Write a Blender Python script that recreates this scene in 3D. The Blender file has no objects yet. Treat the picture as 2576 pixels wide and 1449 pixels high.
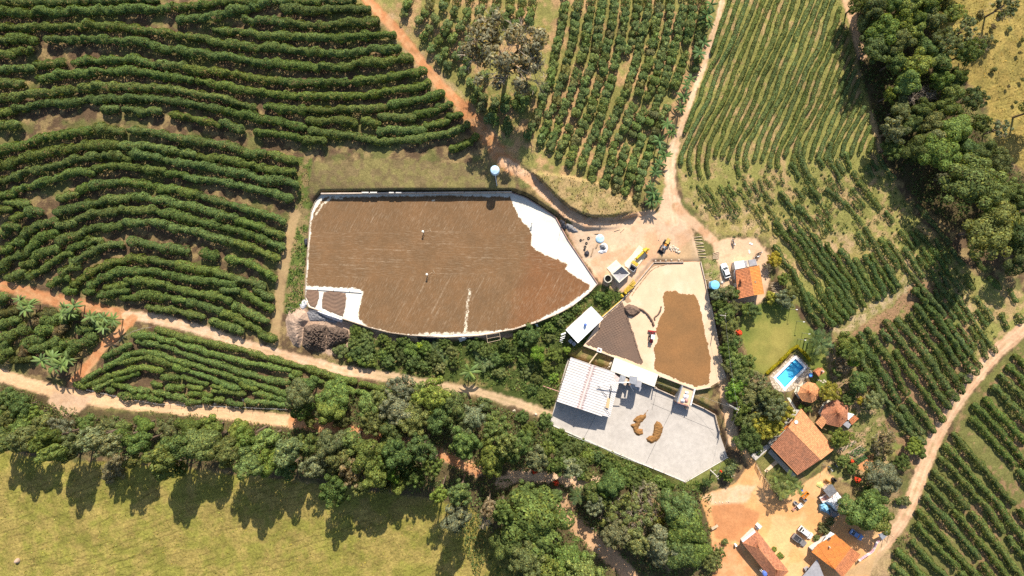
import bpy, bmesh, math, random
import numpy as np
from mathutils import Vector, Matrix

random.seed(7)
RNG = np.random.default_rng(11)
SC = bpy.context.scene
COL = SC.collection

# ------------------------------------------------------------------ camera, sky, sun, exposure
CAM_H = 155.0            # metres above the drying yard
PPM = 9.0                # survey units (2576 x 1449 over the photo) per metre at yard level
FW, FH = 2576.0, 1449.0
cam_d = bpy.data.cameras.new('camera')
cam = bpy.data.objects.new('camera', cam_d); COL.objects.link(cam)
cam.location = (0, 0, CAM_H); cam.rotation_euler = (0, 0, 0)
cam_d.sensor_fit = 'HORIZONTAL'; cam_d.sensor_width = 36.0
cam_d.lens = 36.0 * CAM_H / (FW / PPM)
cam_d.clip_start = 1.0; cam_d.clip_end = 6000.0
SC.camera = cam

SUN_EL = math.radians(40.0)
SUN_DIR = Vector((0.17, 0.985, 0)).normalized()      # horizontal direction towards the sun (image up, a little right)
w = bpy.data.worlds.new('World'); SC.world = w; w.use_nodes = True
nt = w.node_tree; nt.nodes.clear()
wo = nt.nodes.new('ShaderNodeOutputWorld'); bg = nt.nodes.new('ShaderNodeBackground'); sky = nt.nodes.new('ShaderNodeTexSky')
sky.sky_type = 'NISHITA'; sky.sun_disc = False; sky.sun_elevation = SUN_EL
sky.sun_rotation = math.atan2(SUN_DIR.x, SUN_DIR.y)
sky.air_density = 1.0; sky.dust_density = 1.2; sky.ozone_density = 1.0
bg.inputs['Strength'].default_value = 0.092
nt.links.new(sky.outputs[0], bg.inputs[0]); nt.links.new(bg.outputs[0], wo.inputs[0])

sl = bpy.data.lights.new('sun', 'SUN'); sun = bpy.data.objects.new('sun', sl); COL.objects.link(sun)
sl.energy = 4.6; sl.angle = math.radians(0.5); sl.color = (1.0, 0.93, 0.82)
to_sun = Vector((SUN_DIR.x * math.cos(SUN_EL), SUN_DIR.y * math.cos(SUN_EL), math.sin(SUN_EL)))
sun.rotation_euler = to_sun.to_track_quat('Z', 'Y').to_euler()
sun.location = to_sun * 300

SC.view_settings.view_transform = 'Standard'; SC.view_settings.look = 'None'
SC.view_settings.exposure = 0.90; SC.view_settings.gamma = 1.0; SC.view_settings.use_curve_mapping = False
SC.render.engine = 'CYCLES'
SC.cycles.max_bounces = 5; SC.cycles.diffuse_bounces = 3; SC.cycles.transparent_max_bounces = 4
SC.cycles.use_denoising = False

# ------------------------------------------------------------------ survey helpers
def vnoise(x, y, seed=0):
    x = np.asarray(x, float); y = np.asarray(y, float)
    xi = np.floor(x).astype(np.int64); yi = np.floor(y).astype(np.int64)
    xf = x - xi; yf = y - yi
    u = xf * xf * (3 - 2 * xf); v = yf * yf * (3 - 2 * yf)
    def h(a, b):
        n = (a * 374761393 + b * 668265263 + seed * 1442695041) & 0x7fffffff
        n = ((n ^ (n >> 13)) * 1274126177) & 0x7fffffff
        return ((n ^ (n >> 16)) & 0xffff) / 65535.0
    return (h(xi, yi) * (1 - u) + h(xi + 1, yi) * u) * (1 - v) + (h(xi, yi + 1) * (1 - u) + h(xi + 1, yi + 1) * u) * v
def fbm(x, y, octv=4, seed=0):
    s = 0; a = 0.5; t = 0
    for o in range(octv):
        s = s + a * vnoise(x * 2 ** o, y * 2 ** o, seed + o * 17); t += a; a *= 0.55
    return s / t
def sdf_poly(px, py, poly):
    """signed distance, negative inside"""
    d = np.full(px.shape, 1e18); inside = np.zeros(px.shape, bool); n = len(poly)
    for i in range(n):
        ax, ay = poly[i]; bx, by = poly[(i + 1) % n]
        ex, ey = bx - ax, by - ay; wx, wy = px - ax, py - ay
        L = ex * ex + ey * ey + 1e-12
        t = np.clip((wx * ex + wy * ey) / L, 0, 1)
        d = np.minimum(d, (wx - ex * t) ** 2 + (wy - ey * t) ** 2)
        c = ((ay <= py) & (by > py)) | ((by <= py) & (ay > py))
        with np.errstate(divide='ignore', invalid='ignore'):
            xs = ax + (py - ay) * ex / (ey if ey != 0 else 1e-12)
        inside ^= c & (px < xs)
    d = np.sqrt(d)
    return np.where(inside, -d, d)
def dist_line(px, py, line):
    d = np.full(px.shape, 1e18)
    for (ax, ay), (bx, by) in zip(line[:-1], line[1:]):
        ex, ey = bx - ax, by - ay; wx, wy = px - ax, py - ay
        t = np.clip((wx * ex + wy * ey) / (ex * ex + ey * ey + 1e-12), 0, 1)
        d = np.minimum(d, (wx - ex * t) ** 2 + (wy - ey * t) ** 2)
    return np.sqrt(d)
def smooth(x): x = np.clip(x, 0, 1); return x * x * (3 - 2 * x)
def T(c, r, pts):                      # survey sheet (c, r) of the 4 x 4 set
    return [(644 * c + x / 4.0, 362.25 * r + y / 4.0) for x, y in pts]
SHEETS = dict(Q1=(1395.3, 536.7), Q2=(1502.7, 644), Q3=(1771, 603.75), Q4=(1381.9, 751.3), Q5=(1368.5, 872.1), Q6=(1583.2, 925.75),
              Q7=(1918.6, 851.95), Q8=(1891.7, 992.8), S1=(1945.4, 1153.8), S2=(1945.4, 1267.9), S3=(1744.2, 1267.9), S4=(1717.3, 1086.7))
def Q(s, x, y): return (SHEETS[s][0] + x / 8.0, SHEETS[s][1] + y / 8.0)
def QL(s, pts): return [Q(s, *p) for p in pts]
def S5(pts): return [(697.7 + x / 4.522, 711.1 + y / 4.522) for x, y in pts]

# ------------------------------------------------------------------ terrain heights
YARD = [(809, 488.6), (794, 507), (784, 532), (780, 562), (775, 625), (769, 724.5), (769, 749.5), (776.5, 772), (864, 802), (934, 824.5),
        (979, 836), (1031, 843), (1119, 848), (1206.5, 844), (1288, 829), (1350, 810), (1400, 790), (1438, 770), (1483, 735), (1503, 713),
        (1428, 602), (1398, 547), (1363, 522), (1320.5, 496), (1288, 485), (1019, 485)]
YARD2 = [(1644, 660), (1761.5, 658.5), (1771.5, 703), (1783, 737), (1788, 769), (1803, 849), (1815, 912), (1826, 950), (1788, 972), (1750, 980),
         (1655, 944), (1548, 899.5), (1468, 869.5), (1515.5, 797), (1576.5, 741.5)]
COURT = [(1383, 1066), (1408, 975), (1428, 902), (1545, 938), (1645.7, 975), (1692, 994), (1740, 1012), (1798, 1042), (1803, 1062), (1810, 1090),
         (1830, 1149), (1724, 1211), (1600, 1160), (1503, 1119), (1440, 1092)]
HC = [(0,0,5),(400,0,5),(800,0,5),(0,300,3.5),(400,300,3.5),(800,300,3.3),(1000,370,3.2),(1190,330,3.2),(1250,370,3.2),(820,405,3.0),(1000,405,3.0),(1150,405,3.0),(1270,430,2.8),
      (1100,0,5.5),(1500,0,5),(1300,200,4.2),(1600,200,3.8),(1400,400,3.2),(1600,440,2.8),
      (0,500,2),(400,500,1.5),(700,450,1.8),(700,600,.5),(300,700,0),(0,700,0),(680,800,-1),
      (100,850,-1.5),(300,800,-1),(0,950,-2),(400,900,-2),(700,1000,-2.6),(380,1010,-2.6),(900,930,-2.4),(1200,980,-3),(1380,1040,-3.5),
      (100,1100,-3),(600,1100,-3.2),(1000,1100,-3.4),(0,1440,-3),(600,1400,-4),(1200,1400,-4.5),(1500,1300,-4.5),
      (1690,540,0.5),(1700,450,1.2),(1750,250,3),(1815,0,5),(1640,600,0),(1500,640,0),(1560,570,.4),(1720,640,-.6),
      (2000,100,4),(2150,0,4.5),(1900,400,1.2),(2150,400,2),(2300,600,1),(1900,580,.2),(2050,700,0),(2250,850,0),(2400,900,1),(2576,700,1.5),(2500,300,2),(2500,50,3.5),
      (1870,700,-1),(1850,620,-.3),(1930,820,-1.5),(1990,950,-2),(2000,1150,-3),(2000,1300,-3.5),(2150,1150,-2.5),(2250,1200,-1.5),(2200,1400,-2.5),(2400,1400,0),(2500,1200,1),
      (1450,740,-1.2),(1400,880,-2.5),(1400,980,-3.5),(1480,900,-2),(1850,900,-1.6),(1850,1050,-2.6),(1600,1250,-4.8),(1450,1150,-4.3),
      (760,560,.3),(740,780,-.5),(900,890,-2.0),(1100,900,-2.2),(1300,890,-2.2),(1420,800,-1)]
TRACK = [(1262, 405), (1290, 420), (1303, 430), (1338, 452), (1388, 503), (1428, 538), (1475, 560), (1538, 560), (1588, 548), (1640, 540)]
def height_raw(fx, fy):
    fx = np.asarray(fx, float); fy = np.asarray(fy, float)
    cx = np.clip(fx, -60, 2640); cy = np.clip(fy, -60, 1510)
    num = 0; den = 0
    for x, y, h in HC:
        wt = 1.0 / ((cx - x) ** 2 + (cy - y) ** 2 + 45.0 ** 2) ** 1.6
        num = num + wt * h; den = den + wt
    h = num / den
    h = h + 0.5 * (fbm(fx / 70, fy / 70, 3, 5) - 0.5)
    # cut track under the grass triangle: steep bank on the uphill side
    d = dist_line(fx, fy, TRACK[1:-1])
    wt = 1 - smooth((d - 13) / 3.5)
    t = np.clip((fx - 1290) / (1600 - 1290), 0, 1)
    trk = 2.4 * (1 - t) + 0.4 * t
    fade = smooth((fx - 1290) / 45) * (1 - smooth((fx - 1520) / 90))
    tri = sdf_poly(fx, fy, [(1312, 432), (1400, 440), (1500, 458), (1590, 500), (1605, 540), (1560, 552), (1500, 549), (1440, 528), (1395, 490), (1345, 446)])
    h = np.maximum(h, np.where(tri < 0, trk + 2.3, -99))
    h = h * (1 - wt * fade) + trk * wt * fade
    for poly, z, bl in ((YARD, 0.0, 9.0), (YARD2, -0.9, 8.0), (COURT, -3.7, 12.0)):
        s = sdf_poly(fx, fy, poly)
        wt = 1 - smooth((s - 2.0) / bl)
        h = h * (1 - wt) + z * wt
    return h
_gs = 3.0
_gx = np.arange(-330, 2907, _gs); _gy = np.arange(-330, 1780, _gs)
_GX, _GY = np.meshgrid(_gx, _gy)
_HG = height_raw(_GX, _GY)
def hgt(fx, fy):
    fx = np.asarray(fx, float); fy = np.asarray(fy, float)
    u = np.clip((fx - _gx[0]) / _gs, 0, len(_gx) - 1.001); v = np.clip((fy - _gy[0]) / _gs, 0, len(_gy) - 1.001)
    i = u.astype(int); j = v.astype(int); a = u - i; b = v - j
    return (_HG[j, i] * (1 - a) + _HG[j, i + 1] * a) * (1 - b) + (_HG[j + 1, i] * (1 - a) + _HG[j + 1, i + 1] * a) * b
def Wz(fx, fy, z):                    # survey point lying at absolute height z
    k = (CAM_H - z) / CAM_H / PPM
    return ((fx - FW / 2) * k, (FH / 2 - fy) * k, z)
def P(fx, fy, dz=0.0):
    z = float(hgt(fx, fy)) + dz
    return Vector(Wz(fx, fy, z))
def to_f(x, y, z):
    k = CAM_H / (CAM_H - z) * PPM
    return x * k + FW / 2, FH / 2 - y * k
def gz(x, y):                         # ground height under a world point
    z = 0.0
    for _ in range(4):
        fx, fy = to_f(x, y, z); z = hgt(fx, fy)
    return z
def ang(dx, dy): return math.atan2(-dy, dx)     # heading of a survey direction

# ------------------------------------------------------------------ mesh + object helpers
def np_mesh(name, V, F, mats=(), midx=None, smooth_=False, col=None, attrs=None):
    """V (n,3), F (m,k) array of faces with k verts each"""
    me = bpy.data.meshes.new(name)
    V = np.ascontiguousarray(V, np.float32); F = np.ascontiguousarray(F, np.int32)
    m, k = F.shape
    me.vertices.add(len(V)); me.vertices.foreach_set('co', V.ravel())
    me.loops.add(m * k); me.loops.foreach_set('vertex_index', F.ravel())
    me.polygons.add(m); me.polygons.foreach_set('loop_start', np.arange(0, m * k, k, dtype=np.int32))
    for x in mats: me.materials.append(x)
    if midx is not None: me.polygons.foreach_set('material_index', np.ascontiguousarray(midx, np.int32))
    me.polygons.foreach_set('use_smooth', np.full(m, bool(smooth_)))
    if col is not None:
        a = me.color_attributes.new('tone', 'FLOAT_COLOR', 'POINT')
        c = np.ones((len(V), 4), np.float32); c[:, :3] = col; a.data.foreach_set('color', c.ravel())
    for nm, arr in (attrs or {}).items():
        a = me.attributes.new(nm, 'FLOAT', 'POINT'); a.data.foreach_set('value', np.ascontiguousarray(arr, np.float32))
    me.update(calc_edges=True); me.validate(clean_customdata=False)
    return me
def link(name, data, parent=None, loc=None, rot=None, scale=None):
    o = bpy.data.objects.new(name, data); COL.objects.link(o)
    if parent is not None: o.parent = parent
    if loc is not None: o.location = loc
    if rot is not None: o.rotation_euler = rot
    if scale is not None: o.scale = scale
    return o
def tag(o, label=None, cat=None, group=None, kind=None):
    if label: o['label'] = label
    if cat: o['category'] = cat
    if group: o['group'] = group
    if kind: o['kind'] = kind
    return o
def thing(name, label, cat, loc=(0, 0, 0), rz=0.0, group=None):
    o = bpy.data.objects.new(name, None); COL.objects.link(o); o.empty_display_size = 0.3
    o.location = loc; o.rotation_euler = (0, 0, rz)
    return tag(o, label, cat, group)
ORD = ['first', 'second', 'third', 'fourth', 'fifth', 'sixth', 'seventh', 'eighth', 'ninth', 'tenth', 'eleventh', 'twelfth', 'thirteenth', 'fourteenth', 'fifteenth',
       'sixteenth', 'seventeenth', 'eighteenth', 'nineteenth', 'twentieth']
def ordn(i):
    if i < 20: return ORD[i]
    n = i + 1
    if n >= 100: return 'hundred and ' + ordn(i - 100)
    tens = ('twent', 'thirt', 'fort', 'fift', 'sixt', 'sevent', 'eight', 'ninet')[n // 10 - 2]
    return tens + 'ieth' if n % 10 == 0 else tens + 'y-' + ORD[n % 10 - 1]

class MB:
    """collects simple solids into one mesh"""
    def __init__(s): s.v = []; s.f = []; s.mi = []; s.m = 0
    def add(s, V, F):
        b = len(s.v); s.v += [tuple(p) for p in V]; s.f += [tuple(b + i for i in f) for f in F]; s.mi += [s.m] * len(F); return s
    def box(s, c, d, rz=0.0, taper=1.0, rx=0.0, ry=0.0):
        x, y, z = d[0] / 2, d[1] / 2, d[2] / 2
        V = [(-x, -y, -z), (x, -y, -z), (x, y, -z), (-x, y, -z)] + [(a * taper, b * taper, z) for a, b in ((-x, -y), (x, -y), (x, y), (-x, y))]
        M = Matrix.Translation(c) @ Matrix.Rotation(rz, 4, 'Z') @ Matrix.Rotation(ry, 4, 'Y') @ Matrix.Rotation(rx, 4, 'X')
        return s.add([M @ Vector(p) for p in V], [(3, 2, 1, 0), (4, 5, 6, 7), (0, 1, 5, 4), (1, 2, 6, 5), (2, 3, 7, 6), (3, 0, 4, 7)])
    def tube(s, p0, p1, r0, r1=None, n=8, cap=True):
        p0, p1 = Vector(p0), Vector(p1); r1 = r0 if r1 is None else r1
        q = (p1 - p0).to_track_quat('Z', 'Y')
        V = []
        for p, r in ((p0, r0), (p1, r1)):
            V += [p + q @ Vector((r * math.cos(2 * math.pi * i / n), r * math.sin(2 * math.pi * i / n), 0)) for i in range(n)]
        F = [(i, (i + 1) % n, n + (i + 1) % n, n + i) for i in range(n)]
        if cap: F += [tuple(range(n - 1, -1, -1)), tuple(range(n, 2 * n))]
        return s.add(V, F)
    def path(s, pts, r, n=6):
        for a, b in zip(pts[:-1], pts[1:]): s.tube(a, b, r, r, n)
        return s
    def prism(s, poly, z0, z1, top=None):
        n = len(poly); top = top or poly
        zt = (lambda i: z1[i]) if isinstance(z1, (list, tuple)) else (lambda i: z1)
        V = [(p[0], p[1], z0) for p in poly] + [(p[0], p[1], zt(i)) for i, p in enumerate(top)]
        a = sum(poly[i][0] * poly[(i + 1) % n][1] - poly[(i + 1) % n][0] * poly[i][1] for i in range(n))
        idx = list(range(n)) if a > 0 else list(range(n - 1, -1, -1))
        F = [tuple(idx[::-1]), tuple(n + i for i in idx)]
        for k in range(n):
            i, j = idx[k], idx[(k + 1) % n]; F.append((i, j, n + j, n + i))
        return s.add(V, F)
    def lathe(s, prof, n=16, c=(0, 0, 0)):
        V = []; F = []
        for r, z in prof: V += [(c[0] + r * math.cos(2 * math.pi * i / n), c[1] + r * math.sin(2 * math.pi * i / n), c[2] + z) for i in range(n)]
        for k in range(len(prof) - 1):
            F += [(k * n + i, k * n + (i + 1) % n, (k + 1) * n + (i + 1) % n, (k + 1) * n + i) for i in range(n)]
        F.append(tuple(range(n - 1, -1, -1))); F.append(tuple((len(prof) - 1) * n + i for i in range(n)))
        return s.add(V, F)
    def ring(s, c, R, r, n=18, m=6, axis='Z'):
        V = []; F = []
        for i in range(n):
            a = 2 * math.pi * i / n
            for j in range(m):
                b = 2 * math.pi * j / m
                p = ((R + r * math.cos(b)) * math.cos(a), (R + r * math.cos(b)) * math.sin(a), r * math.sin(b))
                if axis == 'Y': p = (p[0], p[2], p[1])
                V.append((c[0] + p[0], c[1] + p[1], c[2] + p[2]))
        for i in range(n):
            for j in range(m):
                F.append((i * m + j, ((i + 1) % n) * m + j, ((i + 1) % n) * m + (j + 1) % m, i * m + (j + 1) % m))
        return s.add(V, F)
    def mesh(s, name, *mats, smooth_=False):
        me = bpy.data.meshes.new(name); me.from_pydata(s.v, [], s.f)
        for m in mats: me.materials.append(m)
        if len(mats) > 1: me.polygons.foreach_set('material_index', s.mi)
        me.update()
        bm = bmesh.new(); bm.from_mesh(me); bmesh.ops.recalc_face_normals(bm, faces=bm.faces); bm.to_mesh(me); bm.free()
        if smooth_: me.polygons.foreach_set('use_smooth', np.full(len(me.polygons), True))
        return me
    def build(s, name, mat, parent=None, smooth_=False, loc=None, rot=None):
        mats = mat if isinstance(mat, (list, tuple)) else (mat,)
        return link(name, s.mesh(name, *mats, smooth_=smooth_), parent, loc, rot)

# ------------------------------------------------------------------ materials
def new_mat(name):
    m = bpy.data.materials.new(name); m.use_nodes = True
    nt = m.node_tree; nt.nodes.clear()
    out = nt.nodes.new('ShaderNodeOutputMaterial'); b = nt.nodes.new('ShaderNodeBsdfPrincipled')
    nt.links.new(b.outputs[0], out.inputs[0])
    return m, nt, b, out
def N(nt, t, **kw):
    n = nt.nodes.new(t)
    for k, v in kw.items():
        if k in ('operation', 'blend_type', 'data_type', 'attribute_name', 'wave_type', 'bands_direction', 'noise_dimensions', 'feature', 'wave_profile', 'distance'):
            setattr(n, k, v)
        else: n.inputs[k].default_value = v
    return n
def mixc(nt, fac, a, b, blend='MIX'):
    n = nt.nodes.new('ShaderNodeMix'); n.data_type = 'RGBA'; n.blend_type = blend
    for sock, v in ((n.inputs[0], fac), (n.inputs[6], a), (n.inputs[7], b)):
        if hasattr(v, 'links') or hasattr(v, 'is_linked'): nt.links.new(v, sock)
        elif isinstance(v, (int, float)): sock.default_value = v
        else: sock.default_value = (*v, 1.0)
    return n.outputs[2]
def ramp(nt, fac, stops):
    r = nt.nodes.new('ShaderNodeValToRGB'); e = r.color_ramp.elements
    while len(e) < len(stops): e.new(0.5)
    for el, (p, c) in zip(e, stops):
        el.position = p; el.color = (c, c, c, 1) if isinstance(c, (int, float)) else (*c, 1)
    nt.links.new(fac, r.inputs[0]); return r.outputs[0]
def mat(name, c, rough=0.8, var=0.12, scale=1.5, metal=0.0, spec=0.3, dirt=None, dirt_scale=0.4, bump=0.0, bscale=6.0):
    m, nt, b, out = new_mat(name)
    tc = nt.nodes.new('ShaderNodeTexCoord')
    n1 = N(nt, 'ShaderNodeTexNoise', Scale=scale, Detail=5.0, Roughness=0.65); nt.links.new(tc.outputs['Object'], n1.inputs['Vector'])
    f = ramp(nt, n1.outputs[0], [(0.3, 0.0), (0.7, 1.0)])
    lo = tuple(x * (1 - var * 1.4) for x in c); hi = tuple(min(1, x * (1 + var)) for x in c)
    cc = mixc(nt, f, lo, hi)
    if dirt:
        n2 = N(nt, 'ShaderNodeTexNoise', Scale=dirt_scale, Detail=6.0, Roughness=0.7); nt.links.new(tc.outputs['Object'], n2.inputs['Vector'])
        cc = mixc(nt, ramp(nt, n2.outputs[0], [(0.48, 0.0), (0.72, 0.75)]), cc, dirt)
    nt.links.new(cc, b.inputs['Base Color'])
    b.inputs['Roughness'].default_value = rough; b.inputs['Metallic'].default_value = metal; b.inputs['Specular IOR Level'].default_value = spec
    if bump:
        n3 = N(nt, 'ShaderNodeTexNoise', Scale=bscale, Detail=4.0); nt.links.new(tc.outputs['Object'], n3.inputs['Vector'])
        bp = N(nt, 'ShaderNodeBump', Strength=1.0, Distance=bump); nt.links.new(n3.outputs[0], bp.inputs['Height']); nt.links.new(bp.outputs[0], b.inputs['Normal'])
    return m
def leaf_material(name, spread=0.9, trans=0.40, tint=None, rough=0.7, spec=0.08):
    """leaf colour comes from the plant (object colour), every leaf a little different"""
    m, nt, b, out = new_mat(name)
    oi = nt.nodes.new('ShaderNodeObjectInfo'); ge = nt.nodes.new('ShaderNodeNewGeometry')
    v = ramp(nt, ge.outputs['Random Per Island'], [(0.0, 1 - spread * 0.55), (0.75, 1 + spread * 0.25), (1.0, 1 + spread * 1.0)])
    c = mixc(nt, 1.0, oi.outputs['Color'], v, 'MULTIPLY'); c = mixc(nt, 1.0, c, (.93, 1.10, 1.06), 'MULTIPLY')
    wn = nt.nodes.new('ShaderNodeTexWhiteNoise'); wn.noise_dimensions = '1D'; nt.links.new(ge.outputs['Random Per Island'], wn.inputs['W'])
    yel = mixc(nt, 1.0, c, (1.55, 1.15, 0.7), 'MULTIPLY')
    c = mixc(nt, ramp(nt, wn.outputs[0], [(0.6, 0.0), (1.0, 0.8)]), c, yel)
    nt.links.new(c, b.inputs['Base Color']); b.inputs['Roughness'].default_value = rough; b.inputs['Specular IOR Level'].default_value = spec
    tr = nt.nodes.new('ShaderNodeBsdfTranslucent'); c2 = mixc(nt, 1.0, c, (1.5, 1.3, 0.5), 'MULTIPLY'); nt.links.new(c2, tr.inputs[0])
    ms = nt.nodes.new('ShaderNodeMixShader'); ms.inputs[0].default_value = trans
    nt.links.new(b.outputs[0], ms.inputs[1]); nt.links.new(tr.outputs[0], ms.inputs[2]); nt.links.new(ms.outputs[0], out.inputs[0])
    return m
LEAF = leaf_material('leaf')
LEAF_BIG = leaf_material('broad_leaf', 0.7, 0.3, rough=0.6, spec=0.15)
BARK = mat('bark', (0.16, 0.11, 0.075), 0.9, 0.3, 4.0, bump=0.02)
TWIG = mat('dry_twig', (0.36, 0.29, 0.215), 0.9, 0.3, 3.0)
def ground_material(name, grain=0.35, fine=2.2, relief=0.05, contrast=0.55, lines=None):
    m, nt, b, out = new_mat(name)
    tc = nt.nodes.new('ShaderNodeTexCoord')
    at = N(nt, 'ShaderNodeAttribute', attribute_name='tone')
    n1 = N(nt, 'ShaderNodeTexNoise', Scale=grain, Detail=9.0, Roughness=0.72); nt.links.new(tc.outputs['Object'], n1.inputs['Vector'])
    n2 = N(nt, 'ShaderNodeTexNoise', Scale=fine, Detail=5.0, Roughness=0.7); nt.links.new(tc.outputs['Object'], n2.inputs['Vector'])
    f1 = ramp(nt, n1.outputs[0], [(0.25, 1 - contrast * 0.8), (0.75, 1 + contrast * 0.55)])
    f2 = ramp(nt, n2.outputs[0], [(0.25, 1 - contrast), (0.75, 1 + contrast * 0.7)])
    c = mixc(nt, 1.0, at.outputs['Color'], f1, 'MULTIPLY'); c = mixc(nt, 1.0, c, f2, 'MULTIPLY')
    h = n2.outputs[0]
    if lines:
        mp = nt.nodes.new('ShaderNodeMapping'); mp.inputs['Rotation'].default_value = (0, 0, lines[0]); nt.links.new(tc.outputs['Object'], mp.inputs[0])
        wv = N(nt, 'ShaderNodeTexWave', Scale=lines[1], Distortion=lines[2], Detail=4.0); wv.bands_direction = 'Y'
        wv.inputs['Detail Scale'].default_value = lines[4] if len(lines) > 4 else 0.6; wv.inputs['Detail Roughness'].default_value = 0.65
        nt.links.new(mp.outputs[0], wv.inputs['Vector'])
        k = ramp(nt, wv.outputs[1], [(0.0, lines[3]), (0.1, 1.0), (1.0, 1.0)])
        br = N(nt, 'ShaderNodeTexNoise', Scale=0.12, Detail=4.0); nt.links.new(tc.outputs['Object'], br.inputs['Vector'])
        k = mixc(nt, ramp(nt, br.outputs[0], [(0.42, 0.0), (0.56, 1.0)]), (1, 1, 1), k)
        c = mixc(nt, 1.0, c, k, 'MULTIPLY')
    nt.links.new(c, b.inputs['Base Color']); b.inputs['Roughness'].default_value = 0.95; b.inputs['Specular IOR Level'].default_value = 0.1
    bp = N(nt, 'ShaderNodeBump', Strength=1.0, Distance=relief); nt.links.new(h, bp.inputs['Height']); nt.links.new(bp.outputs[0], b.inputs['Normal'])
    return m

# ------------------------------------------------------------------ ground
GS = 3.7
gx = np.concatenate([[-20000, -8000, -3500, -1500, -700, -430], np.arange(-310, 2887, GS), [3010, 3300, 4100, 6100, 11000, 22000]])
gy = np.concatenate([[-20000, -8000, -3500, -1500, -700, -430], np.arange(-310, 1760, GS), [1880, 2150, 2950, 5000, 10000, 21000]])
FX, FY = np.meshgrid(gx, gy)
ZG = hgt(np.clip(FX, -320, 2890), np.clip(FY, -320, 1765))
shape = FX.shape
fx, fy, zg = FX.ravel(), FY.ravel(), ZG.ravel().copy()
for poly in (YARD, YARD2, COURT):                    # beds of the slabs
    zg = np.where(sdf_poly(fx, fy, poly) < 1.0, zg - 0.25, zg)
POOL = QL('Q7', [(660, 400), (832, 580), (445, 982), (272, 786)])
zg = np.where(sdf_poly(fx, fy, POOL) < 9.0, zg - 2.2, zg)
tone = np.zeros((len(fx), 3)); gid = np.zeros(len(fx), int)
n_a = fbm(fx / 40, fy / 40, 4, 1); n_b = fbm(fx / 14, fy / 14, 4, 2); n_c = fbm(fx / 7, fy / 7, 3, 3); n_e = fbm(fx / 9 + 50, fy / 9, 4, 9)
def mix3(a, b, t): return np.array(a)[None, :] * (1 - t[:, None]) + np.array(b)[None, :] * t[:, None]
def stepn(n, lo, hi): return smooth((n - lo) / (hi - lo))
def lay(mask, colour, ident=None):
    global tone
    m = mask[:, None]
    tone = tone * (1 - m) + colour * m
    if ident is not None: gid[mask > 0.5] = ident
def pmask(poly, feather=5.0, rag=7.0): return 1 - smooth((sdf_poly(fx, fy, poly) + (n_e - 0.5) * 2 * rag) / feather + 0.5)
def lmask(line, width, feather=5.0, rag=6.0): return 1 - smooth((dist_line(fx, fy, line) - width / 2 + (n_e - 0.5) * 2 * rag) / feather + 0.5)
soil_a = mix3((.125, .08, .045), (.27, .19, .085), stepn(n_b, .45, .62)); soil_a = soil_a * (1 - .75 * stepn(n_a, .5, .68))[:, None] + np.array((.13, .14, .04)) * (.75 * stepn(n_a, .5, .68))[:, None]
tone[:] = soil_a
ALL = np.ones(len(fx))
aisle_c = mix3((.42, .26, .125), (.235, .215, .065), stepn(n_a * .6 + n_b * .4, .40, .58))
lay(pmask([(940, -400), (1820, -400), (1815, 0), (1770, 170), (1700, 360), (1680, 520), (1600, 505), (1400, 440), (1290, 410), (1180, 280), (1060, 150), (925, -10)], 8), aisle_c)
aisle_d = mix3((.24, .225, .065), (.38, .26, .12), stepn(n_b * .5 + n_a * .5, .50, .64))
lay(pmask([(1820, -400), (2125, -400), (2150, 120), (2180, 220), (2215, 400), (2300, 540), (2450, 690), (2576, 740), (2960, 900), (2576, 800), (2300, 1180), (2220, 1130), (2140, 920), (2110, 830), (1990, 760), (1930, 600), (1800, 590), (1720, 500), (1700, 400), (1740, 270), (1800, 90)], 8), aisle_d)
dry = mix3((.34, .26, .09), (.44, .30, .16), stepn(n_b, .4, .62))
lay(pmask([(1720, 470), (1800, 520), (1900, 500), (2000, 560), (2150, 600), (2300, 660), (2500, 760), (2400, 880), (2260, 700), (2050, 640), (1920, 600), (1800, 590)], 40, 20) * .75, dry)
aisle_e = mix3((.30, .18, .095), (.17, .18, .05), stepn(n_a * .5 + n_b * .5, .47, .6))
lay(pmask([(2140, 830), (2240, 770), (2300, 700), (2400, 720), (2470, 930), (2320, 1190), (2240, 1130), (2160, 940)], 10), aisle_e)
aisle_f = mix3((.15, .145, .045), (.27, .17, .085), stepn(n_b * .6 + n_a * .4, .52, .64))
lay(pmask([(2640, 780), (2460, 970), (2330, 1200), (2280, 1330), (2250, 1449), (2250, 1800), (3000, 1800), (3000, 700)], 8), aisle_f)
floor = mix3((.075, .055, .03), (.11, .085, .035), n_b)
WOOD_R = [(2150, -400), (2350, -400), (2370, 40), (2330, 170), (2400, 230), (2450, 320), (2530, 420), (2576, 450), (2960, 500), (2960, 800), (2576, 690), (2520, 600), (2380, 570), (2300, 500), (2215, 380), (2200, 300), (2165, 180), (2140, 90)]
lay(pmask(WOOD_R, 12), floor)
past_r = mix3((.34, .245, .07), (.29, .225, .062), stepn(n_b, .35, .65)); past_r = past_r * (1 - .6 * stepn(n_c, .58, .75))[:, None] + np.array((.20, .16, .05)) * (.6 * stepn(n_c, .58, .75))[:, None]
lay(pmask([(2390, -400), (3000, -400), (3000, 520), (2576, 430), (2500, 360), (2480, 250), (2400, 170), (2340, 130), (2350, 60)], 10), past_r, 2)
WOOD_L = [(-330, 950), (0, 960), (110, 1000), (250, 1035), (440, 1045), (720, 1078), (860, 960), (1000, 975), (1200, 1000), (1380, 1060), (1500, 1130), (1720, 1215), (1800, 1230), (1830, 1449), (1830, 1800), (1180, 1800), (1120, 1260), (700, 1200), (340, 1160), (0, 1130), (-330, 1100)]
lay(pmask(WOOD_L, 12), floor * 1.15)
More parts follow.
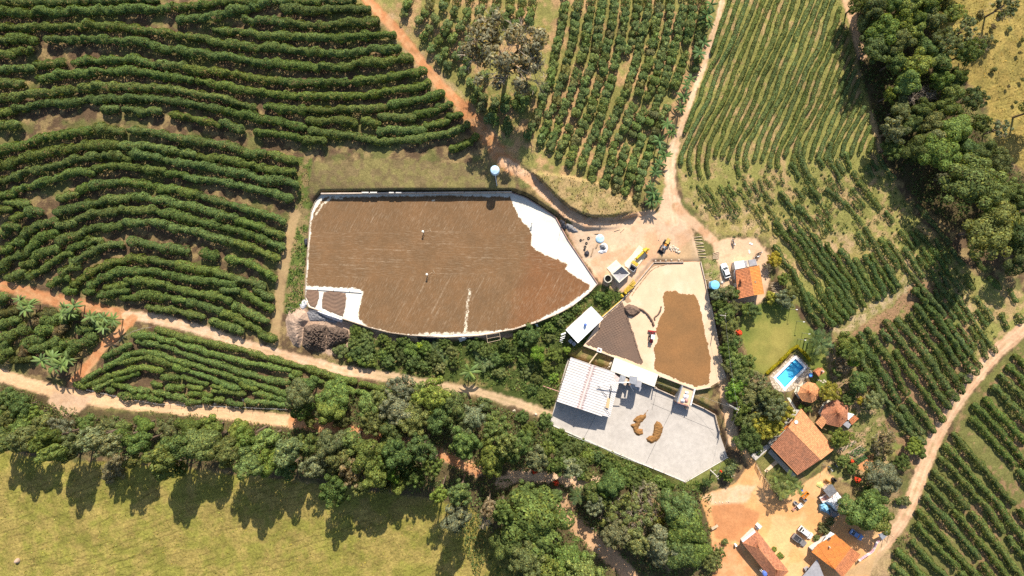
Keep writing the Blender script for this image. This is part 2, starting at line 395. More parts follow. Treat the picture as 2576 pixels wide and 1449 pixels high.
past = mix3((.225, .208, .042), (.31, .235, .068), stepn(n_a * .6 + n_b * .4, .36, .64)); past = past * (1 - .55 * stepn(n_c, .55, .78))[:, None] + np.array((.19, .165, .04)) * (.55 * stepn(n_c, .55, .78))[:, None]
lay(pmask([(-400, 1125), (0, 1130), (130, 1160), (340, 1165), (700, 1205), (1000, 1245), (1180, 1270), (1300, 1420), (1320, 1800), (-400, 1800)], 8), past, 2)
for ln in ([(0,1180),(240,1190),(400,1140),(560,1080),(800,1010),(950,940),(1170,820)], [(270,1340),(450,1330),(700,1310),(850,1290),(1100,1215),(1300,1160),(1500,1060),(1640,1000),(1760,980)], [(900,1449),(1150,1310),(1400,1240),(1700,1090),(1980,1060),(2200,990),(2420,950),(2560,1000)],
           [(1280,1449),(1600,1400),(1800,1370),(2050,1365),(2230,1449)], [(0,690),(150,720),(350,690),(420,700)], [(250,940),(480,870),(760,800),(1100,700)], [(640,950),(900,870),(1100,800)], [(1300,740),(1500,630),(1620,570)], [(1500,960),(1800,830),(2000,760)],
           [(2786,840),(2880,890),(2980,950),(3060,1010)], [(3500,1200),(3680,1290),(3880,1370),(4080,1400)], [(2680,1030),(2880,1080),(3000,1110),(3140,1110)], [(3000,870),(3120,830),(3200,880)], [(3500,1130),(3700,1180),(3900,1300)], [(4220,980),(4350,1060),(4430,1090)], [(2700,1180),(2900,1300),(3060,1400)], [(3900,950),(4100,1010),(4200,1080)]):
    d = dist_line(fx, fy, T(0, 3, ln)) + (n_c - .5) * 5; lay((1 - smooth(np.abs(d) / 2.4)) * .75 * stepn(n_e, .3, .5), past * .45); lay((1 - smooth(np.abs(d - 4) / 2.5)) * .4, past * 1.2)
# slopes and grass banks
bank = mix3((.19, .14, .065), (.21, .175, .065), stepn(n_b, .4, .6))
lay(pmask([(785, 408), (900, 402), (1000, 398), (1150, 412), (1240, 402), (1296, 432), (1296, 478), (1100, 481), (810, 487), (782, 490), (770, 440)], 6), bank)
strip = mix3((.12, .15, .035), (.25, .18, .08), stepn(n_b, .48, .6))
lay(pmask([(745, 395), (785, 398), (775, 490), (790, 520), (778, 560), (770, 640), (764, 740), (772, 775), (735, 790), (716, 790), (716, 720), (738, 600), (745, 520)], 6), strip)
tri = mix3((.36, .25, .115), (.27, .22, .08), stepn(n_b, .45, .62))
lay(pmask([(1290, 408), (1400, 436), (1500, 455), (1600, 500), (1612, 545), (1545, 556), (1470, 545), (1410, 505), (1350, 452), (1300, 425)], 5), tri)
lay(pmask([(1290, 478), (1340, 470), (1395, 535), (1430, 575), (1440, 600), (1425, 603), (1395, 548), (1360, 522), (1310, 495)], 5, 4), mix3((.13, .095, .04), (.27, .19, .08), stepn(n_b, .4, .6)))
slope = mix3((.07, .09, .022), (.20, .16, .06), stepn(n_b, .55, .68))
lay(pmask([(880, 840), (1000, 845), (1130, 855), (1290, 835), (1400, 795), (1500, 725), (1530, 700), (1580, 735), (1510, 800), (1470, 870), (1430, 900), (1400, 980), (1380, 1040), (1290, 1000), (1150, 965), (1000, 945), (900, 925)], 8), slope)
lay(pmask([(1383, 1066), (1440, 1092), (1503, 1120), (1600, 1162), (1724, 1212), (1832, 1150), (1860, 1170), (1800, 1215), (1730, 1235), (1640, 1215), (1480, 1160), (1370, 1100)], 8), mix3((.11, .14, .03), (.16, .15, .05), n_b))
for pl in (QL('Q6', [(575, 140), (1055, 335), (900, 555), (510, 392)]), QL('Q6', [(1310, 440), (1690, 390), (1590, 840), (1235, 690)]), QL('Q5', [(850, 0), (1420, 215), (1330, 480), (980, 375), (540, 210), (560, 60)])):
    lay(pmask(pl, 3, 3), mix3((.17, .155, .05), (.27, .19, .085), stepn(n_b, .45, .65)))
# dirt roads and yards
dirt = mix3((.50, .285, .155), (.58, .37, .225), stepn(n_b, .35, .65)); red = mix3((.46, .20, .085), (.52, .27, .13), stepn(n_b, .35, .65))
pale = mix3((.60, .38, .22), (.66, .45, .29), stepn(n_b, .35, .65))
R1 = [(880, -60), (919, -5), (956, 34), (1006, 84), (1056, 150), (1106, 212), (1166, 272), (1200, 310), (1230, 350), (1262, 395), (1290, 420)]
lay(lmask(R1, 46, 10, 8) * .8, dry * .95); lay(lmask(R1[:7], 25, 4, 4), red * 1.05, 3); lay(lmask(R1[6:], 40, 12, 10) * .9, red * .8, 3)
lay(lmask(TRACK, 25, 4, 4), dirt, 3)
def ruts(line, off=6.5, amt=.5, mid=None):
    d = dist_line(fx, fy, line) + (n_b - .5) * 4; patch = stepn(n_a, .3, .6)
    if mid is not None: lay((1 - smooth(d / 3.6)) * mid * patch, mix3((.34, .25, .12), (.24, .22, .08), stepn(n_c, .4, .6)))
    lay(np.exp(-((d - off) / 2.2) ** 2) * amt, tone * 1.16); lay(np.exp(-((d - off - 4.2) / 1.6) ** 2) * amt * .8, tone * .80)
R3 = [(1822, -60), (1820, -5), (1808, 40), (1793, 85), (1778, 140), (1769, 172), (1752, 215), (1731, 270), (1713, 320), (1699, 362), (1687, 400), (1685, 450), (1692, 500), (1700, 560)]
lay(lmask(R3[:10], 13, 4, 4), pale, 3); lay(lmask(R3[9:], 27, 6, 5), pale, 3)
lay(pmask([(1560, 562), (1612, 545), (1655, 535), (1672, 470), (1702, 470), (1716, 520), (1742, 580), (1760, 650), (1762, 662), (1644, 664), (1580, 742), (1530, 722), (1505, 708), (1440, 610), (1424, 582), (1440, 560)], 5, 5), mix3((.55, .33, .19), (.62, .42, .27), stepn(n_a, .4, .6)), 4)
lay(pmask([(1440, 572), (1500, 570), (1525, 590), (1510, 640), (1470, 660), (1445, 620)], 10, 8) * .6, mix3((.42, .33, .24), (.5, .38, .25), n_b))
lay(pmask([(1700, 640), (1740, 600), (1760, 655), (1650, 660), (1655, 640)], 8, 6) * .6, mix3((.40, .29, .17), (.33, .24, .11), n_b))
lay(lmask([(1700, 520), (1745, 562), (1800, 612), (1840, 642)], 22, 6, 5), dirt, 3)
lay(pmask([(1790, 612), (1840, 598), (1905, 600), (1940, 650), (1935, 700), (1928, 745), (1900, 775), (1840, 770), (1812, 725), (1806, 665)], 6, 6), mix3((.58, .37, .22), (.62, .42, .27), n_b), 4)
lay(pmask([(1762, 655), (1790, 640), (1812, 680), (1810, 730), (1795, 740), (1780, 735)], 6, 5), mix3((.36, .26, .13), (.22, .22, .07), stepn(n_b, .4, .6)))
R4 = [(-330, 690), (-10, 715), (60, 733), (130, 752), (200, 765), (260, 780), (320, 795), (380, 800), (450, 815), (520, 835), (600, 862), (680, 885), (760, 905), (850, 930), (950, 945), (1000, 952), (1100, 970), (1200, 985), (1300, 1015), (1400, 1050)]
lay(lmask(R4[:7], 30, 5, 5), red * .95, 3); lay(lmask(R4[6:16], 25, 5, 4), pale * .97, 3); lay(lmask(R4[14:], 22, 8, 8), mix3((.46, .32, .18), (.52, .36, .22), n_b), 3)
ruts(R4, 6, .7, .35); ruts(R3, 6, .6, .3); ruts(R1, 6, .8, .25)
lay(lmask([(335, 800), (300, 835), (262, 868), (238, 900), (205, 940), (180, 970)], 24, 5, 5), red, 3)
R6 = [(-330, 880), (-10, 940), (60, 963), (150, 988), (250, 1008), (400, 1022), (550, 1038), (640, 1050), (740, 1062), (850, 1078), (1000, 1110), (1130, 1150), (1200, 1185)]
lay(lmask(R6, 32, 4, 4), mix3((.62, .38, .20), (.66, .43, .25), n_b), 3)
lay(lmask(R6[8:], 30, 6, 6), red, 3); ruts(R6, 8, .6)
lay(pmask([(135, 985), (230, 1000), (200, 1040), (160, 1050), (120, 1010)], 6, 6), mix3((.5, .3, .17), (.6, .42, .28), n_b), 3)
lay(lmask([(1260, 1215), (1300, 1195), (1380, 1200), (1440, 1212), (1500, 1215)], 30, 8, 8), pale, 3)
lay(lmask([(1405, 1250), (1440, 1310), (1500, 1370), (1560, 1420), (1620, 1500)], 40, 10, 10), mix3((.45, .25, .13), (.5, .32, .18), n_b), 3)
lay(pmask([(1690, 1450), (1560, 1310), (1600, 1235), (1660, 1230), (1680, 1260)], 8, 8) * .7, mix3((.4, .28, .15), (.3, .2, .1), n_b))
R7 = [(2960, 560), (2590, 815), (2505, 886), (2443, 960), (2392, 1030), (2350, 1110), (2322, 1180), (2297, 1250), (2270, 1305), (2235, 1352), (2195, 1400), (2150, 1470), (2100, 1700)]
lay(lmask(R7, 36, 5, 5), mix3((.52, .31, .18), (.58, .38, .23), stepn(n_b, .35, .65)), 3)
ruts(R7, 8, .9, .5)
lay(lmask([(2300, 695), (2236, 748), (2165, 800), (2105, 835)], 30, 8, 8), mix3((.42, .31, .17), (.26, .22, .08), stepn(n_b, .45, .62)))
lay(lmask([(2128, -60), (2132, 0), (2145, 50), (2158, 100), (2170, 140)], 24, 6, 5), mix3((.50, .30, .17), (.56, .36, .2), n_b), 3)
lay(lmask([(2190, 285), (2205, 340), (2212, 380)], 13, 6, 5), mix3((.46, .30, .17), (.4, .3, .14), n_b), 3)
lay(lmask([(742, 540), (722, 620), (708, 700), (697, 790), (690, 862)], 26, 6, 6), mix3((.33, .21, .105), (.38, .27, .13), n_b), 3)
SOIL = [(722, 775), (772, 775), (800, 790), (860, 806), (940, 830), (1000, 845), (1290, 838), (1290, 848), (1000, 862), (930, 850), (900, 860), (880, 890), (830, 893), (770, 872), (722, 845)]
lay(pmask(SOIL, 4, 4), mix3((.48, .335, .235), (.44, .29, .195), stepn(n_b, .4, .6)))
YARD_S = [(1760, 1247), (1850, 1216), (1882, 1172), (1868, 1136), (1838, 1130), (1835, 1100), (1822, 1060), (1812, 1000), (1822, 950), (1842, 952), (1846, 1060), (1868, 1120), (1895, 1160), (1930, 1215), (1962, 1262), (2002, 1230), (2065, 1188), (2095, 1158), (2115, 1172), (2085, 1222), (2135, 1275), (2185, 1292), (2222, 1335), (2180, 1475), (2150, 1800), (1820, 1800), (1800, 1449), (1786, 1330)]
lay(pmask(YARD_S, 4, 3), mix3((.60, .31, .125), (.66, .37, .17), stepn(n_a, .4, .6)), 4)
lay(pmask([(1788, 1270), (1850, 1262), (1908, 1290), (1908, 1330), (1862, 1364), (1800, 1356)], 8, 5), mix3((.45, .195, .08), (.50, .23, .10), n_b), 4)
lay(pmask([(1765, 1248), (1850, 1222), (1900, 1222), (1880, 1262), (1790, 1270)], 8, 5) * .8, pale)
lay(pmask([(1790, 1360), (1860, 1370), (1900, 1449), (1900, 1600), (1790, 1600)], 8, 6) * .7, red)
lay(lmask([(1820, 950), (1826, 1000), (1838, 1060), (1845, 1110)], 26, 5, 4), mix3((.60, .38, .22), (.64, .43, .27), n_b), 4)
LAWN = [(1862, 800), (1880, 770), (1990, 752), (2012, 800), (2045, 828), (2085, 870), (2090, 985), (2050, 990), (2010, 870), (2004, 868), (1932, 945), (1890, 935), (1876, 880), (1860, 840)]
lawn = mix3((.185, .19, .045), (.135, .165, .035), stepn(n_a, .4, .6)); lawn = lawn + np.array((.10, .05, .02))[None, :] * (1 - smooth((np.hypot((fx - 1945) / 60, (fy - 860) / 70)) - .4))[:, None]
lay(pmask(LAWN, 4, 3), lawn, 5)
lay(pmask([(2095, 1000), (2200, 985), (2240, 1100), (2230, 1180), (2160, 1230), (2080, 1190), (2090, 1130), (2090, 1070)], 8, 8), mix3((.20, .19, .06), (.42, .28, .15), stepn(n_b, .5, .66)))
lay(pmask([(2070, 880), (2110, 860), (2150, 930), (2180, 1010), (2150, 1060), (2090, 1010), (2095, 960)], 8, 8), mix3((.36, .24, .13), (.15, .15, .045), stepn(n_b, .5, .66)))
lay(pmask([(2150, 1160), (2200, 1140), (2196, 1165), (2172, 1187), (2160, 1180)], 3, 2), mix3((.6, .25, .1), (.62, .3, .14), n_b))
lay(pmask([(2120, 1280), (2200, 1220), (2260, 1230), (2260, 1310), (2200, 1350), (2160, 1300)], 8, 8) * .7, mix3((.40, .28, .15), (.3, .22, .09), n_b))
lay(pmask([(1895, 1150), (1925, 1130), (2000, 1195), (2015, 1215), (1965, 1255), (1930, 1212)], 4, 3), mix3((.15, .155, .04), (.23, .18, .07), n_b))
lay(pmask([(2010, 1190), (2080, 1120), (2095, 1140), (2030, 1205)], 4, 3), mix3((.15, .155, .04), (.23, .18, .07), n_b))
lay(pmask(QL('S2', [(1350, 1449), (1800, 1150), (2300, 900), (2400, 1000), (2350, 1449)]), 8, 6) * .8, mix3((.44, .29, .16), (.38, .27, .13), n_b))
# far country beyond the frame
far = np.maximum.reduce([-320 - fx, fx - 2890, -320 - fy, fy - 1765])
lay(smooth(far / 200), mix3((.12, .13, .045), (.22, .18, .06), n_a))
V = np.empty((len(fx), 3)); k = (CAM_H - zg) / CAM_H / PPM
V[:, 0] = (fx - FW / 2) * k; V[:, 1] = (FH / 2 - fy) * k; V[:, 2] = zg
ny, nx = shape
ii = (np.arange(ny - 1)[:, None] * nx + np.arange(nx - 1)[None, :]).ravel()
FACES = np.stack([ii + nx, ii + nx + 1, ii + 1, ii], 1)
fid = np.median(np.stack([gid[FACES[:, 0]], gid[FACES[:, 1]], gid[FACES[:, 3]]]), axis=0).astype(int)
MG = {0: ground_material('field_soil', 0.5, 2.6, 0.12, 0.5), 2: ground_material('pasture_grass', 0.25, 1.7, 0.16, 0.55, (math.radians(-18), 0.16, 12.0, 0.66, 0.30)),
      3: ground_material('road_dirt', 0.3, 1.6, 0.05, 0.22), 4: ground_material('yard_dirt', 0.3, 1.6, 0.04, 0.2), 5: ground_material('lawn_grass', 0.3, 3.0, 0.05, 0.25)}
for g, nm in ((0, 'ground'), (2, 'pasture'), (3, 'dirt_road'), (4, 'farmyard_ground'), (5, 'lawn')):
    F = FACES[fid == g]; u, inv = np.unique(F, return_inverse=True)
    o = link(nm, np_mesh(nm, V[u], inv.reshape(F.shape), (MG[g],), smooth_=True, col=tone[u])); tag(o, kind='structure')
# ================================================================== PLANTS
def leaf_quads(C, Nn, S, rng, asp=0.62):
    n = len(C)
    Nn = Nn / (np.linalg.norm(Nn, axis=1, keepdims=True) + 1e-9)
    R = rng.normal(size=(n, 3)); t = np.cross(Nn, R); t /= np.linalg.norm(t, axis=1, keepdims=True) + 1e-9
    b = np.cross(Nn, t); S = S[:, None]
    V = np.stack([C - t * S * .6, C + b * S * .6 * asp - Nn * S * .08, C + t * S * .6, C - b * S * .6 * asp - Nn * S * .08], 1).reshape(-1, 3)
    return V, np.arange(4 * n).reshape(n, 4)
def resample(pts, step):
    pts = np.asarray(pts, float); d = np.r_[0, np.cumsum(np.linalg.norm(np.diff(pts, axis=0), axis=1))]
    n = max(2, int(round(d[-1] / step)) + 1); s = np.linspace(0, d[-1], n)
    return np.stack([np.interp(s, d, pts[:, i]) for i in range(pts.shape[1])], 1), d[-1]
def smooth_line(pts, it=2):
    pts = np.asarray(pts, float)
    for _ in range(it):
        if len(pts) < 3: break
        a = pts[:-1] * .75 + pts[1:] * .25; b = pts[:-1] * .25 + pts[1:] * .75
        q = np.empty((2 * len(a), pts.shape[1])); q[0::2] = a; q[1::2] = b
        pts = np.vstack([pts[:1], q, pts[-1:]])
    return pts
def hedge(name, line_f, w, h, dens, s, colour, rng, lump=0.36, wob=0.28, taper=1.0):
    """a clipped-together row of plants standing along a survey line"""
    f = smooth_line(line_f)
    f, _ = resample(f, 9.0)
    c = np.array([P(x, y, h * .6)[:] for x, y in f]); c[:, 2] -= h * .6
    c, L = resample(c, 0.5)
    if L < .4: L = .4
    n = int((L + w * .8) * dens)
    u = rng.uniform(-w * .5, L + w * .5, n)
    th = rng.uniform(-1.9, 1.9, n)
    uc = np.clip(u, 0, L); over = np.abs(u - uc) / (w * .5)
    endf = np.sqrt(np.clip(1 - over ** 2, 0.03, 1))
    idx = uc / L * (len(c) - 1); i0 = np.clip(idx.astype(int), 0, len(c) - 2); fr = (idx - i0)[:, None]
    base = c[i0] * (1 - fr) + c[i0 + 1] * fr
    tan = c[i0 + 1] - c[i0]; tan[:, 2] = 0; tan /= np.linalg.norm(tan, axis=1, keepdims=True) + 1e-9
    lat = np.stack([-tan[:, 1], tan[:, 0], np.zeros(n)], 1)
    ph = rng.uniform(0, 100)
    lum = 1 + lump * (vnoise(u / .85 + ph, th * 1.4 + 3, 4) - .5) * 2 + wob * (vnoise(u / 2.6 + ph, 0 * u, 8) - .5) * 2
    r = lum * endf * (1 - .13 * rng.random(n) ** 2)
    side = np.sin(th); up = np.cos(th)
    pos = base + lat * (w / 2 * r * side)[:, None] + tan * ((u - uc) * .9)[:, None]
    off = (vnoise(u / 3.1 + ph, 0 * u + 5, 12) - .5) * .35 * w
    pos += lat * off[:, None]
    hh = h * (1 + .30 * (vnoise(u / 1.3 + ph, 0 * u + 9, 21) - .5) * 2)
    pos[:, 2] = base[:, 2] + hh * .50 + hh * .50 * up * (.55 + .45 * r)
    nn = lat * side[:, None] + np.array([0, 0, 1.0]) * up[:, None] + tan * (np.sign(u - uc) * over)[:, None] + rng.normal(0, .26, (n, 3))
    Vv, Fq = leaf_quads(pos, nn, s * rng.uniform(.7, 1.3, n), rng)
    o0 = np.array([base[:, 0].mean(), base[:, 1].mean(), base[:, 2].min()])
    o = link(name, np_mesh(name, Vv - o0, Fq, (LEAF,)), loc=o0)
    o.color = (*colour, 1)
    return o, L
def jit(c, rng, a=.16):
    k = 1 + rng.uniform(-a, a); return (c[0] * k * (1 + rng.uniform(-a, a) * .5), c[1] * k, c[2] * k * (1 + rng.uniform(-a, a)))
G_COF = (.118, .142, .044); G_COF2 = (.122, .148, .046)

# ---- hedges of the two curved fields above and beside the drying yard: sheet, pieces along a row
HA = [((0, 0), [
 [(0,15),(420,15)], [(430,18),(1000,5),(1560,0)], [(1760,60),(2050,38),(2300,18),(2576,0)], [(0,115),(380,130)], [(400,120),(900,105),(1400,80),(1700,90)],
 [(1800,205),(2050,180),(2290,150)], [(2310,110),(2576,60)], [(0,265),(500,270),(850,250),(1200,270),(1500,310),(1820,350)], [(2170,290),(2290,310),(2576,340)], [(2480,190),(2576,215)],
 [(0,395),(50,400)], [(100,390),(340,400)], [(480,400),(585,405)], [(660,395),(1000,405),(1400,420),(1700,490),(2000,540),(2300,570),(2576,620)], [(1890,370),(2150,410),(2400,450),(2576,475)],
 [(0,540),(120,560)], [(140,510),(300,510)], [(750,620),(1100,590),(1400,595),(1550,660)], [(1620,640),(1860,670)], [(1900,690),(2250,730),(2576,795)],
 [(0,700),(330,690)], [(370,650),(630,640)], [(400,790),(700,750),(1000,720),(1300,710),(1600,750),(1920,810)], [(2010,820),(2300,870),(2576,925)],
 [(0,840),(220,830)], [(0,990),(400,940),(800,880),(1200,860),(1600,880),(2000,950),(2290,1010)], [(2340,1020),(2550,1070)],
 [(160,1090),(500,1050),(900,1000),(1400,980),(1800,1020),(2210,1105)], [(2260,1120),(2576,1175)], [(0,1130),(130,1120)], [(1040,1090),(1160,1100)], [(1260,1100),(1440,1130)], [(1470,1130),(1600,1130)],
 [(1730,1150),(2000,1210),(2200,1260)], [(2230,1245),(2430,1295)], [(0,1250),(180,1250)], [(980,1290),(1220,1325)], [(1310,1300),(1600,1350),(1900,1400),(2200,1449),(2380,1509)], [(2440,1520),(2576,1550)]]),
 ((0, 1), [
 [(0,65),(200,10),(500,-85),(900,-145)],
 [(0,220),(300,130),(600,50),(760,30),(1000,10),(1160,5)], [(1210,20),(1490,20)], [(1520,15),(1750,70),(1950,110)], [(2020,125),(2160,155)], [(2240,150),(2576,225)],
 [(0,370),(300,270),(650,190),(850,130),(1060,120)], [(1110,112),(1205,112)], [(1245,140),(1295,145)], [(1320,95),(1700,150),(2000,220),(2300,270),(2576,315)],
 [(0,520),(115,510)], [(130,480),(400,400),(700,300),(930,270)], [(960,250),(1200,220),(1400,240),(1640,270)], [(1670,290),(1860,325)], [(1890,335),(2200,380),(2576,450)],
 [(90,600),(255,605)], [(0,660),(85,660)], [(600,540),(760,515)], [(790,460),(920,440)], [(940,420),(1180,390)], [(1250,390),(1490,405)], [(1590,430),(1790,465)], [(1830,490),(1970,515)], [(2020,520),(2270,585)], [(2340,620),(2576,675)],
 [(140,750),(270,715)], [(285,680),(400,690)], [(580,690),(800,610),(1010,580)], [(1050,550),(1280,545)], [(1310,535),(1340,540)], [(1380,530),(1700,580),(2000,640),(2160,690)], [(2190,720),(2360,740)], [(2390,770),(2560,810)],
 [(0,900),(70,870)], [(80,840),(165,830)], [(220,920),(400,820),(560,770)], [(575,830),(735,790)], [(750,760),(900,720),(1150,680)], [(1180,670),(1400,650),(1545,660)], [(1570,672),(1800,730),(2050,790),(2300,860),(2576,935)],
 [(0,1070),(105,1060)], [(110,1020),(205,980)], [(310,1040),(450,930),(560,885)], [(600,980),(830,890)], [(860,870),(1130,820),(1200,810)], [(1260,780),(1500,790),(1800,850),(2050,910),(2345,985)], [(2400,1010),(2576,1060)],
 [(0,1240),(150,1130),(290,1075)], [(340,1130),(450,1080),(580,1050)], [(710,1060),(780,1010),(890,990)], [(910,960),(1000,975)], [(1320,980),(1500,1010),(1700,1050),(1870,1085)], [(2050,1110),(2170,1115)], [(2310,1150),(2430,1180),(2576,1225)],
 [(80,1350),(225,1290)], [(230,1220),(345,1180)], [(300,1340),(450,1230),(600,1130),(710,1110)], [(740,1200),(900,1070),(1050,1010),(1215,1010)],
 [(510,1420),(655,1340)], [(630,1290),(770,1230)], [(740,1400),(900,1300),(1050,1210),(1230,1160),(1480,1160)], [(1530,1170),(1745,1205)], [(1800,1220),(2170,1290)], [(2210,1310),(2340,1350)], [(2400,1370),(2576,1400)],
 [(910,1430),(1100,1310),(1300,1260),(1600,1290),(1800,1330),(2100,1380),(2350,1420)], [(1080,1435),(1270,1410)], [(1290,1370),(1500,1390),(1750,1430),(2000,1509),(2310,1569)]]),
 ((0, 2), [
 [(660,35),(740,35)], [(870,45),(935,35)], [(1020,85),(1100,40),(1270,25)], [(1260,95),(1500,70),(1620,95)], [(1670,100),(1720,102)], [(1770,120),(1850,132)], [(1895,150),(2215,222)], [(2255,250),(2365,262)], [(2385,305),(2576,400)],
 [(1500,190),(1800,230),(2030,282)], [(2135,330),(2330,382)], [(2345,400),(2425,422)], [(2345,170),(2576,270)], [(2440,60),(2576,122)], [(2250,20),(2385,32)]]),
 ((1, 1), [
 [(0,98),(85,102)], [(150,105),(385,170)], [(0,232),(150,262),(365,292)], [(0,355),(180,362),(405,412)], [(0,472),(110,492),(345,532)], [(0,690),(120,722),(265,782)], [(0,820),(55,832)], [(70,860),(108,872)], [(135,890),(255,922)],
 [(0,940),(130,972)], [(145,1000),(255,1042)], [(0,1080),(100,1112),(210,1152)], [(0,1250),(130,1312),(175,1352)], [(0,1420),(60,1442)], [(1970,40),(2130,5),(2220,-70)]]),
 ((1, 2), [[(0,22),(40,32)], [(50,65),(145,85)], [(0,122),(145,202)], [(0,262),(100,332)], [(0,400),(30,430)], [(60,472),(175,512)]]),
 ((1, 0), [
 [(300,5),(620,5)], [(700,5),(975,5)], [(0,60),(100,22),(280,20)], [(280,90),(700,100),(1120,90)], [(0,200),(290,222)], [(330,232),(700,250),(1000,230),(1210,200)], [(0,360),(200,350),(500,370),(700,390)], [(730,390),(1000,360),(1380,340)],
 [(0,480),(250,490),(670,530)], [(730,540),(1050,520),(1430,490)], [(0,630),(145,642)], [(190,640),(400,650),(620,680)], [(670,672),(845,680)], [(870,660),(1200,630),(1550,590)], [(0,800),(235,822)], [(270,820),(600,830),(915,832)], [(980,820),(1300,770),(1690,712)],
 [(0,930),(400,960),(800,980),(1000,960),(1400,920),(1735,852)], [(110,1080),(475,1102)], [(520,1090),(915,1112)], [(950,1100),(1300,1072)], [(1350,1060),(1650,1000),(1870,942)],
 [(0,1190),(300,1240),(485,1282)], [(530,1210),(800,1220),(990,1242)], [(1090,1230),(1225,1232)], [(1260,1182),(1580,1172)], [(1620,1150),(1810,1112)], [(1840,1070),(1950,1068)],
 [(0,1320),(250,1360),(455,1392)], [(560,1320),(900,1370),(1130,1402)], [(1250,1330),(1680,1292)], [(1720,1260),(1920,1212)], [(1950,1160),(2050,1148)], [(490,1400),(680,1432)], [(1150,1400),(1300,1420),(1700,1400),(2000,1320),(2130,1262)]])]
def gather(tables, tol=11.0):
    pcs = []
    for (c, r), lst in tables:
        for p in lst: pcs.append(T(c, r, p))
    changed = True
    while changed:                       # a hedge that runs on over a sheet border is one hedge
        changed = False
        for i in range(len(pcs)):
            for j in range(len(pcs)):
                if i == j or pcs[i] is None or pcs[j] is None: continue
                (ax, ay), (bx, by) = pcs[i][-1], pcs[j][0]
                def border(x, y): return min(abs(x - 644 * k) for k in (1, 2, 3)) < 6 or min(abs(y - 362.25 * k) for k in (1, 2, 3)) < 6
                if border(ax, ay) and border(bx, by) and math.hypot(ax - bx, ay - by) < tol:
                    pcs[i] = pcs[i] + pcs[j][1:] if math.hypot(ax - bx, ay - by) < 4 else pcs[i] + pcs[j]
                    pcs[j] = None; changed = True
    return [p for p in pcs if p]
hr = np.random.default_rng(5)
HED = []
def plant_hedges(pcs, field, w, h, dens, s, col, extend=True, name='coffee_hedge', **kw):
    out = []
    for p in pcs:
        p = [tuple(q) for q in p]
        if extend:                       # rows run on past the picture's edge
            if p[0][0] < 3: p = [(p[0][0] - 90, p[0][1] + (p[0][1] - p[1][1]) * 90 / max(20, p[1][0] - p[0][0]) * .6)] + p
        rj = np.random.default_rng(hr.integers(1 << 30))
        o, L = hedge(name, p, w * rj.uniform(.92, 1.08), h * rj.uniform(.9, 1.1), dens, s, jit(col, rj), rj, **kw)
        m = p[len(p) // 2] if len(p) > 2 else ((p[0][0] + p[-1][0]) / 2, (p[0][1] + p[-1][1]) / 2)
        out.append((o, m, L, p))
    HED.append((field, out)); return out
def label_rows(field, noun, place, top, side, group, cat='hedge'):
    """say which row of its field a piece stands in and how far along"""
    for fl, out in HED:
        if fl != field: continue
        def yat(p, x):
            xs = [q[0] for q in p]; ys = [q[1] for q in p]
            if xs[0] > xs[-1]: xs, ys = xs[::-1], ys[::-1]
            return float(np.interp(x, xs, ys)) if xs[0] - 4 <= x <= xs[-1] + 4 else None
        rank = []
        for o, m, L, p in out:
            k = sum(1 for o2, m2, L2, p2 in out if o2 is not o and (yat(p2, m[0]) is not None) and yat(p2, m[0]) < m[1])
            rank.append(k)
        rows = {}
        for (o, m, L, p), k in zip(out, rank): rows.setdefault(k, []).append((m[0], o, L))
        for k, lst in rows.items():
            lst.sort(key=lambda q: q[0])
            for i, (x, o, L) in enumerate(lst):
                size = 'very short' if L < 4 else 'short' if L < 10 else 'long' if L > 26 else 'dark green'
                tag(o, f'{size} {noun} {place}, {ordn(k)} row from {top}, {ordn(i)} piece along', cat, group)
pa = gather(HA)
lo = [p for p in pa if sum(q[1] for q in p) / len(p) > 318 + 0.02 * p[0][0] + (60 if p[0][0] > 640 else 0) and p[0][0] < 740]
ids = {id(p) for p in lo}
plant_hedges([p for p in pa if id(p) not in ids], 'upper', 2.15, 2.3, 215, .36, G_COF)
plant_hedges(lo, 'lower', 2.3, 2.3, 215, .36, G_COF)
label_rows('upper', 'coffee hedge', 'above drying yard', 'the top', 'the outer edge', 'coffee hedges of the slope above the drying yard')
label_rows('lower', 'coffee hedge', 'beside drying yard', 'its upper side', 'the outer edge', 'coffee hedges of the curved field beside the drying yard')

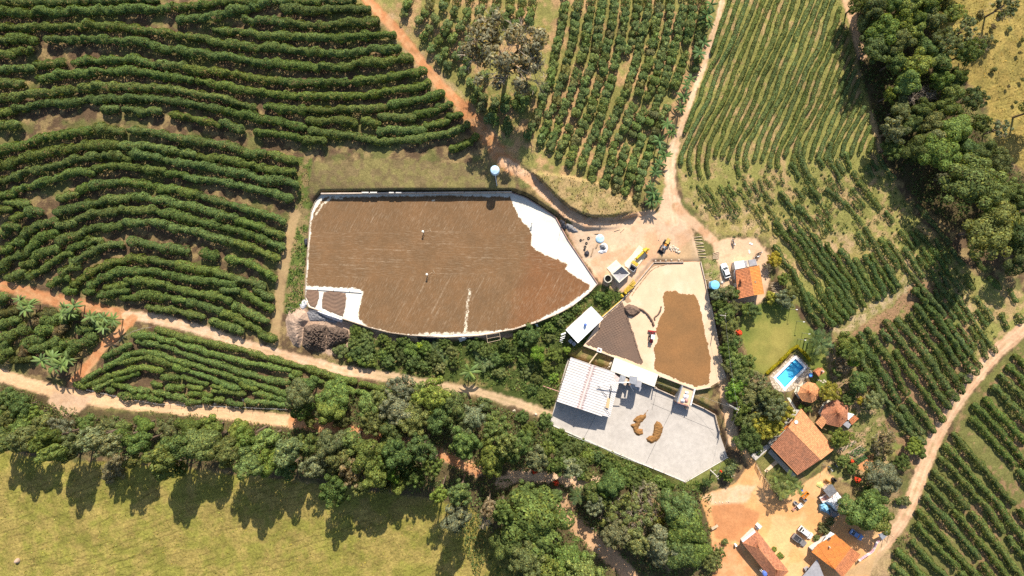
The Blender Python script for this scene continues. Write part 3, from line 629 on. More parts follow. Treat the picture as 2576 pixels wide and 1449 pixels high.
# ---- triangle of smaller bushes between the two dirt roads
HH = [((0, 2), [
 [(1590,420),(1800,490),(2050,540),(2400,620),(2576,660)], [(1350,480),(1560,480),(1590,500)], [(1630,510),(2000,620),(2200,680),(2576,765)], [(1050,690),(1180,640),(1310,580)], [(1390,540),(1480,550),(1750,610),(2050,730),(2300,800),(2576,885)],
 [(1070,790),(1250,690),(1290,670)], [(1330,660),(1450,640),(1700,700),(1960,785)], [(2000,790),(2300,890),(2576,960)], [(840,930),(1000,830)], [(1040,820),(1200,750),(1420,715)], [(1480,700),(1700,755),(1880,825)], [(1920,840),(2150,930),(2400,1010)], [(2440,960),(2576,1010)],
 [(900,970),(1100,885)], [(1150,870),(1390,800)], [(1430,790),(1620,820)], [(1760,790),(1850,830)], [(970,1010),(1120,930)], [(1180,920),(1380,850)], [(1650,900),(1780,900)], [(1850,900),(2080,960)], [(2150,980),(2250,1000)],
 [(1090,1020),(1130,1030)], [(1160,970),(1240,1000)], [(1270,1000),(1360,1030)], [(1400,1020),(1480,1040)], [(1540,970),(1600,985)], [(1560,1050),(1700,1060)], [(1700,990),(1830,1000)], [(1900,990),(2020,1010)], [(1920,1060),(2120,1080)], [(2150,1030),(2280,1040)], [(2330,1050),(2450,1060)],
 [(780,960),(850,990)], [(1210,1080),(1350,1095)], [(1400,1090),(1470,1095)], [(1510,1110),(1620,1120)], [(1700,1085),(1850,1115)], [(1890,1145),(2000,1150)], [(2060,1120),(2120,1125)], [(2180,1130),(2230,1130)], [(2300,1155),(2420,1170)], [(2490,1130),(2576,1160)]]),
 ((1, 2), [
 [(0,660),(100,705),(400,775),(700,865),(990,945)], [(0,765),(120,790),(330,830)], [(380,860),(440,870)], [(0,885),(200,930),(320,960)], [(350,890),(540,960)], [(560,920),(660,935)], [(730,960),(850,1000)], [(880,1010),(980,1040)], [(1060,960),(1250,1010)], [(1270,1010),(1380,1050)], [(1030,1040),(1120,1070)], [(1170,1070),(1310,1110)],
 [(0,965),(130,1010),(300,1060)], [(0,1060),(150,1090)], [(180,1100),(320,1140)], [(0,1140),(120,1160)], [(150,1160),(330,1180)]])]
plant_hedges(gather(HH), 'tri', 1.7, 1.7, 150, .34, (.135, .165, .048), False, lump=.3, wob=.35)
label_rows('tri', 'coffee hedge', 'in the road triangle', 'upper road', 'its narrow tip', 'coffee hedges in the triangle between the roads')

# ---- pocket of rounded hedges at the road fork
GP = [(0,380,170,330,G_COF),(30,500,300,400,G_COF),(240,565,420,500,G_COF),(360,615,570,520,G_COF),(400,430,510,420,G_COF),(500,640,690,560,G_COF),(640,690,930,490,G_COF),(475,340,620,310,G_COF),(420,270,520,250,(.10,.095,.035)),(800,430,930,380,G_COF),
      (0,700,90,640,G_COF),(310,370,400,330,(.17,.115,.06)),(570,470,650,400,(.17,.115,.06)),(190,690,260,610,(.15,.095,.05)),(0,270,150,230,(.10,.09,.035)),(20,590,60,560,G_COF),(0,140,60,110,G_COF),(150,720,280,700,(.09,.09,.03)),(640,330,760,280,G_COF),(880,350,1010,300,(.08,.09,.03))]
plant_hedges([T(0, 2, [(a, b), (c, d)]) for a, b, c, d, k in GP], 'pocket', 2.9, 2.5, 240, .37, G_COF, False)
for (o, m, L, p), g in zip(HED[-1][1], GP): o.color = (*jit(g[4], hr, .1), 1)
for i, ((o, m, L, p), g) in enumerate(zip(HED[-1][1], GP)):
    tag(o, f"{'browned' if g[4][0] > .09 else 'rounded green'} coffee hedge at the road fork, {ordn(sorted(range(len(GP)), key=lambda q: GP[q][1]).index(i))} from the top", 'hedge', 'rounded hedges at the road fork')

# ---- field beyond the right-hand road
def row_dir(x, y, n):
    pts = [(x, y)]; a = .80
    for _ in range(n):
        x += 12 * math.cos(a); y += 12 * math.sin(a); a += .006
        pts.append((x, y))
    return pts
FS = [(T(3, 2, [(2500, 680)])[0], 16), (T(3, 2, [(2430, 790)])[0], 22), (T(3, 2, [(2350, 880)])[0], 28), (T(3, 2, [(2280, 990)])[0], 34), (T(3, 2, [(2200, 1120)])[0], 38), (T(3, 2, [(2090, 1180)])[0], 44), (T(3, 2, [(2060, 1310)])[0], 46)]
FS += [(T(3, 3, [p])[0], n) for p, n in (((1870, 30), 48), ((1790, 140), 46), ((1750, 270), 42), ((1680, 400), 40), ((1630, 530), 36), ((1575, 650), 33), ((1520, 800), 30), ((1500, 930), 26), ((1460, 1110), 22), ((1310, 1190), 20), ((1280, 1340), 16))]
pcs = []
for (x, y), n in FS:
    pts = row_dir(x, y, n); cut = hr.integers(6, max(8, n - 4))
    if n > 24 and hr.random() < .7: pcs += [pts[:cut], [(a + 7, b + 7) for a, b in pts[cut:cut + 1]] + pts[cut + 1:]]
    else: pcs.append(pts)
plant_hedges(pcs, 'beyond', 1.75, 1.7, 140, .34, G_COF2, False, wob=.3)
label_rows('beyond', 'straight coffee hedge', 'beyond side road', 'top corner', 'the road', 'coffee hedges of the field beyond the side road')

# ---- big field of young rows between the banana road and the right-hand wood
def gcurve(y): return float(np.interp(y, [-80, 0, 125, 175, 250, 275, 362, 400, 440, 480, 557, 690, 820, 900], [190, 165, 118, 95, 66, 52, 11, 0, 6, 26, 84, 168, 245, 290]))
def l_bound(y): return float(np.interp(y, [-80, 0, 90, 170, 270, 330, 400, 430], [1830, 1826, 1802, 1780, 1742, 1720, 1704, 1708]))
def r_bound(y): return float(np.interp(y, [-80, 0, 50, 110, 150, 200, 290, 380, 430], [2112, 2116, 2128, 2142, 2150, 2165, 2190, 2206, 2222]))
pcs = []
for k in range(-3, 25):
    xk = 1714 + 20.2 * k; seg = []
    for y in range(-70, 470, 10):
        x = xk + gcurve(y) + 2.5 * math.sin(y / 37 + k)
        lim = 455 - 3.6 * abs(k - 3) if k > 3 else 450
        ok = l_bound(y) < x < r_bound(y) - 3 and y < lim
        if ok and (y > 395 and hr.random() < .22): ok = False
        if ok: seg.append((x, y))
        else:
            if len(seg) > 2: pcs.append(seg)
            seg = []
    if len(seg) > 2: pcs.append(seg)
plant_hedges(pcs, 'young', 1.2, .95, 110, .27, (.142, .165, .058), False, name='young_coffee_row', lump=.2, wob=.12)
for i, (o, m, L, p) in enumerate(HED[-1][1]):
    tag(o, f"{'long' if L > 20 else 'short'} young coffee row bending down the slope, {ordn(i)} from the banana road", 'coffee row', 'young coffee rows beside the banana road')
# the same rows run on round the bend, broken up and low
pcs = []
for k in range(0, 25):
    xk = 1714 + 20.2 * k; seg = []; on = True
    for y in range(452, 640, 8):
        if hr.random() < (.16 if on else .30): on = not on
        x = xk + gcurve(y) + 2.5 * math.sin(y / 37 + k)
        ok = on and y > 470 - 3.6 * abs(k - 3) and sdf_poly(np.array([x]), np.array([float(y)]), [(1722, 440), (2060, 420), (2190, 500), (2200, 560), (2090, 590), (1960, 590), (1900, 555), (1790, 540)])[0] < 0
        if ok: seg.append((x, y))
        else:
            if len(seg) > 1: pcs.append(seg)
            seg = []
    if len(seg) > 1: pcs.append(seg)
plant_hedges(pcs, 'bend', 1.1, .8, 62, .26, (.125, .15, .055), False, name='young_coffee_row', wob=.5, lump=.4)
for i, (o, m, L, p) in enumerate(sorted(HED[-1][1], key=lambda q: q[1][0] + q[1][1])):
    tag(o, f"{'tiny' if L < 3 else 'short' if L < 7 else 'long'} broken piece of young coffee row at the bend, {ordn(i)} from the clearing", 'coffee row', 'broken young rows at the bend')
EM = [((3, 1), [
 [(320,0),(310,130),(370,250),(430,340)], [(620,0),(610,130),(650,220),(720,340)], [(510,100),(550,220)], [(780,100),(830,240)], [(700,170),(750,280)], [(860,290),(910,370)], [(920,390),(990,470),(1050,550),(1130,640)], [(1190,690),(1250,780)], [(1000,230),(1060,310)], [(1050,180),(1100,250)], [(1110,130),(1200,250),(1260,350)],
 [(440,460),(520,540)], [(240,200),(310,330)], [(340,650),(420,750)], [(700,520),(760,600)], [(1340,880),(1400,960),(1470,1050)], [(1440,890),(1520,1000)], [(1500,870),(1620,1010)], [(1510,620),(1600,730),(1700,850),(1830,1000)], [(910,900),(990,1020)], [(1230,990),(1320,1130),(1420,1280),(1560,1449)], [(1190,1060),(1310,1240)], [(1380,1050),(1450,1160),(1560,1330)],
 [(1560,1060),(1690,1240)], [(1650,1050),(1740,1180),(1830,1310)], [(1690,960),(1830,1190)], [(1210,1230),(1330,1430)], [(1520,1130),(1640,1290)], [(1660,1320),(1750,1449)], [(1740,1290),(1820,1420)], [(1860,1350),(1930,1449)], [(1840,1050),(1960,1210)], [(2050,1080),(2170,1260)], [(2240,1340),(2330,1449)], [(1990,1330),(2070,1449)],
 [(190,580),(250,660)], [(300,630),(330,680)], [(600,450),(680,510)], [(140,490),(200,560)], [(1130,960),(1180,1030)], [(990,850),(1060,980),(1120,1090),(1180,1190)]]),
 ((3, 2), [[(1690,30),(1720,110)], [(1760,160),(1880,300)], [(1930,370),(2030,520)], [(2060,560),(2080,610)], [(2060,690),(2140,790)], [(1760,20),(1900,190),(2000,340)], [(2050,400),(2110,500)], [(2140,540),(2200,700)], [(1900,70),(2030,270)], [(2100,100),(2160,190)], [(2110,240),(2200,370)], [(2190,220),(2260,310)], [(2050,300),(2110,390)], [(2140,430),(2220,540)], [(2230,550),(2290,640)], [(2430,30),(2500,130)], [(2350,270),(2420,390)], [(2520,270),(2560,340)]])]
plant_hedges(gather(EM), 'patchy', 1.35, 1.05, 105, .29, (.118, .145, .052), False, name='young_coffee_row', wob=.4)
for i, (o, m, L, p) in enumerate(sorted(HED[-1][1], key=lambda q: q[1][1])):
    tag(o, f"{'stubby' if L < 5 else 'short' if L < 12 else 'long'} piece of young coffee row in the patchy dry slope, {ordn(i)} from its upper edge", 'coffee row', 'pieces of young rows in the patchy slope')
EB = [((3, 1), [[(80,790),(200,960),(300,1100),(420,1280),(520,1449)], [(230,850),(340,1000),(430,1130),(560,1300),(680,1449)], [(340,880),(450,1040),(560,1190),(690,1350),(770,1449)], [(450,910),(560,1070),(640,1200),(760,1380),(810,1449)], [(600,1010),(720,1200),(840,1380),(885,1449)], [(740,1070),(860,1250),(960,1449)], [(880,1160),(960,1290),(1050,1449)], [(980,1130),(1060,1270),(1150,1449)], [(1040,1120),(1160,1290),(1240,1449)], [(80,1030),(170,1180),(260,1310),(340,1449)], [(1200,1230),(1300,1420)]]),
 ((3, 2), [[(340,0),(400,200),(540,380)], [(410,60),(520,210),(650,370)], [(520,0),(620,200),(730,340)], [(600,20),(680,150),(790,300)], [(685,0),(790,170),(850,250)], [(770,0),(880,190)], [(885,0),(970,170)], [(960,0),(1020,80)], [(1050,0),(1110,110)], [(1150,0),(1180,70)], [(1240,0),(1265,40)]])]
plant_hedges(gather(EB), 'block', 1.6, 1.3, 135, .31, (.108, .138, .046), False)
label_rows('block', 'bushy coffee hedge', 'above the lawn', 'the top', 'the lawn', 'coffee hedges of the block above the lawn')
EC = [((3, 2), [[(930,700),(1010,850),(1140,1080),(1260,1190)], [(1240,1230),(1330,1330),(1450,1449),(1560,1560)], [(920,470),(1000,620),(1120,800),(1230,980)], [(1250,1020),(1310,1140)], [(1060,500),(1170,650),(1300,850),(1400,1050)], [(1350,1210),(1430,1310),(1530,1449)], [(1290,640),(1400,820),(1560,1020),(1720,1240),(1760,1330)], [(1430,1120),(1560,1260),(1660,1440)],
 [(1190,340),(1350,560),(1500,740),(1650,960),(1820,1200)], [(1310,320),(1480,530),(1650,760),(1800,990)], [(1820,1040),(1880,1110)], [(1430,270),(1600,500),(1750,720),(1880,900),(1950,1040)], [(1500,180),(1650,380),(1780,560),(1850,670)], [(1860,700),(1900,760)], [(1480,20),(1640,220),(1800,440),(1990,740)], [(2010,780),(2080,850)], [(1560,20),(1680,150)], [(1700,190),(1760,280)], [(1810,340),(1860,420)], [(1890,470),(2030,650)], [(1950,880),(2010,930)], [(1000,420),(1020,440)], [(1150,440),(1220,520)], [(1380,1260),(1440,1400)]])]
plant_hedges([T(3, 2, p) for p in EC[0][1]], 'roadside', 1.85, 1.75, 150, .34, (.105, .132, .046), False)
for i, (o, m, L, p) in enumerate(sorted(HED[-1][1], key=lambda q: q[1][0] * .8 - q[1][1] * .6)):
    tag(o, f"{'short' if L < 9 else 'long'} slanting coffee hedge between garden and side road, {ordn(i)} from the garden", 'hedge', 'coffee hedges between garden and side road')

# ---- single bushes of the upper middle field
def crown_mesh(name, K, lob, nleaf, leaf, rng, flat=.8, low=-.35, inner=.12, core=True, mats=(LEAF,)):
    """crown of unit radius: leaves on the shells of K overlapping lobes"""
    cs = []
    for i in range(K):
        d = rng.normal(size=3); d[2] = abs(d[2]) * .9 + low * rng.random(); d /= np.linalg.norm(d)
        cs.append(np.r_[d * rng.uniform(.35, 1 - lob[0] * .7), rng.uniform(*lob)])
    if core: cs.append(np.array([0, 0, 0, .62]))
    cs = np.array(cs); wts = cs[:, 3] ** 2; which = rng.choice(len(cs), nleaf * 2, p=wts / wts.sum())
    d = rng.normal(size=(nleaf * 2, 3)); d[:, 2] += .35; d /= np.linalg.norm(d, axis=1, keepdims=True)
    r = cs[which, 3] * (1 - inner * rng.random(nleaf * 2) ** 1.5)
    pos = cs[which, :3] + d * r[:, None]
    keep = np.ones(len(pos), bool)
    for j in range(len(cs)): keep &= (np.linalg.norm(pos - cs[j, :3], axis=1) > cs[j, 3] * .72) | (which == j)
    keep &= rng.random(len(pos)) < np.where(d[:, 2] < -.3, .35, 1)
    pos, d = pos[keep][:nleaf], d[keep][:nleaf]
    d = d + rng.normal(0, .26, d.shape); pos = pos * np.array([1, 1, flat])
    Vv, Fq = leaf_quads(pos, d, leaf * rng.uniform(.6, 1.4, len(pos)), rng)
    return np_mesh(name, Vv, Fq, mats)
br = np.random.default_rng(21)
BUSH = [crown_mesh('coffee_bush', 6, (.40, .55), 420, .25, br, 1.0) for _ in range(7)]
def stem_mesh(r=.08, h=1.0, name='trunk'):
    return MB().tube((0, 0, -.2), (0, 0, h * .5), r, r * .8, 7, False).tube((0, 0, h * .5), (.05 * h, .03 * h, h), r * .8, r * .5, 7).mesh(name, BARK)
bushes = []
CROWS = [(535,125,1400),(670,250,1470),(800,380,1520),(920,510,1600),(1035,640,1700),(1150,770,1735),(1370,900,1870),(1490,1040,1910),(1605,1160,1940),(1720,1270,1990),(1830,1390,2010)]
def crx(x0, x1, y):
    t = y / 1449.0
    return x0 + (x1 - x0) * (.35 * t + .65 * t * t) if t <= 1 else x1 - .27 * (y - 1449)
ri = 0
for x0, x1, ye in CROWS:
    y = -260 + br.uniform(0, 60)
    while y < ye - 25:
        x = crx(x0, x1, y) if y > 0 else x0 - .1 * y
        if br.random() > .04: bushes.append((T(2, 0, [(x + br.uniform(-9, 9), y)])[0], br.uniform(.92, 1.18), ri))
        y += br.uniform(70, 86)
    ri += 1
for y in range(-250, 520, 84): bushes.append((T(2, 0, [(1262 - .2 * max(y, 0) * (y / 520) + br.uniform(-8, 8), y)])[0], br.uniform(.8, 1.0), ri))
ri += 1
for y in range(-250, 700, 86): bushes.append((T(2, 0, [(1925 - .11 * max(0, y) + br.uniform(-15, 15), y)])[0], br.uniform(.85, 1.05), ri))
for pts in ([(1560,-130),(1540,-40),(1530,60),(1490,130)], [(1770,-120),(1750,-40),(1740,50),(1690,135),(1640,215)], [(1920,-120),(1905,-30),(1880,60),(1810,190),(1740,290),(1690,355)], [(2050,-100),(2020,-10),(1985,110),(1925,250),(1900,320),(1830,400),(1770,480)], [(2170,-100),(2150,-20),(2125,120),(2060,250),(1990,400),(1900,530),(1850,600)],
            [(2310,-100),(2290,-10),(2260,120),(2200,250),(2150,370),(2080,480),(2010,570),(1930,660)], [(2450,-100),(2430,0),(2410,90),(2360,200)], [(2240,510),(2130,620),(2070,730)], [(2576,-100),(2560,0),(2545,100),(2510,190)], [(2300,780),(2160,840)], [(2230,930),(2200,1010)], [(2690,-80),(2680,20),(2660,130),(2620,240),(2590,330)], [(2800,-80),(2790,20),(2770,120),(2750,220)],
            [(2300,1000),(2270,1090),(2340,1180)], [(2410,1020),(2390,1120),(2400,1210)], [(2520,1000),(2500,1090),(2530,1230),(2540,1310)], [(2680,860),(2640,960),(2600,1050)], [(2770,900),(2700,1010),(2690,1100)]):
    ri += 1
    for x, y in pts: bushes.append((T(1, 0, [(x + br.uniform(-6, 6), y)])[0], br.uniform(.95, 1.2), ri))
seen_b = sorted([b for b in bushes if b[0][1] > -8], key=lambda b: -b[0][1])
extra = [b for b in bushes if b[0][1] <= -8] + seen_b[298:]
# the 292 in the picture stand singly; the field's continuation beyond the top edge is one mass
rows_n = {}
for (x, y), r, k in seen_b[:298]:
    p = P(x, y, .9); z0 = gz(p.x, p.y)
    o = link('coffee_bush', BUSH[br.integers(7)], loc=(p.x, p.y, z0 + .95 * r), rot=(0, 0, ang(-.28 if x > 1288 else -.45, 1) + br.uniform(-.25, .25) + math.pi * br.integers(2)), scale=(r * 1.68, r * 1.36, r * 1.15))
    o.color = (*jit((.142, .165, .058) if br.random() > .06 else (.16, .145, .06), br, .18), 1)
    rows_n.setdefault(k, []).append((y, o))
for rank, k in enumerate(sorted(rows_n, key=lambda k: rows_n[k][0][1].location.x)):
    for i, (y, o) in enumerate(sorted(rows_n[k], key=lambda q: q[0])):
        tag(o, f'round coffee bush of the middle field, {ordn(rank)} row from dirt road, {ordn(i)} down', 'coffee bush', 'coffee bushes of the upper middle field')
def mass(name, items, colour, nleaf, leaf, rng, kind='stuff'):
    """many small plants as one mass: items = (world centre, radii)"""
    C = []; D = []; S = []
    for c, (a, b, h) in items:
        d = rng.normal(size=(nleaf, 3)); d[:, 2] = np.abs(d[:, 2]) ; d /= np.linalg.norm(d, axis=1, keepdims=True)
        C.append(np.array(c)[None, :] + d * np.array([a, b, h]) * (1 - .15 * rng.random((nleaf, 1)) ** 2)); D.append(d + rng.normal(0, .28, d.shape)); S.append(leaf * rng.uniform(.7, 1.3, nleaf))
    Vv, Fq = leaf_quads(np.vstack(C), np.vstack(D), np.concatenate(S), rng)
    o = link(name, np_mesh(name, Vv, Fq, (LEAF,))); o.color = (*colour, 1); return tag(o, kind=kind)
tag(mass('coffee_field', [((p.x, p.y, gz(p.x, p.y) + .2), (1.35, 1.35, 1.8)) for p in (P(x, y, .9) for (x, y), r, k in extra)], (.142, .165, .058), 260, .3, br), 'rows of coffee bushes running on past the upper edge')
# saplings scattered over the patchy slope
sap = []
for k in range(40):
    xk = 1714 + 20.2 * k - 260
    for y in np.arange(400, 900, 8.5):
        x = xk + gcurve(y)
        if sdf_poly(np.array([x]), np.array([float(y)]), [(1715, 440), (1800, 455), (1900, 435), (2000, 425), (2200, 420), (2300, 545), (2440, 690), (2570, 750), (2560, 800), (2440, 930), (2360, 870), (2290, 740), (2210, 640), (2050, 600), (1935, 590), (1840, 600), (1760, 545)])[0] < 0 and br.random() < .42:
            p = P(x + br.uniform(-3, 3), y + br.uniform(-3, 3)); s_ = br.uniform(.25, .62)
            sap.append(((p.x, p.y, p.z), (s_, s_, s_ * 1.4)))
tag(mass('coffee_saplings', sap, (.095, .12, .045), 34, .24, br), 'small coffee saplings dotted over the patchy dry slope')

# ---- weeds and tall grass where nobody could count them
def weeds(name, polys, per, size, colour, rng, hmax=.5, label=None, holes=(), upness=.9):
    Cs = []
    for poly in polys:
        xs = [p[0] for p in poly]; ys = [p[1] for p in poly]
        area = (max(xs) - min(xs)) * (max(ys) - min(ys)) / 81.0; n = int(area * per)
        x = rng.uniform(min(xs), max(xs), n); y = rng.uniform(min(ys), max(ys), n)
        k = (sdf_poly(x, y, poly) + (fbm(x / 9, y / 9, 3, 31) - .5) * 14 < 0) & (fbm(x / 16, y / 16, 3, 77) > rng.uniform(.3, .58, n))
        for h_ in holes: k &= sdf_poly(x, y, h_) > 0
        x, y = x[k], y[k]; z = hgt(x, y) + hmax * rng.random(len(x)) ** 1.5 * (.3 + .9 * fbm(x / 12, y / 12, 2, 41))
        kk = (CAM_H - z) / CAM_H / PPM
        Cs.append(np.stack([(x - FW / 2) * kk, (FH / 2 - y) * kk, z], 1))
    C = np.vstack(Cs); D = np.array([0, 0, upness]) + rng.normal(0, .5, C.shape)
    Vv, Fq = leaf_quads(C, D, size * rng.uniform(.6, 1.4, len(C)), rng, .5)
    o = link(name, np_mesh(name, Vv, Fq, (LEAF,))); o.color = (*colour, 1); return tag(o, label, kind='stuff')
wr = np.random.default_rng(33)
SLOPE1 = [(880, 850), (930, 850), (1000, 862), (1130, 866), (1290, 850), (1345, 825), (1400, 800), (1500, 728), (1528, 706), (1575, 738), (1510, 797), (1465, 868), (1435, 890), (1410, 965), (1385, 1020), (1290, 985), (1200, 960), (1120, 950), (1000, 935), (940, 915)]
weeds('slope_weeds', [SLOPE1], 10, .42, (.118, .15, .042), wr, 1.1, 'tangled green weeds on the slope under the drying yard', [T(1, 2, [(x - 14, 440), (x + 14, 440), (x + 22, 850), (x - 8, 850)]) for x in (945, 1225, 1405, 2085, 2330)] + [QL('Q4', [(845, 155), (1085, 405), (575, 895), (330, 630)])])
weeds('bank_weeds', [[(1370, 1070), (1440, 1096), (1503, 1124), (1600, 1164), (1700, 1212), (1800, 1200), (1780, 1235), (1640, 1225), (1480, 1170), (1360, 1110)]], 12, .42, (.105, .145, .035), wr, 1.0, 'green weeds on the bank below the concrete court')
weeds('edge_weeds', [[(770, 560), (768, 640), (764, 740), (772, 770), (735, 788), (718, 790), (718, 720), (738, 620), (750, 570)]], 11, .42, (.10, .14, .035), wr, 1.1, 'strip of weeds along the drying yard wall')
weeds('dry_grass', [[(1300, 425), (1345, 448), (1395, 488), (1440, 526), (1500, 548), (1560, 551), (1605, 540), (1590, 500), (1500, 458), (1400, 440)], [(745, 398), (785, 400), (776, 490), (785, 520), (745, 525)]], 6, .34, (.22, .16, .07), wr, .45, 'dry tufted grass on the cut bank and field edge')
weeds('aisle_grass', [[(1720, 470), (1710, 400), (1750, 280), (1835, 0), (2115, 0), (2150, 150), (2200, 380), (2300, 540), (2450, 690), (2540, 760), (2440, 930), (2330, 800), (2100, 830), (1940, 600), (1800, 580)]], 2.6, .3, (.16, .165, .045), wr, .25, 'yellow green grass between the young coffee rows')
weeds('field_grass', [[(0, 0), (900, 0), (1180, 300), (1170, 390), (780, 400), (730, 520), (690, 850), (380, 790), (0, 700)]], .35, .30, (.12, .125, .04), wr, .12, 'grass tufts between the coffee hedges')
weeds('pasture_tufts', [[(0, 1120), (340, 1170), (700, 1205), (1180, 1270), (1300, 1420), (1300, 1470), (-40, 1470), (-40, 1120)]], 1.1, .36, (.275, .24, .06), wr, .25, 'tufts of yellow grass in the lower pasture')
weeds('meadow_tufts', [[(2400, 0), (2620, 0), (2620, 440), (2520, 380), (2480, 200), (2380, 130)]], 2.2, .36, (.30, .215, .07), wr, .25, 'tufts of yellow grass in the upper meadow')
weeds('garden_weeds', [[(2085, 990), (2150, 930), (2200, 985), (2250, 1100), (2240, 1210), (2160, 1150), (2095, 1090)], [(1780, 660), (1800, 650), (1812, 720), (1790, 745)], [(2115, 1290), (2200, 1215), (2270, 1210), (2250, 1290), (2200, 1340), (2150, 1320)]], 7, .34, (.12, .14, .045), wr, .5, 'patchy weeds around the garden and yard edges')
weeds('verge_grass', [[(350, 1028), (500, 1042), (730, 1075), (730, 1100), (500, 1070), (340, 1050)], [(0, 965), (60, 980), (120, 1010), (100, 1040), (0, 1000)], [(2262, 1340), (2230, 1449), (2300, 1449), (2300, 1340)]], 7, .4, (.13, .145, .045), wr, .7, 'grass verge along the lower dirt road')

weeds('undergrowth', [[(0, 985), (110, 1010), (250, 1045), (440, 1052), (720, 1085), (870, 985), (1000, 985), (1200, 1005), (1380, 1065), (1500, 1135), (1720, 1222), (1790, 1240), (1790, 1470), (1200, 1470), (1130, 1250), (700, 1190), (340, 1150), (0, 1120)]], 9, .5, (.11, .13, .045), wr, 2.6, 'undergrowth between the trees of the belt and grove', [[(735, 1050), (860, 1066), (1000, 1098), (1130, 1140), (1210, 1182), (1300, 1184), (1480, 1200), (1480, 1222), (1300, 1206), (1200, 1202), (1120, 1160), (990, 1118), (850, 1088), (735, 1072)], [(1400, 1240), (1450, 1300), (1560, 1400), (1640, 1470), (1580, 1470), (1500, 1390), (1400, 1290)]])
weeds('wood_undergrowth', [[(2185, -20), (2400, -20), (2360, 170), (2440, 260), (2520, 400), (2600, 450), (2600, 650), (2440, 590), (2300, 500), (2230, 380), (2200, 300), (2165, 200), (2160, 90)]], 7, .5, (.075, .095, .032), wr, 2.2, 'undergrowth between the trees of the meadow wood')
# ---- trees
tr_ = np.random.default_rng(51)
CR = {}
for kind, K, lob, flat, inner, core in (('lobed', 15, (.24, .38), .8, .09, True), ('round', 22, (.2, .3), .85, .12, True), ('fluffy', 34, (.15, .23), .8, .2, True), ('thin', 26, (.12, .2), .8, .5, False)):
    for sz, n, lf in (('s', 900, .19), ('m', 2600, .105), ('l', 5200, .072)):
        CR[kind, sz] = [crown_mesh('crown', K, lob, int(n * (.45 if kind == 'thin' else 1)), lf * (1.0 if kind != 'fluffy' else .92), tr_, flat, inner=inner, core=core) for _ in range(3)]
def twig_mesh(name, n, rng, up=.25):
    V = []; F = []
    def seg(a, b, r0, r1):
        d = b - a; d = d / (np.linalg.norm(d) + 1e-9); q = np.cross(d, [.3, .2, .9]); q /= np.linalg.norm(q) + 1e-9; q2 = np.cross(d, q); k = len(V)
        for c, r in ((a, r0), (b, r1)):
            for j in range(3): V.append(c + (q * math.cos(j * 2.094) + q2 * math.sin(j * 2.094)) * r)
        F.extend([(k, k + 1, k + 4, k + 3), (k + 1, k + 2, k + 5, k + 4), (k + 2, k, k + 3, k + 5)])
    def grow(a, d, l, r, lev):
        b = a + d * l; seg(a, b, r, r * .65)
        if lev == 0: return
        for _ in range(n):
            e = d + rng.normal(0, .55, 3); e[2] += up * .3; e /= np.linalg.norm(e); grow(b if rng.random() < .6 else a + (b - a) * rng.uniform(.5, 1), e, l * rng.uniform(.55, .85), r * .6, lev - 1)
    for i in range(7):
        a = rng.uniform(0, 6.28); d = np.array([math.cos(a), math.sin(a), rng.uniform(.1, 1.2)]); d /= np.linalg.norm(d); grow(np.array([0, 0, -.5]), d, .42, .028, 4)
    return np_mesh(name, np.array(V), np.array(F), (TWIG,))
TWIGS = [twig_mesh('branches', 3, tr_) for _ in range(3)]
TRUNK = MB().tube((0, 0, -.4), (.01, .01, .45), .05, .038, 8, False).tube((.01, .01, .45), (.03, -.02, 1), .038, .018, 8)
for a in (0.4, 2.3, 4.4): TRUNK.tube((.01, .01, .5), (.22 * math.cos(a), .22 * math.sin(a), .95), .022, .01, 6)
TRUNK = TRUNK.mesh('trunk', BARK)
PAL = dict(dark=(.098, .118, .042), mid=(.118, .142, .044), light=(.165, .19, .052), olive=(.150, .152, .060), gray=(.18, .174, .098), brown=(.21, .155, .092), yellow=(.28, .225, .04), bright=(.18, .24, .04))
WORD = dict(dark='dark green', mid='mid green', light='light green', olive='olive green', gray='greyish green', brown='brownish', yellow='yellowish', bright='bright green')
TREES = []
def tree(x, y, r, col='mid', kind='lobed', h=None, name='tree', zone='', flat=1.0):
    R = r / PPM * 1.08; h = h or R * 2.1 + 1.0
    Rz = max(R * .85, min(R * 1.9, .43 * h)); hc = h - Rz * .9; flat = Rz / R
    p = P(x, y, hc); z0 = gz(p.x, p.y)
    t = thing(name, None, 'tree' if name == 'tree' else 'shrub', (p.x, p.y, z0), tr_.uniform(0, 6.28))
    sz = 's' if R < 2.3 else 'm' if R < 4.3 else 'l'
    if kind == 'bare':
        c = link('branches', TWIGS[tr_.integers(3)], t, (0, 0, hc), None, (R, R, R * .8))
    else:
        c = link('crown', CR[kind, sz][tr_.integers(3)], t, (0, 0, hc), None, (R * tr_.uniform(.9, 1.12), R * tr_.uniform(.9, 1.12), R * flat))
        c.color = (*jit(PAL[col], tr_, .2), 1)
    if h > 2.0:
        s = max(hc, 1.0); link('trunk', TRUNK, t, (0, 0, 0), None, (min(s, R * 2), min(s, R * 2), s))
    if kind == 'thin' : link('branches', TWIGS[tr_.integers(3)], t, (0, 0, hc), None, (R * .95, R * .95, R * .75))
    TREES.append((t, x, y, r, col, kind, zone)); return t
def trees(zone, sheet, lst, hk=2.0, name='tree', k=.25, add=2.0):
    for it in lst:
        x, y, r, col, kind = it[:5]; (fx_, fy_), = T(*sheet, [(x, y)])
        tree(fx_, fy_, r * k, col, kind, it[5] if len(it) > 5 else (r * k / PPM) * hk + add * tr_.uniform(.6, 1.3), name, zone)
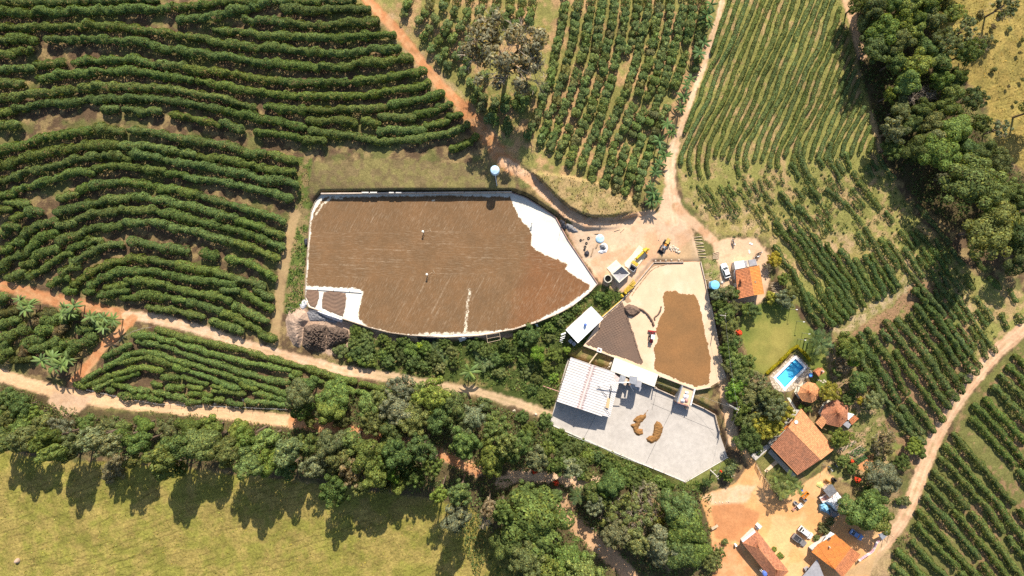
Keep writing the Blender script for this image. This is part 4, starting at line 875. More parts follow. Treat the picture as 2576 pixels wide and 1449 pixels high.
trees('wood', (3, 0), [(900,40,100,'mid','lobed'),(1060,70,120,'dark','round'),(1220,40,110,'mid','lobed'),(1400,60,120,'light','lobed'),(1600,60,130,'mid','round'),(1760,40,110,'olive','fluffy'),(970,210,90,'olive','lobed'),(1150,310,140,'mid','lobed'),(1330,210,110,'light','lobed'),(1480,200,110,'mid','round'),(1650,210,120,'olive','lobed'),(1850,150,110,'light','fluffy'),
 (1080,470,150,'dark','fluffy'),(1300,420,130,'olive','lobed'),(1450,330,110,'light','lobed'),(1570,480,120,'mid','lobed'),(1790,430,140,'olive','fluffy'),(2010,520,140,'dark','fluffy'),(1960,320,130,'gray','thin'),(2160,430,90,'gray','thin'),(1280,620,130,'mid','round'),(1500,650,130,'light','lobed'),(1720,600,130,'mid','lobed'),(1880,780,110,'mid','round'),(1400,820,130,'light','lobed'),(1640,900,100,'brown','bare'),(1720,800,110,'mid','lobed'),(2060,990,120,'dark','fluffy'),(1830,940,110,'olive','lobed'),(1500,960,110,'brown','bare'),(1230,960,80,'light','fluffy'),
 (1330,1100,110,'olive','lobed'),(1540,1120,120,'mid','round'),(1800,1080,120,'mid','lobed'),(1250,1320,130,'gray','fluffy'),(1420,1270,110,'mid','lobed'),(1620,1230,120,'olive','lobed'),(1880,1290,160,'light','lobed'),(2130,1250,110,'mid','fluffy'),(2330,1300,100,'gray','thin'),(1650,1420,130,'olive','lobed'),(2380,60,130,'gray','thin')], 2.3)
trees('wood', (3, 1), [(1240,40,120,'dark','fluffy'),(1500,40,150,'dark','lobed'),(1730,90,210,'mid','round'),(1990,60,140,'dark','lobed'),(2150,80,150,'dark','fluffy'),(2320,180,150,'olive','fluffy'),(2060,390,270,'olive','fluffy'),(2380,480,150,'mid','fluffy'),(2270,610,110,'light','lobed'),(2240,870,270,'olive','fluffy'),(1750,350,60,'gray','fluffy'),(2530,560,150,'dark','round'),(2470,760,110,'mid','fluffy'),(2540,950,140,'dark','lobed'),(2590,1180,150,'dark','lobed'),(2640,800,150,'mid','lobed')], 1.9)
trees('wood', (3, 0), [(2700,1100,150,'mid','lobed'),(1100,-120,140,'mid','lobed'),(1400,-140,150,'dark','lobed'),(1700,-130,150,'mid','lobed'),(2000,-160,130,'olive','lobed')], 2.1)
# strip of trees between the lower road and the pasture
trees('strip', (0, 2), [(-60,1180,140,'mid','lobed'),(80,1090,110,'mid','lobed'),(60,1290,130,'olive','fluffy'),(200,1190,120,'mid','round'),(330,1270,110,'light','fluffy'),(230,1380,140,'mid','lobed'),(430,1360,120,'olive','lobed'),(640,1390,120,'gray','fluffy'),(880,1360,90,'mid','lobed'),(1080,1380,100,'olive','lobed'),(1250,1430,110,'mid','lobed'),(1450,1370,100,'light','lobed'),(1700,1420,100,'olive','fluffy'),(1900,1390,110,'mid','lobed'),(2150,1400,120,'mid','round'),(2400,1420,110,'light','lobed')], 1.9)
trees('strip', (0, 3), [(-50,60,140,'mid','lobed'),(70,90,120,'mid','lobed'),(290,60,120,'olive','lobed'),(500,70,120,'mid','lobed'),(560,200,105,'light','lobed'),(740,110,120,'olive','fluffy'),(700,220,70,'olive','lobed'),(950,60,110,'gray','fluffy'),(1090,110,120,'gray','fluffy'),(1230,60,110,'mid','lobed'),(1160,360,150,'brown','fluffy',4.0),(1330,300,70,'olive','lobed'),(1420,110,110,'mid','lobed'),(1640,230,140,'light','lobed'),(1680,360,130,'light','lobed'),(1800,150,130,'mid','lobed'),(2050,110,190,'olive','lobed',19.0),(2300,200,130,'olive','round'),(2520,290,140,'mid','lobed'),(2480,60,120,'mid','lobed'),(1840,370,60,'light','fluffy')], 2.2, add=11.5)
trees('strip', (1, 2), [(450,1060,160,'olive','lobed'),(560,960,90,'mid','lobed'),(800,1080,170,'light','lobed',9.0),(470,1220,110,'mid','lobed'),(740,1230,150,'light','round'),(550,1340,70,'olive','fluffy'),(860,1330,90,'olive','lobed'),(1130,1180,120,'light','lobed'),(1270,1090,110,'olive','fluffy'),(1460,1010,140,'gray','fluffy'),(1420,1220,160,'gray','fluffy'),(1780,1090,190,'light','fluffy'),(1640,1060,120,'light','lobed'),(1990,1180,160,'olive','fluffy'),(1180,1360,130,'olive','fluffy'),(1350,1430,140,'mid','lobed'),(1600,1300,170,'olive','fluffy'),(1850,1290,160,'mid','fluffy'),(2180,1290,150,'gray','fluffy'),(2420,1390,140,'mid','fluffy'),(2080,1420,130,'olive','fluffy'),(2300,1160,80,'olive','fluffy',2.5)], 2.2)
trees('strip', (1, 3), [(100,80,140,'light','lobed'),(130,270,150,'light','lobed'),(330,200,140,'olive','lobed'),(330,350,110,'mid','lobed'),(550,130,140,'mid','round'),(600,320,140,'gray','fluffy'),(760,140,150,'olive','lobed'),(960,90,140,'mid','lobed'),(860,260,130,'olive','lobed'),(1130,200,160,'mid','lobed'),(1000,390,140,'brown','fluffy'),(800,570,160,'mid','fluffy'),(1070,530,90,'olive','fluffy'),(1200,440,110,'light','lobed'),(1360,420,90,'bright','lobed'),(1440,530,90,'light','lobed'),(1290,530,80,'olive','lobed'),(1270,330,110,'mid','fluffy'),(1420,200,130,'mid','lobed'),(1500,330,110,'dark','fluffy'),(1680,150,140,'mid','fluffy'),(1600,430,110,'dark','fluffy'),(1780,330,100,'mid','fluffy'),(2090,110,160,'mid','fluffy'),(2380,260,200,'light','fluffy',12.0),(2520,130,130,'olive','fluffy'),(2060,600,120,'mid','fluffy'),(1850,610,90,'light','fluffy'),(2010,850,140,'gray','round'),(2340,740,90,'brown','fluffy'),(2290,890,80,'brown','bare'),(2480,800,110,'mid','fluffy')], 2.2, add=10.5)
trees('grove', (2, 3), [(60,130,160,'mid','fluffy'),(250,250,130,'gray','fluffy'),(330,180,110,'light','fluffy'),(440,330,110,'mid','fluffy'),(580,360,110,'gray','fluffy'),(130,640,150,'mid','fluffy',11.0),(215,860,330,'mid','round',15.0),(420,640,90,'mid','lobed',9.0),(300,1090,130,'mid','lobed'),(150,1270,180,'olive','fluffy'),(560,1270,230,'light','fluffy',12.0),(720,1420,200,'light','fluffy'),(350,1420,180,'light','fluffy'),(1080,800,220,'olive','thin',11.0),(1300,770,180,'olive','thin',11.0),(1180,960,200,'olive','thin',11.0),(1030,1020,150,'gray','fluffy'),(1260,1100,130,'olive','fluffy'),(1660,740,200,'mid','lobed',13.0),(1750,960,230,'mid','lobed',14.0),(1490,1150,200,'gray','round',12.0),(1700,1200,230,'mid','lobed',13.0),(1850,1200,180,'mid','lobed',11.0),(1000,500,150,'mid','lobed'),(1100,460,100,'light','fluffy'),(800,610,110,'mid','lobed'),(830,720,100,'gray','fluffy'),(950,680,80,'mid','fluffy'),(920,580,90,'light','lobed'),(1380,590,110,'gray','thin',6.0),(1490,850,110,'yellow','thin',9.0),(-60,1150,160,'mid','lobed'),(760,440,60,'olive','fluffy',2.5),(700,430,70,'mid','fluffy',2.5),(2000,1290,110,'olive','fluffy',4.0),(2080,1200,70,'olive','thin',3.0)], 2.3, add=3.5)
# hedge trees beside the second yard, garden and farmhouse
trees('lane', (2, 2), [(2060,60,80,'gray','fluffy'),(2150,40,90,'olive','fluffy'),(2090,160,90,'mid','fluffy'),(2220,60,75,'mid','lobed'),(2160,240,100,'mid','fluffy'),(2240,190,70,'olive','fluffy'),(2190,350,100,'olive','fluffy'),(2100,310,70,'mid','fluffy'),(2420,220,80,'dark','fluffy'),(2340,200,60,'mid','lobed'),(2170,480,80,'olive','fluffy'),(2230,540,90,'mid','fluffy'),(2160,640,90,'mid','fluffy'),(2240,720,110,'light','fluffy'),(2350,740,90,'mid','fluffy'),(2190,790,90,'olive','fluffy'),(2310,870,110,'olive','fluffy'),(2250,990,110,'bright','fluffy'),(2210,1080,80,'bright','lobed'),(2420,940,130,'gray','thin'),(2400,1080,130,'olive','fluffy'),(2530,1020,110,'gray','thin'),(2330,1170,110,'mid','fluffy'),(2280,1290,100,'mid','fluffy'),(2480,1200,110,'gray','fluffy'),(2400,1340,120,'olive','fluffy'),(2530,1260,100,'yellow','fluffy')], 1.35, add=1.2)
trees('lane', (2, 3), [(2400,60,180,'dark','fluffy',8.0),(2520,-40,130,'yellow','fluffy',7.0),(2190,380,70,'olive','fluffy',4.0),(2170,460,60,'mid','fluffy',3.0),(1960,510,50,'mid','fluffy',3.0),(2140,1100,40,'olive','fluffy',1.6)], 2.2)
trees('garden', (3, 2), [(10,1080,110,'olive','fluffy'),(60,1200,130,'gray','fluffy'),(170,1230,110,'yellow','fluffy',6.0),(70,1370,110,'yellow','fluffy',6.0),(160,120,110,'gray','fluffy',5.0),(40,100,60,'yellow','lobed',3.0),(230,40,80,'olive','fluffy',4.0),(770,560,130,'mid','fluffy',6.0),(850,640,120,'mid','fluffy',6.0),(860,740,60,'bright','lobed',4.0),(740,780,80,'brown','thin',4.0),(690,830,60,'mid','lobed',2.5),(900,960,130,'dark','lobed',6.0),(1000,900,90,'mid','fluffy',4.0),(620,1040,110,'yellow','fluffy',6.0),(810,1110,80,'mid','fluffy',4.0),(1060,1130,100,'gray','fluffy',5.0),(930,1130,45,'yellow','lobed',2.5),(330,1190,35,'bright','lobed',1.6),(400,1220,45,'mid','lobed',1.8),(110,1110,50,'dark','fluffy',2.2),(110,1370,60,'yellow','thin',4.5)], 2.0)
trees('garden', (3, 3), [(730,50,110,'light','fluffy',6.0),(680,90,70,'light','fluffy',5.0),(1150,140,120,'brown','thin',5.0),(1200,60,90,'brown','thin',5.0),(1140,440,160,'gray','round',7.0),(1230,520,100,'gray','fluffy',5.0),(1340,300,90,'mid','fluffy',3.5),(1470,140,90,'light','fluffy',4.0),(1540,210,50,'mid','lobed',2.5),(990,790,230,'mid','round',10.0),(820,760,130,'mid','lobed',8.0),(1060,660,120,'mid','lobed',8.0),(1120,890,130,'light','lobed',8.0),(750,280,75,'mid','fluffy',3.0),(840,370,70,'mid','fluffy',3.0),(1000,600,80,'mid','fluffy',3.0),(560,970,70,'olive','fluffy',2.0),(620,900,50,'olive','fluffy',1.8),(120,1240,40,'light','lobed',1.4),(60,1180,30,'light','lobed',1.2),(490,1060,40,'olive','fluffy',1.4),(1380,690,60,'olive','fluffy',2.2),(1310,690,40,'mid','fluffy',1.8)], 2.0)
trees('garden', (3, 1), [(60,1160,80,'yellow','fluffy',3.5),(150,1360,65,'mid','fluffy',3.0),(10,1240,50,'brown','thin',2.5)], 2.0)
# slope under the drying yard
trees('slope', (1, 2), [(1010,440,80,'mid','fluffy',3.0),(1110,500,90,'mid','fluffy',3.2),(1000,540,80,'mid','fluffy',3.2),(1120,600,90,'dark','fluffy',3.2),(1010,630,90,'mid','fluffy',3.2),(1130,690,70,'mid','fluffy',3.0),(950,700,55,'light','lobed',2.5),(1070,720,70,'light','lobed',2.5),(1150,750,60,'light','lobed',2.5),(860,630,80,'olive','lobed',2.6),(1290,510,70,'mid','fluffy',3),(1350,590,70,'mid','fluffy',3),(1290,660,75,'mid','fluffy',3),(1340,730,70,'mid','fluffy',3),(1480,540,80,'mid','fluffy',3),(1560,620,90,'mid','lobed',3),(1480,670,90,'dark','fluffy',3),(1580,740,90,'mid','fluffy',3),(1700,600,80,'mid','fluffy',3),(1780,700,90,'dark','fluffy',3),(1900,540,80,'mid','fluffy',3),(1960,630,80,'olive','fluffy',3),(1990,740,70,'mid','fluffy',2.6),(2200,570,90,'dark','fluffy',3),(2300,620,80,'mid','fluffy',3),(2420,720,80,'mid','fluffy',2.6),(2500,560,70,'dark','fluffy',3),(2450,860,70,'olive','fluffy',2.4),(2530,700,70,'mid','fluffy',2.6),(1690,780,70,'mid','fluffy',2.4),(1850,800,70,'olive','fluffy',2.4)], 2.0, 'shrub')
trees('slope', (2, 2), [(170,480,120,'mid','fluffy',5.0),(70,520,80,'mid','fluffy',3),(40,620,80,'mid','fluffy',2.6),(380,490,70,'olive','fluffy',2),(260,660,80,'bright','lobed',5.0),(550,630,40,'bright','lobed',2.2),(430,680,80,'mid','fluffy',2.5),(110,720,80,'mid','fluffy',2.5),(340,800,80,'mid','fluffy',2.2),(150,820,80,'olive','fluffy',2),(380,400,60,'mid','fluffy',2.2),(480,330,60,'olive','fluffy',1.8),(560,280,60,'mid','fluffy',1.8),(650,210,60,'light','fluffy',1.8),(880,80,60,'mid','lobed',2),(960,110,60,'mid','fluffy',2),(440,300,50,'mid','fluffy',1.6),(250,900,80,'olive','fluffy',1.8),(420,900,60,'bright','fluffy',1.6),(200,1020,70,'mid','fluffy',1.8),(350,1120,80,'mid','fluffy',1.8),(100,1290,80,'mid','fluffy',2.5),(330,1330,90,'mid','fluffy',2.5),(180,1420,90,'mid','fluffy',3)], 2.0, 'shrub')
trees('bank', (2, 3), [(480,60,100,'mid','fluffy',2.5),(640,140,100,'mid','fluffy',2.5),(520,180,90,'mid','fluffy',3),(760,240,90,'light','fluffy',2.2),(870,250,60,'dark','fluffy',2.2),(960,330,80,'dark','fluffy',2.5),(1080,400,90,'mid','fluffy',2.5),(1220,460,90,'mid','fluffy',2.5),(1260,530,80,'dark','fluffy',2.5),(1370,520,80,'mid','fluffy',2.5),(1000,250,70,'light','fluffy',1.5),(1180,350,70,'light','fluffy',1.5),(1340,420,70,'light','fluffy',1.5),(1480,480,70,'light','fluffy',1.5),(1570,540,70,'mid','fluffy',2),(600,300,90,'mid','fluffy',3),(700,330,80,'olive','fluffy',3)], 2.0, 'shrub')
bt = tree(1272, 132, 88, 'gray', 'bare', 24.0, 'tree', 'bare'); 
for c in bt.children:
    if c.name.startswith('branches'): c.scale = (12.0, 12.0, 10.0); c.location.z = 14.0
for q_ in range(2):
    sc_ = link('crown', CR['thin', 'l'][q_], bt, (0, 0, 14.0 - q_), (0, 0, q_ * 2.0), (11.5 - q_, 11.5 - q_, 9.5)); sc_.color = (.24, .195, .125, 1)
bt['label'] = 'tall sparse grey tree with bare twigs over the dirt road'
ZN = dict(wood=('in the meadow wood', 'the top'), strip=('in the pasture tree belt', 'the fork'), grove=('in the grove below court', 'the pasture'), lane=('along the garden lane', 'the top'),
          garden=('around the farmhouse garden', 'the top'), slope=('under the drying yard', 'the heap'), bank=('on the court bank', 'the shed'))
cnt = {}
key = dict(wood=lambda q: q[2], strip=lambda q: q[1], grove=lambda q: q[1], lane=lambda q: q[2], garden=lambda q: q[2], slope=lambda q: q[1], bank=lambda q: q[1])
for z in ZN:
    by = {}
    for q in TREES:
        if q[6] == z: by.setdefault((q[4], q[5]), []).append(q)
    for (col, kind), lst in by.items():
        lst.sort(key=key[z])
        sh = {'lobed': 'lobed', 'round': 'rounded', 'fluffy': 'fine-leaved', 'thin': 'sparse', 'bare': 'leafless'}[kind]
        for i, q in enumerate(lst):
            nm = 'shrub' if q[0].name.startswith('shrub') else 'tree'
            tag(q[0], f'{sh} {WORD[col]} {nm} {ZN[z][0]}' + (f', {ordn(i)} such from {ZN[z][1]}' if len(lst) > 1 else ''), None, f'{nm}s {ZN[z][0]}')
# ---- bananas and palms: every large leaf is a part
def blade_mesh(name, L, wd, rng, droop=.5, n=7, mats=(LEAF_BIG,)):
    V = []; F = []
    for i in range(n + 1):
        t = i / n; x = L * (t - .12 * t * t); z = L * (.42 * t - droop * t * t); ww = wd * (math.sin(math.pi * min(1, .08 + .92 * t)) ** .6) * .5 + .01
        V += [(x, -ww, z - ww * .35), (x, 0, z), (x, ww, z - ww * .35)]
    for i in range(n):
        a = i * 3; F += [(a, a + 3, a + 4, a + 1), (a + 1, a + 4, a + 5, a + 2)]
    return np_mesh(name, np.array(V), np.array(F), mats)
BLADE = [blade_mesh('leaf', 2.7, .62, tr_, d) for d in (.35, .55, .75)]
def frond_mesh(name, L, rng):
    V = []; F = []
    for i in range(26):
        t = .12 + .88 * i / 25; x = L * t; z = L * (.45 * t - .62 * t * t); l = L * .26 * (1 - .75 * abs(t - .45)) 
        for s in (-1, 1):
            k = len(V); V += [(x, 0, z), (x + .06, 0, z), (x + l * .55 + .05, s * l, z - l * .35), (x + l * .55, s * l, z - l * .38)]; F.append((k, k + 1, k + 2, k + 3))
    return np_mesh(name, np.array(V), np.array(F), (LEAF_BIG,))
FROND = [frond_mesh('frond', 2.6, tr_) for _ in range(2)]
PSTEM = MB().tube((0, 0, -.3), (.05, 0, .6), .16, .13, 8, False).tube((.05, 0, .6), (.0, .05, 1.0), .13, .09, 8).mesh('stem', mat('banana_stem', (.20, .19, .07), .7))
def rosette(name, x, y, h, sc, n, parts, label, cat, group, col, pname):
    p = P(x, y, h * .9); z0 = gz(p.x, p.y)
    t = thing(name, label, cat, (p.x, p.y, z0), tr_.uniform(0, 6.28), group)
    link('stem', PSTEM, t, (0, 0, 0), None, (1.2 * sc, 1.2 * sc, h))
    for i in range(n):
        o = link(pname, parts[tr_.integers(len(parts))], t, (0, 0, h * tr_.uniform(.92, 1.02)), (tr_.uniform(-.25, .25), tr_.uniform(-.55, .25), i * 2.4 + tr_.uniform(-.3, .3)), (sc * tr_.uniform(.8, 1.1),) * 3)
        o.color = (*jit(col, tr_, .2), 1)
    return t
BAN = [((2,0),[(2000,50),(1965,150),(1985,235),(1935,425),(1885,535),(1800,800),(1760,860),(1725,980),(1690,1090),(1560,1250),(1605,1335),(1480,1420)]), ((2,1),[(1500,60),(1540,125),(1480,205),(1440,290),(1395,425),(1420,500),(1400,575),(1455,560)])]
i = 0
for sh, l in BAN:
    for x, y in l:
        (a, b), = T(*sh, [(x, y)]); rosette('banana_plant', a, b, tr_.uniform(2.6, 3.4), tr_.uniform(.75, .95), 9, BLADE, f'banana plant in the row along the upper road, {ordn(i)} from the picture top', 'banana plant', 'banana plants along the upper road', (.10, .14, .045), 'leaf'); i += 1
i = 0
for x, y in [(200,120),(290,170),(250,220),(670,200),(720,250),(650,260),(760,180),(920,290),(980,330),(1050,300),(1050,400),(1150,320)]:
    (a, b), = T(0, 2, [(x, y)]); rosette('banana_plant', a, b, 4.0, tr_.uniform(.85, 1.05), 10, BLADE, f'banana plant in the clump above the rounded hedges, {ordn(i)} from the outer edge', 'banana plant', 'banana plants above the rounded hedges', (.16, .19, .06), 'leaf'); i += 1
for i, (x, y) in enumerate([(430,730),(540,700),(560,790),(700,720),(640,770)]):
    (a, b), = T(0, 2, [(x, y)]); rosette('banana_plant', a, b, 5.2, 1.08, 12, BLADE, f'tall banana plant casting its shadow on the road fork, {ordn(i)} from the outer edge', 'banana plant', 'tall banana plants at the road fork', (.16, .19, .06), 'leaf')
(a, b), = T(1, 2, [(2150, 840)]); rosette('banana_plant', a, b, 4.8, 1.25, 12, BLADE, 'single tall banana plant beside the track under the drying yard', 'banana plant', None, (.17, .20, .06), 'leaf')
(a, b), = T(1, 2, [(1645, 570)]); rosette('papaya_plant', a, b, 4.0, .42, 9, BLADE, 'small yellow green papaya plant at the foot of the yard wall', 'papaya plant', None, (.28, .32, .02), 'leaf')
for i, (x, y, s) in enumerate([(520, 560, 1.25), (470, 520, 1.1), (560, 500, 1.0)]):
    (a, b), = T(3, 2, [(x, y)]); rosette('palm_tree', a, b, 6.5 - i, s, 13, FROND, f'palm tree at the lawn corner above the pool, {ordn(i)} in height', 'palm tree', 'palms above the pool', (.10, .125, .05), 'frond')
for i, (x, y, s) in enumerate([(100, 500, 1.0), (190, 470, 1.0), (250, 520, .9), (130, 580, .9), (60, 430, .8), (300, 560, .7), (210, 570, .8)]):
    (a, b), = T(3, 3, [(x, y)]); rosette('palm_tree', a, b, 5.0, s, 12, FROND, f'palm in the bed before the farmhouse, {ordn(i)} from the wooden fence', 'palm tree', 'palms before the farmhouse', (.15, .165, .05), 'frond')
(a, b), = T(2, 3, [(660, 640)]); rosette('palm_tree', a, b, 4.2, 1.0, 12, FROND, 'spiky palm standing alone in the grove below the court', 'palm tree', None, (.09, .12, .05), 'frond')
for i, (x, y) in enumerate([(1800, 620), (1900, 700), (1870, 560), (2250, 640), (2350, 720), (2280, 760)]):
    (a, b), = T(1, 2, [(x, y)]); rosette('grass_clump', a, b, 1.0, .85, 14, FROND, f'tall arching grass clump under the drying yard, {ordn(i)} from the soil heap', 'grass clump', 'tall grass clumps under the drying yard', (.14, .17, .07), 'frond')
# red-flowering shrubs
fl = leaf_material('petal', .3, .3)
def flowers(x, y, r, h, label, n=60):
    p = P(x, y, h); z0 = gz(p.x, p.y); t = thing('flowering_shrub', label, 'shrub', (p.x, p.y, z0))
    c = link('foliage', CR['fluffy', 's'][0], t, (0, 0, h * .6), None, (r, r, h * .45)); c.color = (.09, .12, .04, 1)
    d = tr_.normal(size=(n, 3)); d[:, 2] = abs(d[:, 2]) + .3; d /= np.linalg.norm(d, axis=1, keepdims=True)
    Vv, Fq = leaf_quads(d * np.array([r * .8, r * .8, h * .55]) + np.array([0, 0, h * .55]), d, np.full(n, .42), tr_)
    o = link('flowers', np_mesh('flowers', Vv, Fq, (fl,)), t); o.color = (.75, .07, .03, 1); o['kind'] = 'stuff'
for s, x, y, r, h, n, l in (('S1', 1730, 440, 1.2, 2.0, 70, 'shrub with red flowers between the garden bed and grey tree'), ('S1', 1600, 60, .7, 1.5, 30, 'small red flowering shrub by the garden bed corner'), ('S4', 780, 800, .4, 1.6, 14, 'little red flowering shrub on the grass below the court')): flowers(*Q(s, x, y), r, h, l, n)
(a, b), = T(2, 2, [(2295, 455)]); flowers(a, b, 1.2, 3.0, 'shrub with red flowers between the lane trees and the lawn', 50)
for q, l in (((445, 520), 'red flowering shrub beside the grove track, nearer the court'), ((230, 400), 'red flowering shrub half hidden under the grove trees')):
    (a, b), = T(2, 3, [q]); flowers(a, b, 1.2, 2.5, l, 60)
# ================================================================== YARDS, COFFEE, BUILDINGS, THINGS
C_WHITE = mat('white_concrete', (.66, .62, .53), .9, .06, .35, dirt=(.55, .47, .36), dirt_scale=.12)
C_TAN = mat('tan_concrete', (.60, .42, .27), .9, .08, .3, dirt=(.70, .58, .44), dirt_scale=.06)
C_GREY = mat('grey_concrete', (.455, .41, .36), .9, .09, .9, dirt=(.30, .265, .23), dirt_scale=.09)
C_APRON = mat('pale_concrete', (.62, .57, .45), .9, .1, .6, dirt=(.5, .44, .33), dirt_scale=.4)
WALLM = mat('rendered_wall', (.52, .42, .33), .9, .15, .8, dirt=(.35, .25, .17), dirt_scale=.5)
WHITE = mat('white_paint', (.78, .77, .74), .6, .05, 1.0, dirt=(.6, .55, .48), dirt_scale=.5)
WALLW = mat('whitewashed_wall', (.62, .58, .52), .9, .1, .8)
GALV = mat('galvanised_metal', (.42, .42, .43), .45, .15, 1.0, metal=.5)
GREYP = mat('grey_panel', (.30, .29, .30), .6, .15, 1.2)
DARK = mat('dark_metal', (.045, .043, .045), .6, .3, 2.0)
RUBBER = mat('black_rubber', (.022, .022, .024), .8, .3, 5.0)
GLASS = mat('dark_glass', (.02, .025, .03), .08, .1, 1.0, spec=.6)
YELL = mat('yellow_paint', (.62, .42, .03), .5, .15, 1.0, dirt=(.40, .26, .05), dirt_scale=1.5)
TANY = mat('faded_yellow_paint', (.50, .33, .09), .6, .15, 1.0)
ORNG = mat('orange_paint', (.62, .22, .02), .5, .1, 1.0)
RED = mat('red_paint', (.36, .03, .03), .5, .15, 1.0)
PINK = mat('faded_red_paint', (.52, .27, .22), .7, .15, 1.0)
BLUE = mat('blue_plastic', (.10, .42, .72), .45, .06, 1.0)
BLUED = mat('deep_blue_plastic', (.09, .16, .46), .45, .1, 1.0)
BLUEP = mat('pale_blue_metal', (.38, .55, .68), .5, .25, .9, dirt=(.66, .75, .80), dirt_scale=.8)
TARPW = mat('white_tarpaulin', (.66, .64, .64), .7, .12, 1.5, bump=.05, bscale=2.5)
TARPB = mat('blue_tarpaulin', (.20, .42, .58), .55, .2, 1.2, bump=.05, bscale=2.5)
TARPG = mat('grey_tarpaulin', (.18, .175, .18), .7, .25, 1.2, bump=.05, bscale=2.5)
TARPK = mat('black_plastic_sheet', (.045, .045, .055), .4, .5, 3.0, bump=.06, bscale=4)
WOOD = mat('weathered_wood', (.33, .22, .13), .9, .25, 3.0)
LOG = mat('pale_log', (.50, .38, .25), .9, .2, 3.0)
TILE = mat('orange_tile', (.50, .185, .075), .85, .35, 2.2, dirt=(.33, .13, .065), dirt_scale=.7)
TILED = mat('weathered_tile', (.40, .165, .085), .9, .35, 2.0, dirt=(.21, .105, .065), dirt_scale=.45)
TILEO = mat('bright_tile', (.56, .21, .05), .85, .22, 2.5, dirt=(.44, .15, .05), dirt_scale=.8)
TILEP = mat('pale_tile', (.53, .245, .105), .85, .35, 2.2, dirt=(.37, .15, .07), dirt_scale=.6)
STONE = mat('pale_stone', (.55, .46, .35), .9, .2, 1.0)
WATER = mat('pool_water', (.05, .40, .70), .05, .12, .5, spec=.5)
SOILM = mat('heap_soil', (.38, .265, .19), .95, .2, .8, bump=.12, bscale=1.6)
SOILD = mat('dark_clods', (.13, .09, .066), .95, .45, .9, bump=.3, bscale=1.3)

def slab(name, poly, z, thick, m, kind='structure', label=None, cat=None):
    o = MB().prism([Wz(x, y, z)[:2] for x, y in poly], z - thick, z).build(name, m); return tag(o, label, cat, None, kind)
slab('drying_yard', YARD, .02, .5, C_WHITE)
slab('coffee_yard', YARD2, -.88, .5, C_TAN)
slab('concrete_court', COURT, -3.68, .5, C_GREY)

def ribbon_wall(name, line, z0, z1, th, m, label, cat='wall'):
    b = MB(); pts = [Vector(Wz(x, y, (z0 + z1) / 2)) for x, y in line]
    for p, q in zip(pts[:-1], pts[1:]):
        d = q - p; d.z = 0; b.box(((p.x + q.x) / 2, (p.y + q.y) / 2, (z0 + z1) / 2), (d.length + th * .9, th, z1 - z0), math.atan2(d.y, d.x))
    return tag(b.build(name, m), label, cat)
ribbon_wall('yard_wall', YARD[:15] , -.6, .30, .17, mat('earthy_kerb', (.36, .27, .195), .9, .25, .8), 'low pale kerb wall round the lower side of the drying yard')
ribbon_wall('yard_wall', YARD[14:20], -.5, .34, .25, WALLM, 'low earthy kerb wall of the drying yard facing the white shed')
ribbon_wall('yard_wall', YARD[19:25], -.3, .40, .22, mat('pinkish_wall', (.40, .24, .18), .9, .2, 1.0), 'low reddish kerb wall along the bare white end of the yard')
rw = thing('retaining_wall', 'long retaining wall in shade under the grass bank of the drying yard', 'wall', Wz(1050, 482, 0))
base = Vector(Wz(1050, 482, 0))
b = MB()
for i in range(12):
    x0 = 809 + i * 39.9; p = Vector(Wz(x0 + 20, 487.5 - i * .33, .9)) - base
    c = MB().box((p.x, p.y, .75 + .06 * (i % 3)), (4.36, .35, 1.75), ang(39.9, -.33))
    c.build('panel', WALLM, rw)
for x, wd in ((919, 17), (940, 17), (985, 12), (1003, 14)):
    p = Vector(Wz(x, 484.5, 1.75)) - base; MB().box((p.x, p.y, 1.85), (wd / 9, .35, .25)).build('coping_block', WALLW, rw)
ribbon_wall('pen_wall', [(769.5, 727), (800, 728.5), (840, 731), (880, 733.5), (909, 736)], 0, .3, .22, WALLW, 'low white wall closing off the two small coffee pens')
for ln, lb in ((QL('Q2', [(1725, 125), (1130, 128), (600, 775), (505, 862)]), 'low brown wall along the upper corner of the coffee yard'),
               ([Q('Q2', 500, 875), (1515.5, 797)], 'yellowish kerb of the coffee yard beside the white shed'),
               (QL('Q2', [(2070, 120), (2155, 480), (2250, 960)]) + [(1788, 769), (1803, 849), (1815, 912), (1823, 948)], 'thin kerb along the lane side of the coffee yard'),
               ([(1468, 869.5), (1548, 899.5), (1655, 944), (1750, 980), (1786, 973)], 'stone kerb along the lower edge of the coffee yard')):
    ribbon_wall('yard_wall', ln, -1.6, -.45, .2, WALLM, lb)
ribbon_wall('court_wall', QL('Q6', [(500, 392), (870, 555), (935, 585)]), -3.9, -2.9, .22, WALLM, 'low wall between court and grass slope, shed side')
ribbon_wall('court_wall', QL('Q6', [(1235, 690), (1500, 810), (1720, 935), (1760, 1120), (1810, 1290)]), -3.9, -2.9, .22, WALLM, 'low wall between court and grass slope, lane side')
ribbon_wall('court_wall', [(1383, 1066), (1440, 1092), (1503, 1119), (1600, 1160), (1724, 1211), (1830, 1149)], -4.6, -3.5, .14, WALLW, 'white kerb along the lower edge of the concrete court')
# court joints
jb = MB()
for a, b_ in ((Q('Q6', 555, 430), Q('Q6', 455, 850)), (Q('Q6', 440, 715), Q('Q6', 1700, 1250)), ((1530, 985), (1470, 1100)), ((1700, 1010), (1625, 1165))):
    p, q = Vector(Wz(*a, -3.68)), Vector(Wz(*b_, -3.68)); d = q - p; jb.box(((p.x + q.x) / 2, (p.y + q.y) / 2, -3.675), (d.length, .07, .012), math.atan2(d.y, d.x))
tag(jb.build('joint_filler', DARK), kind='structure')

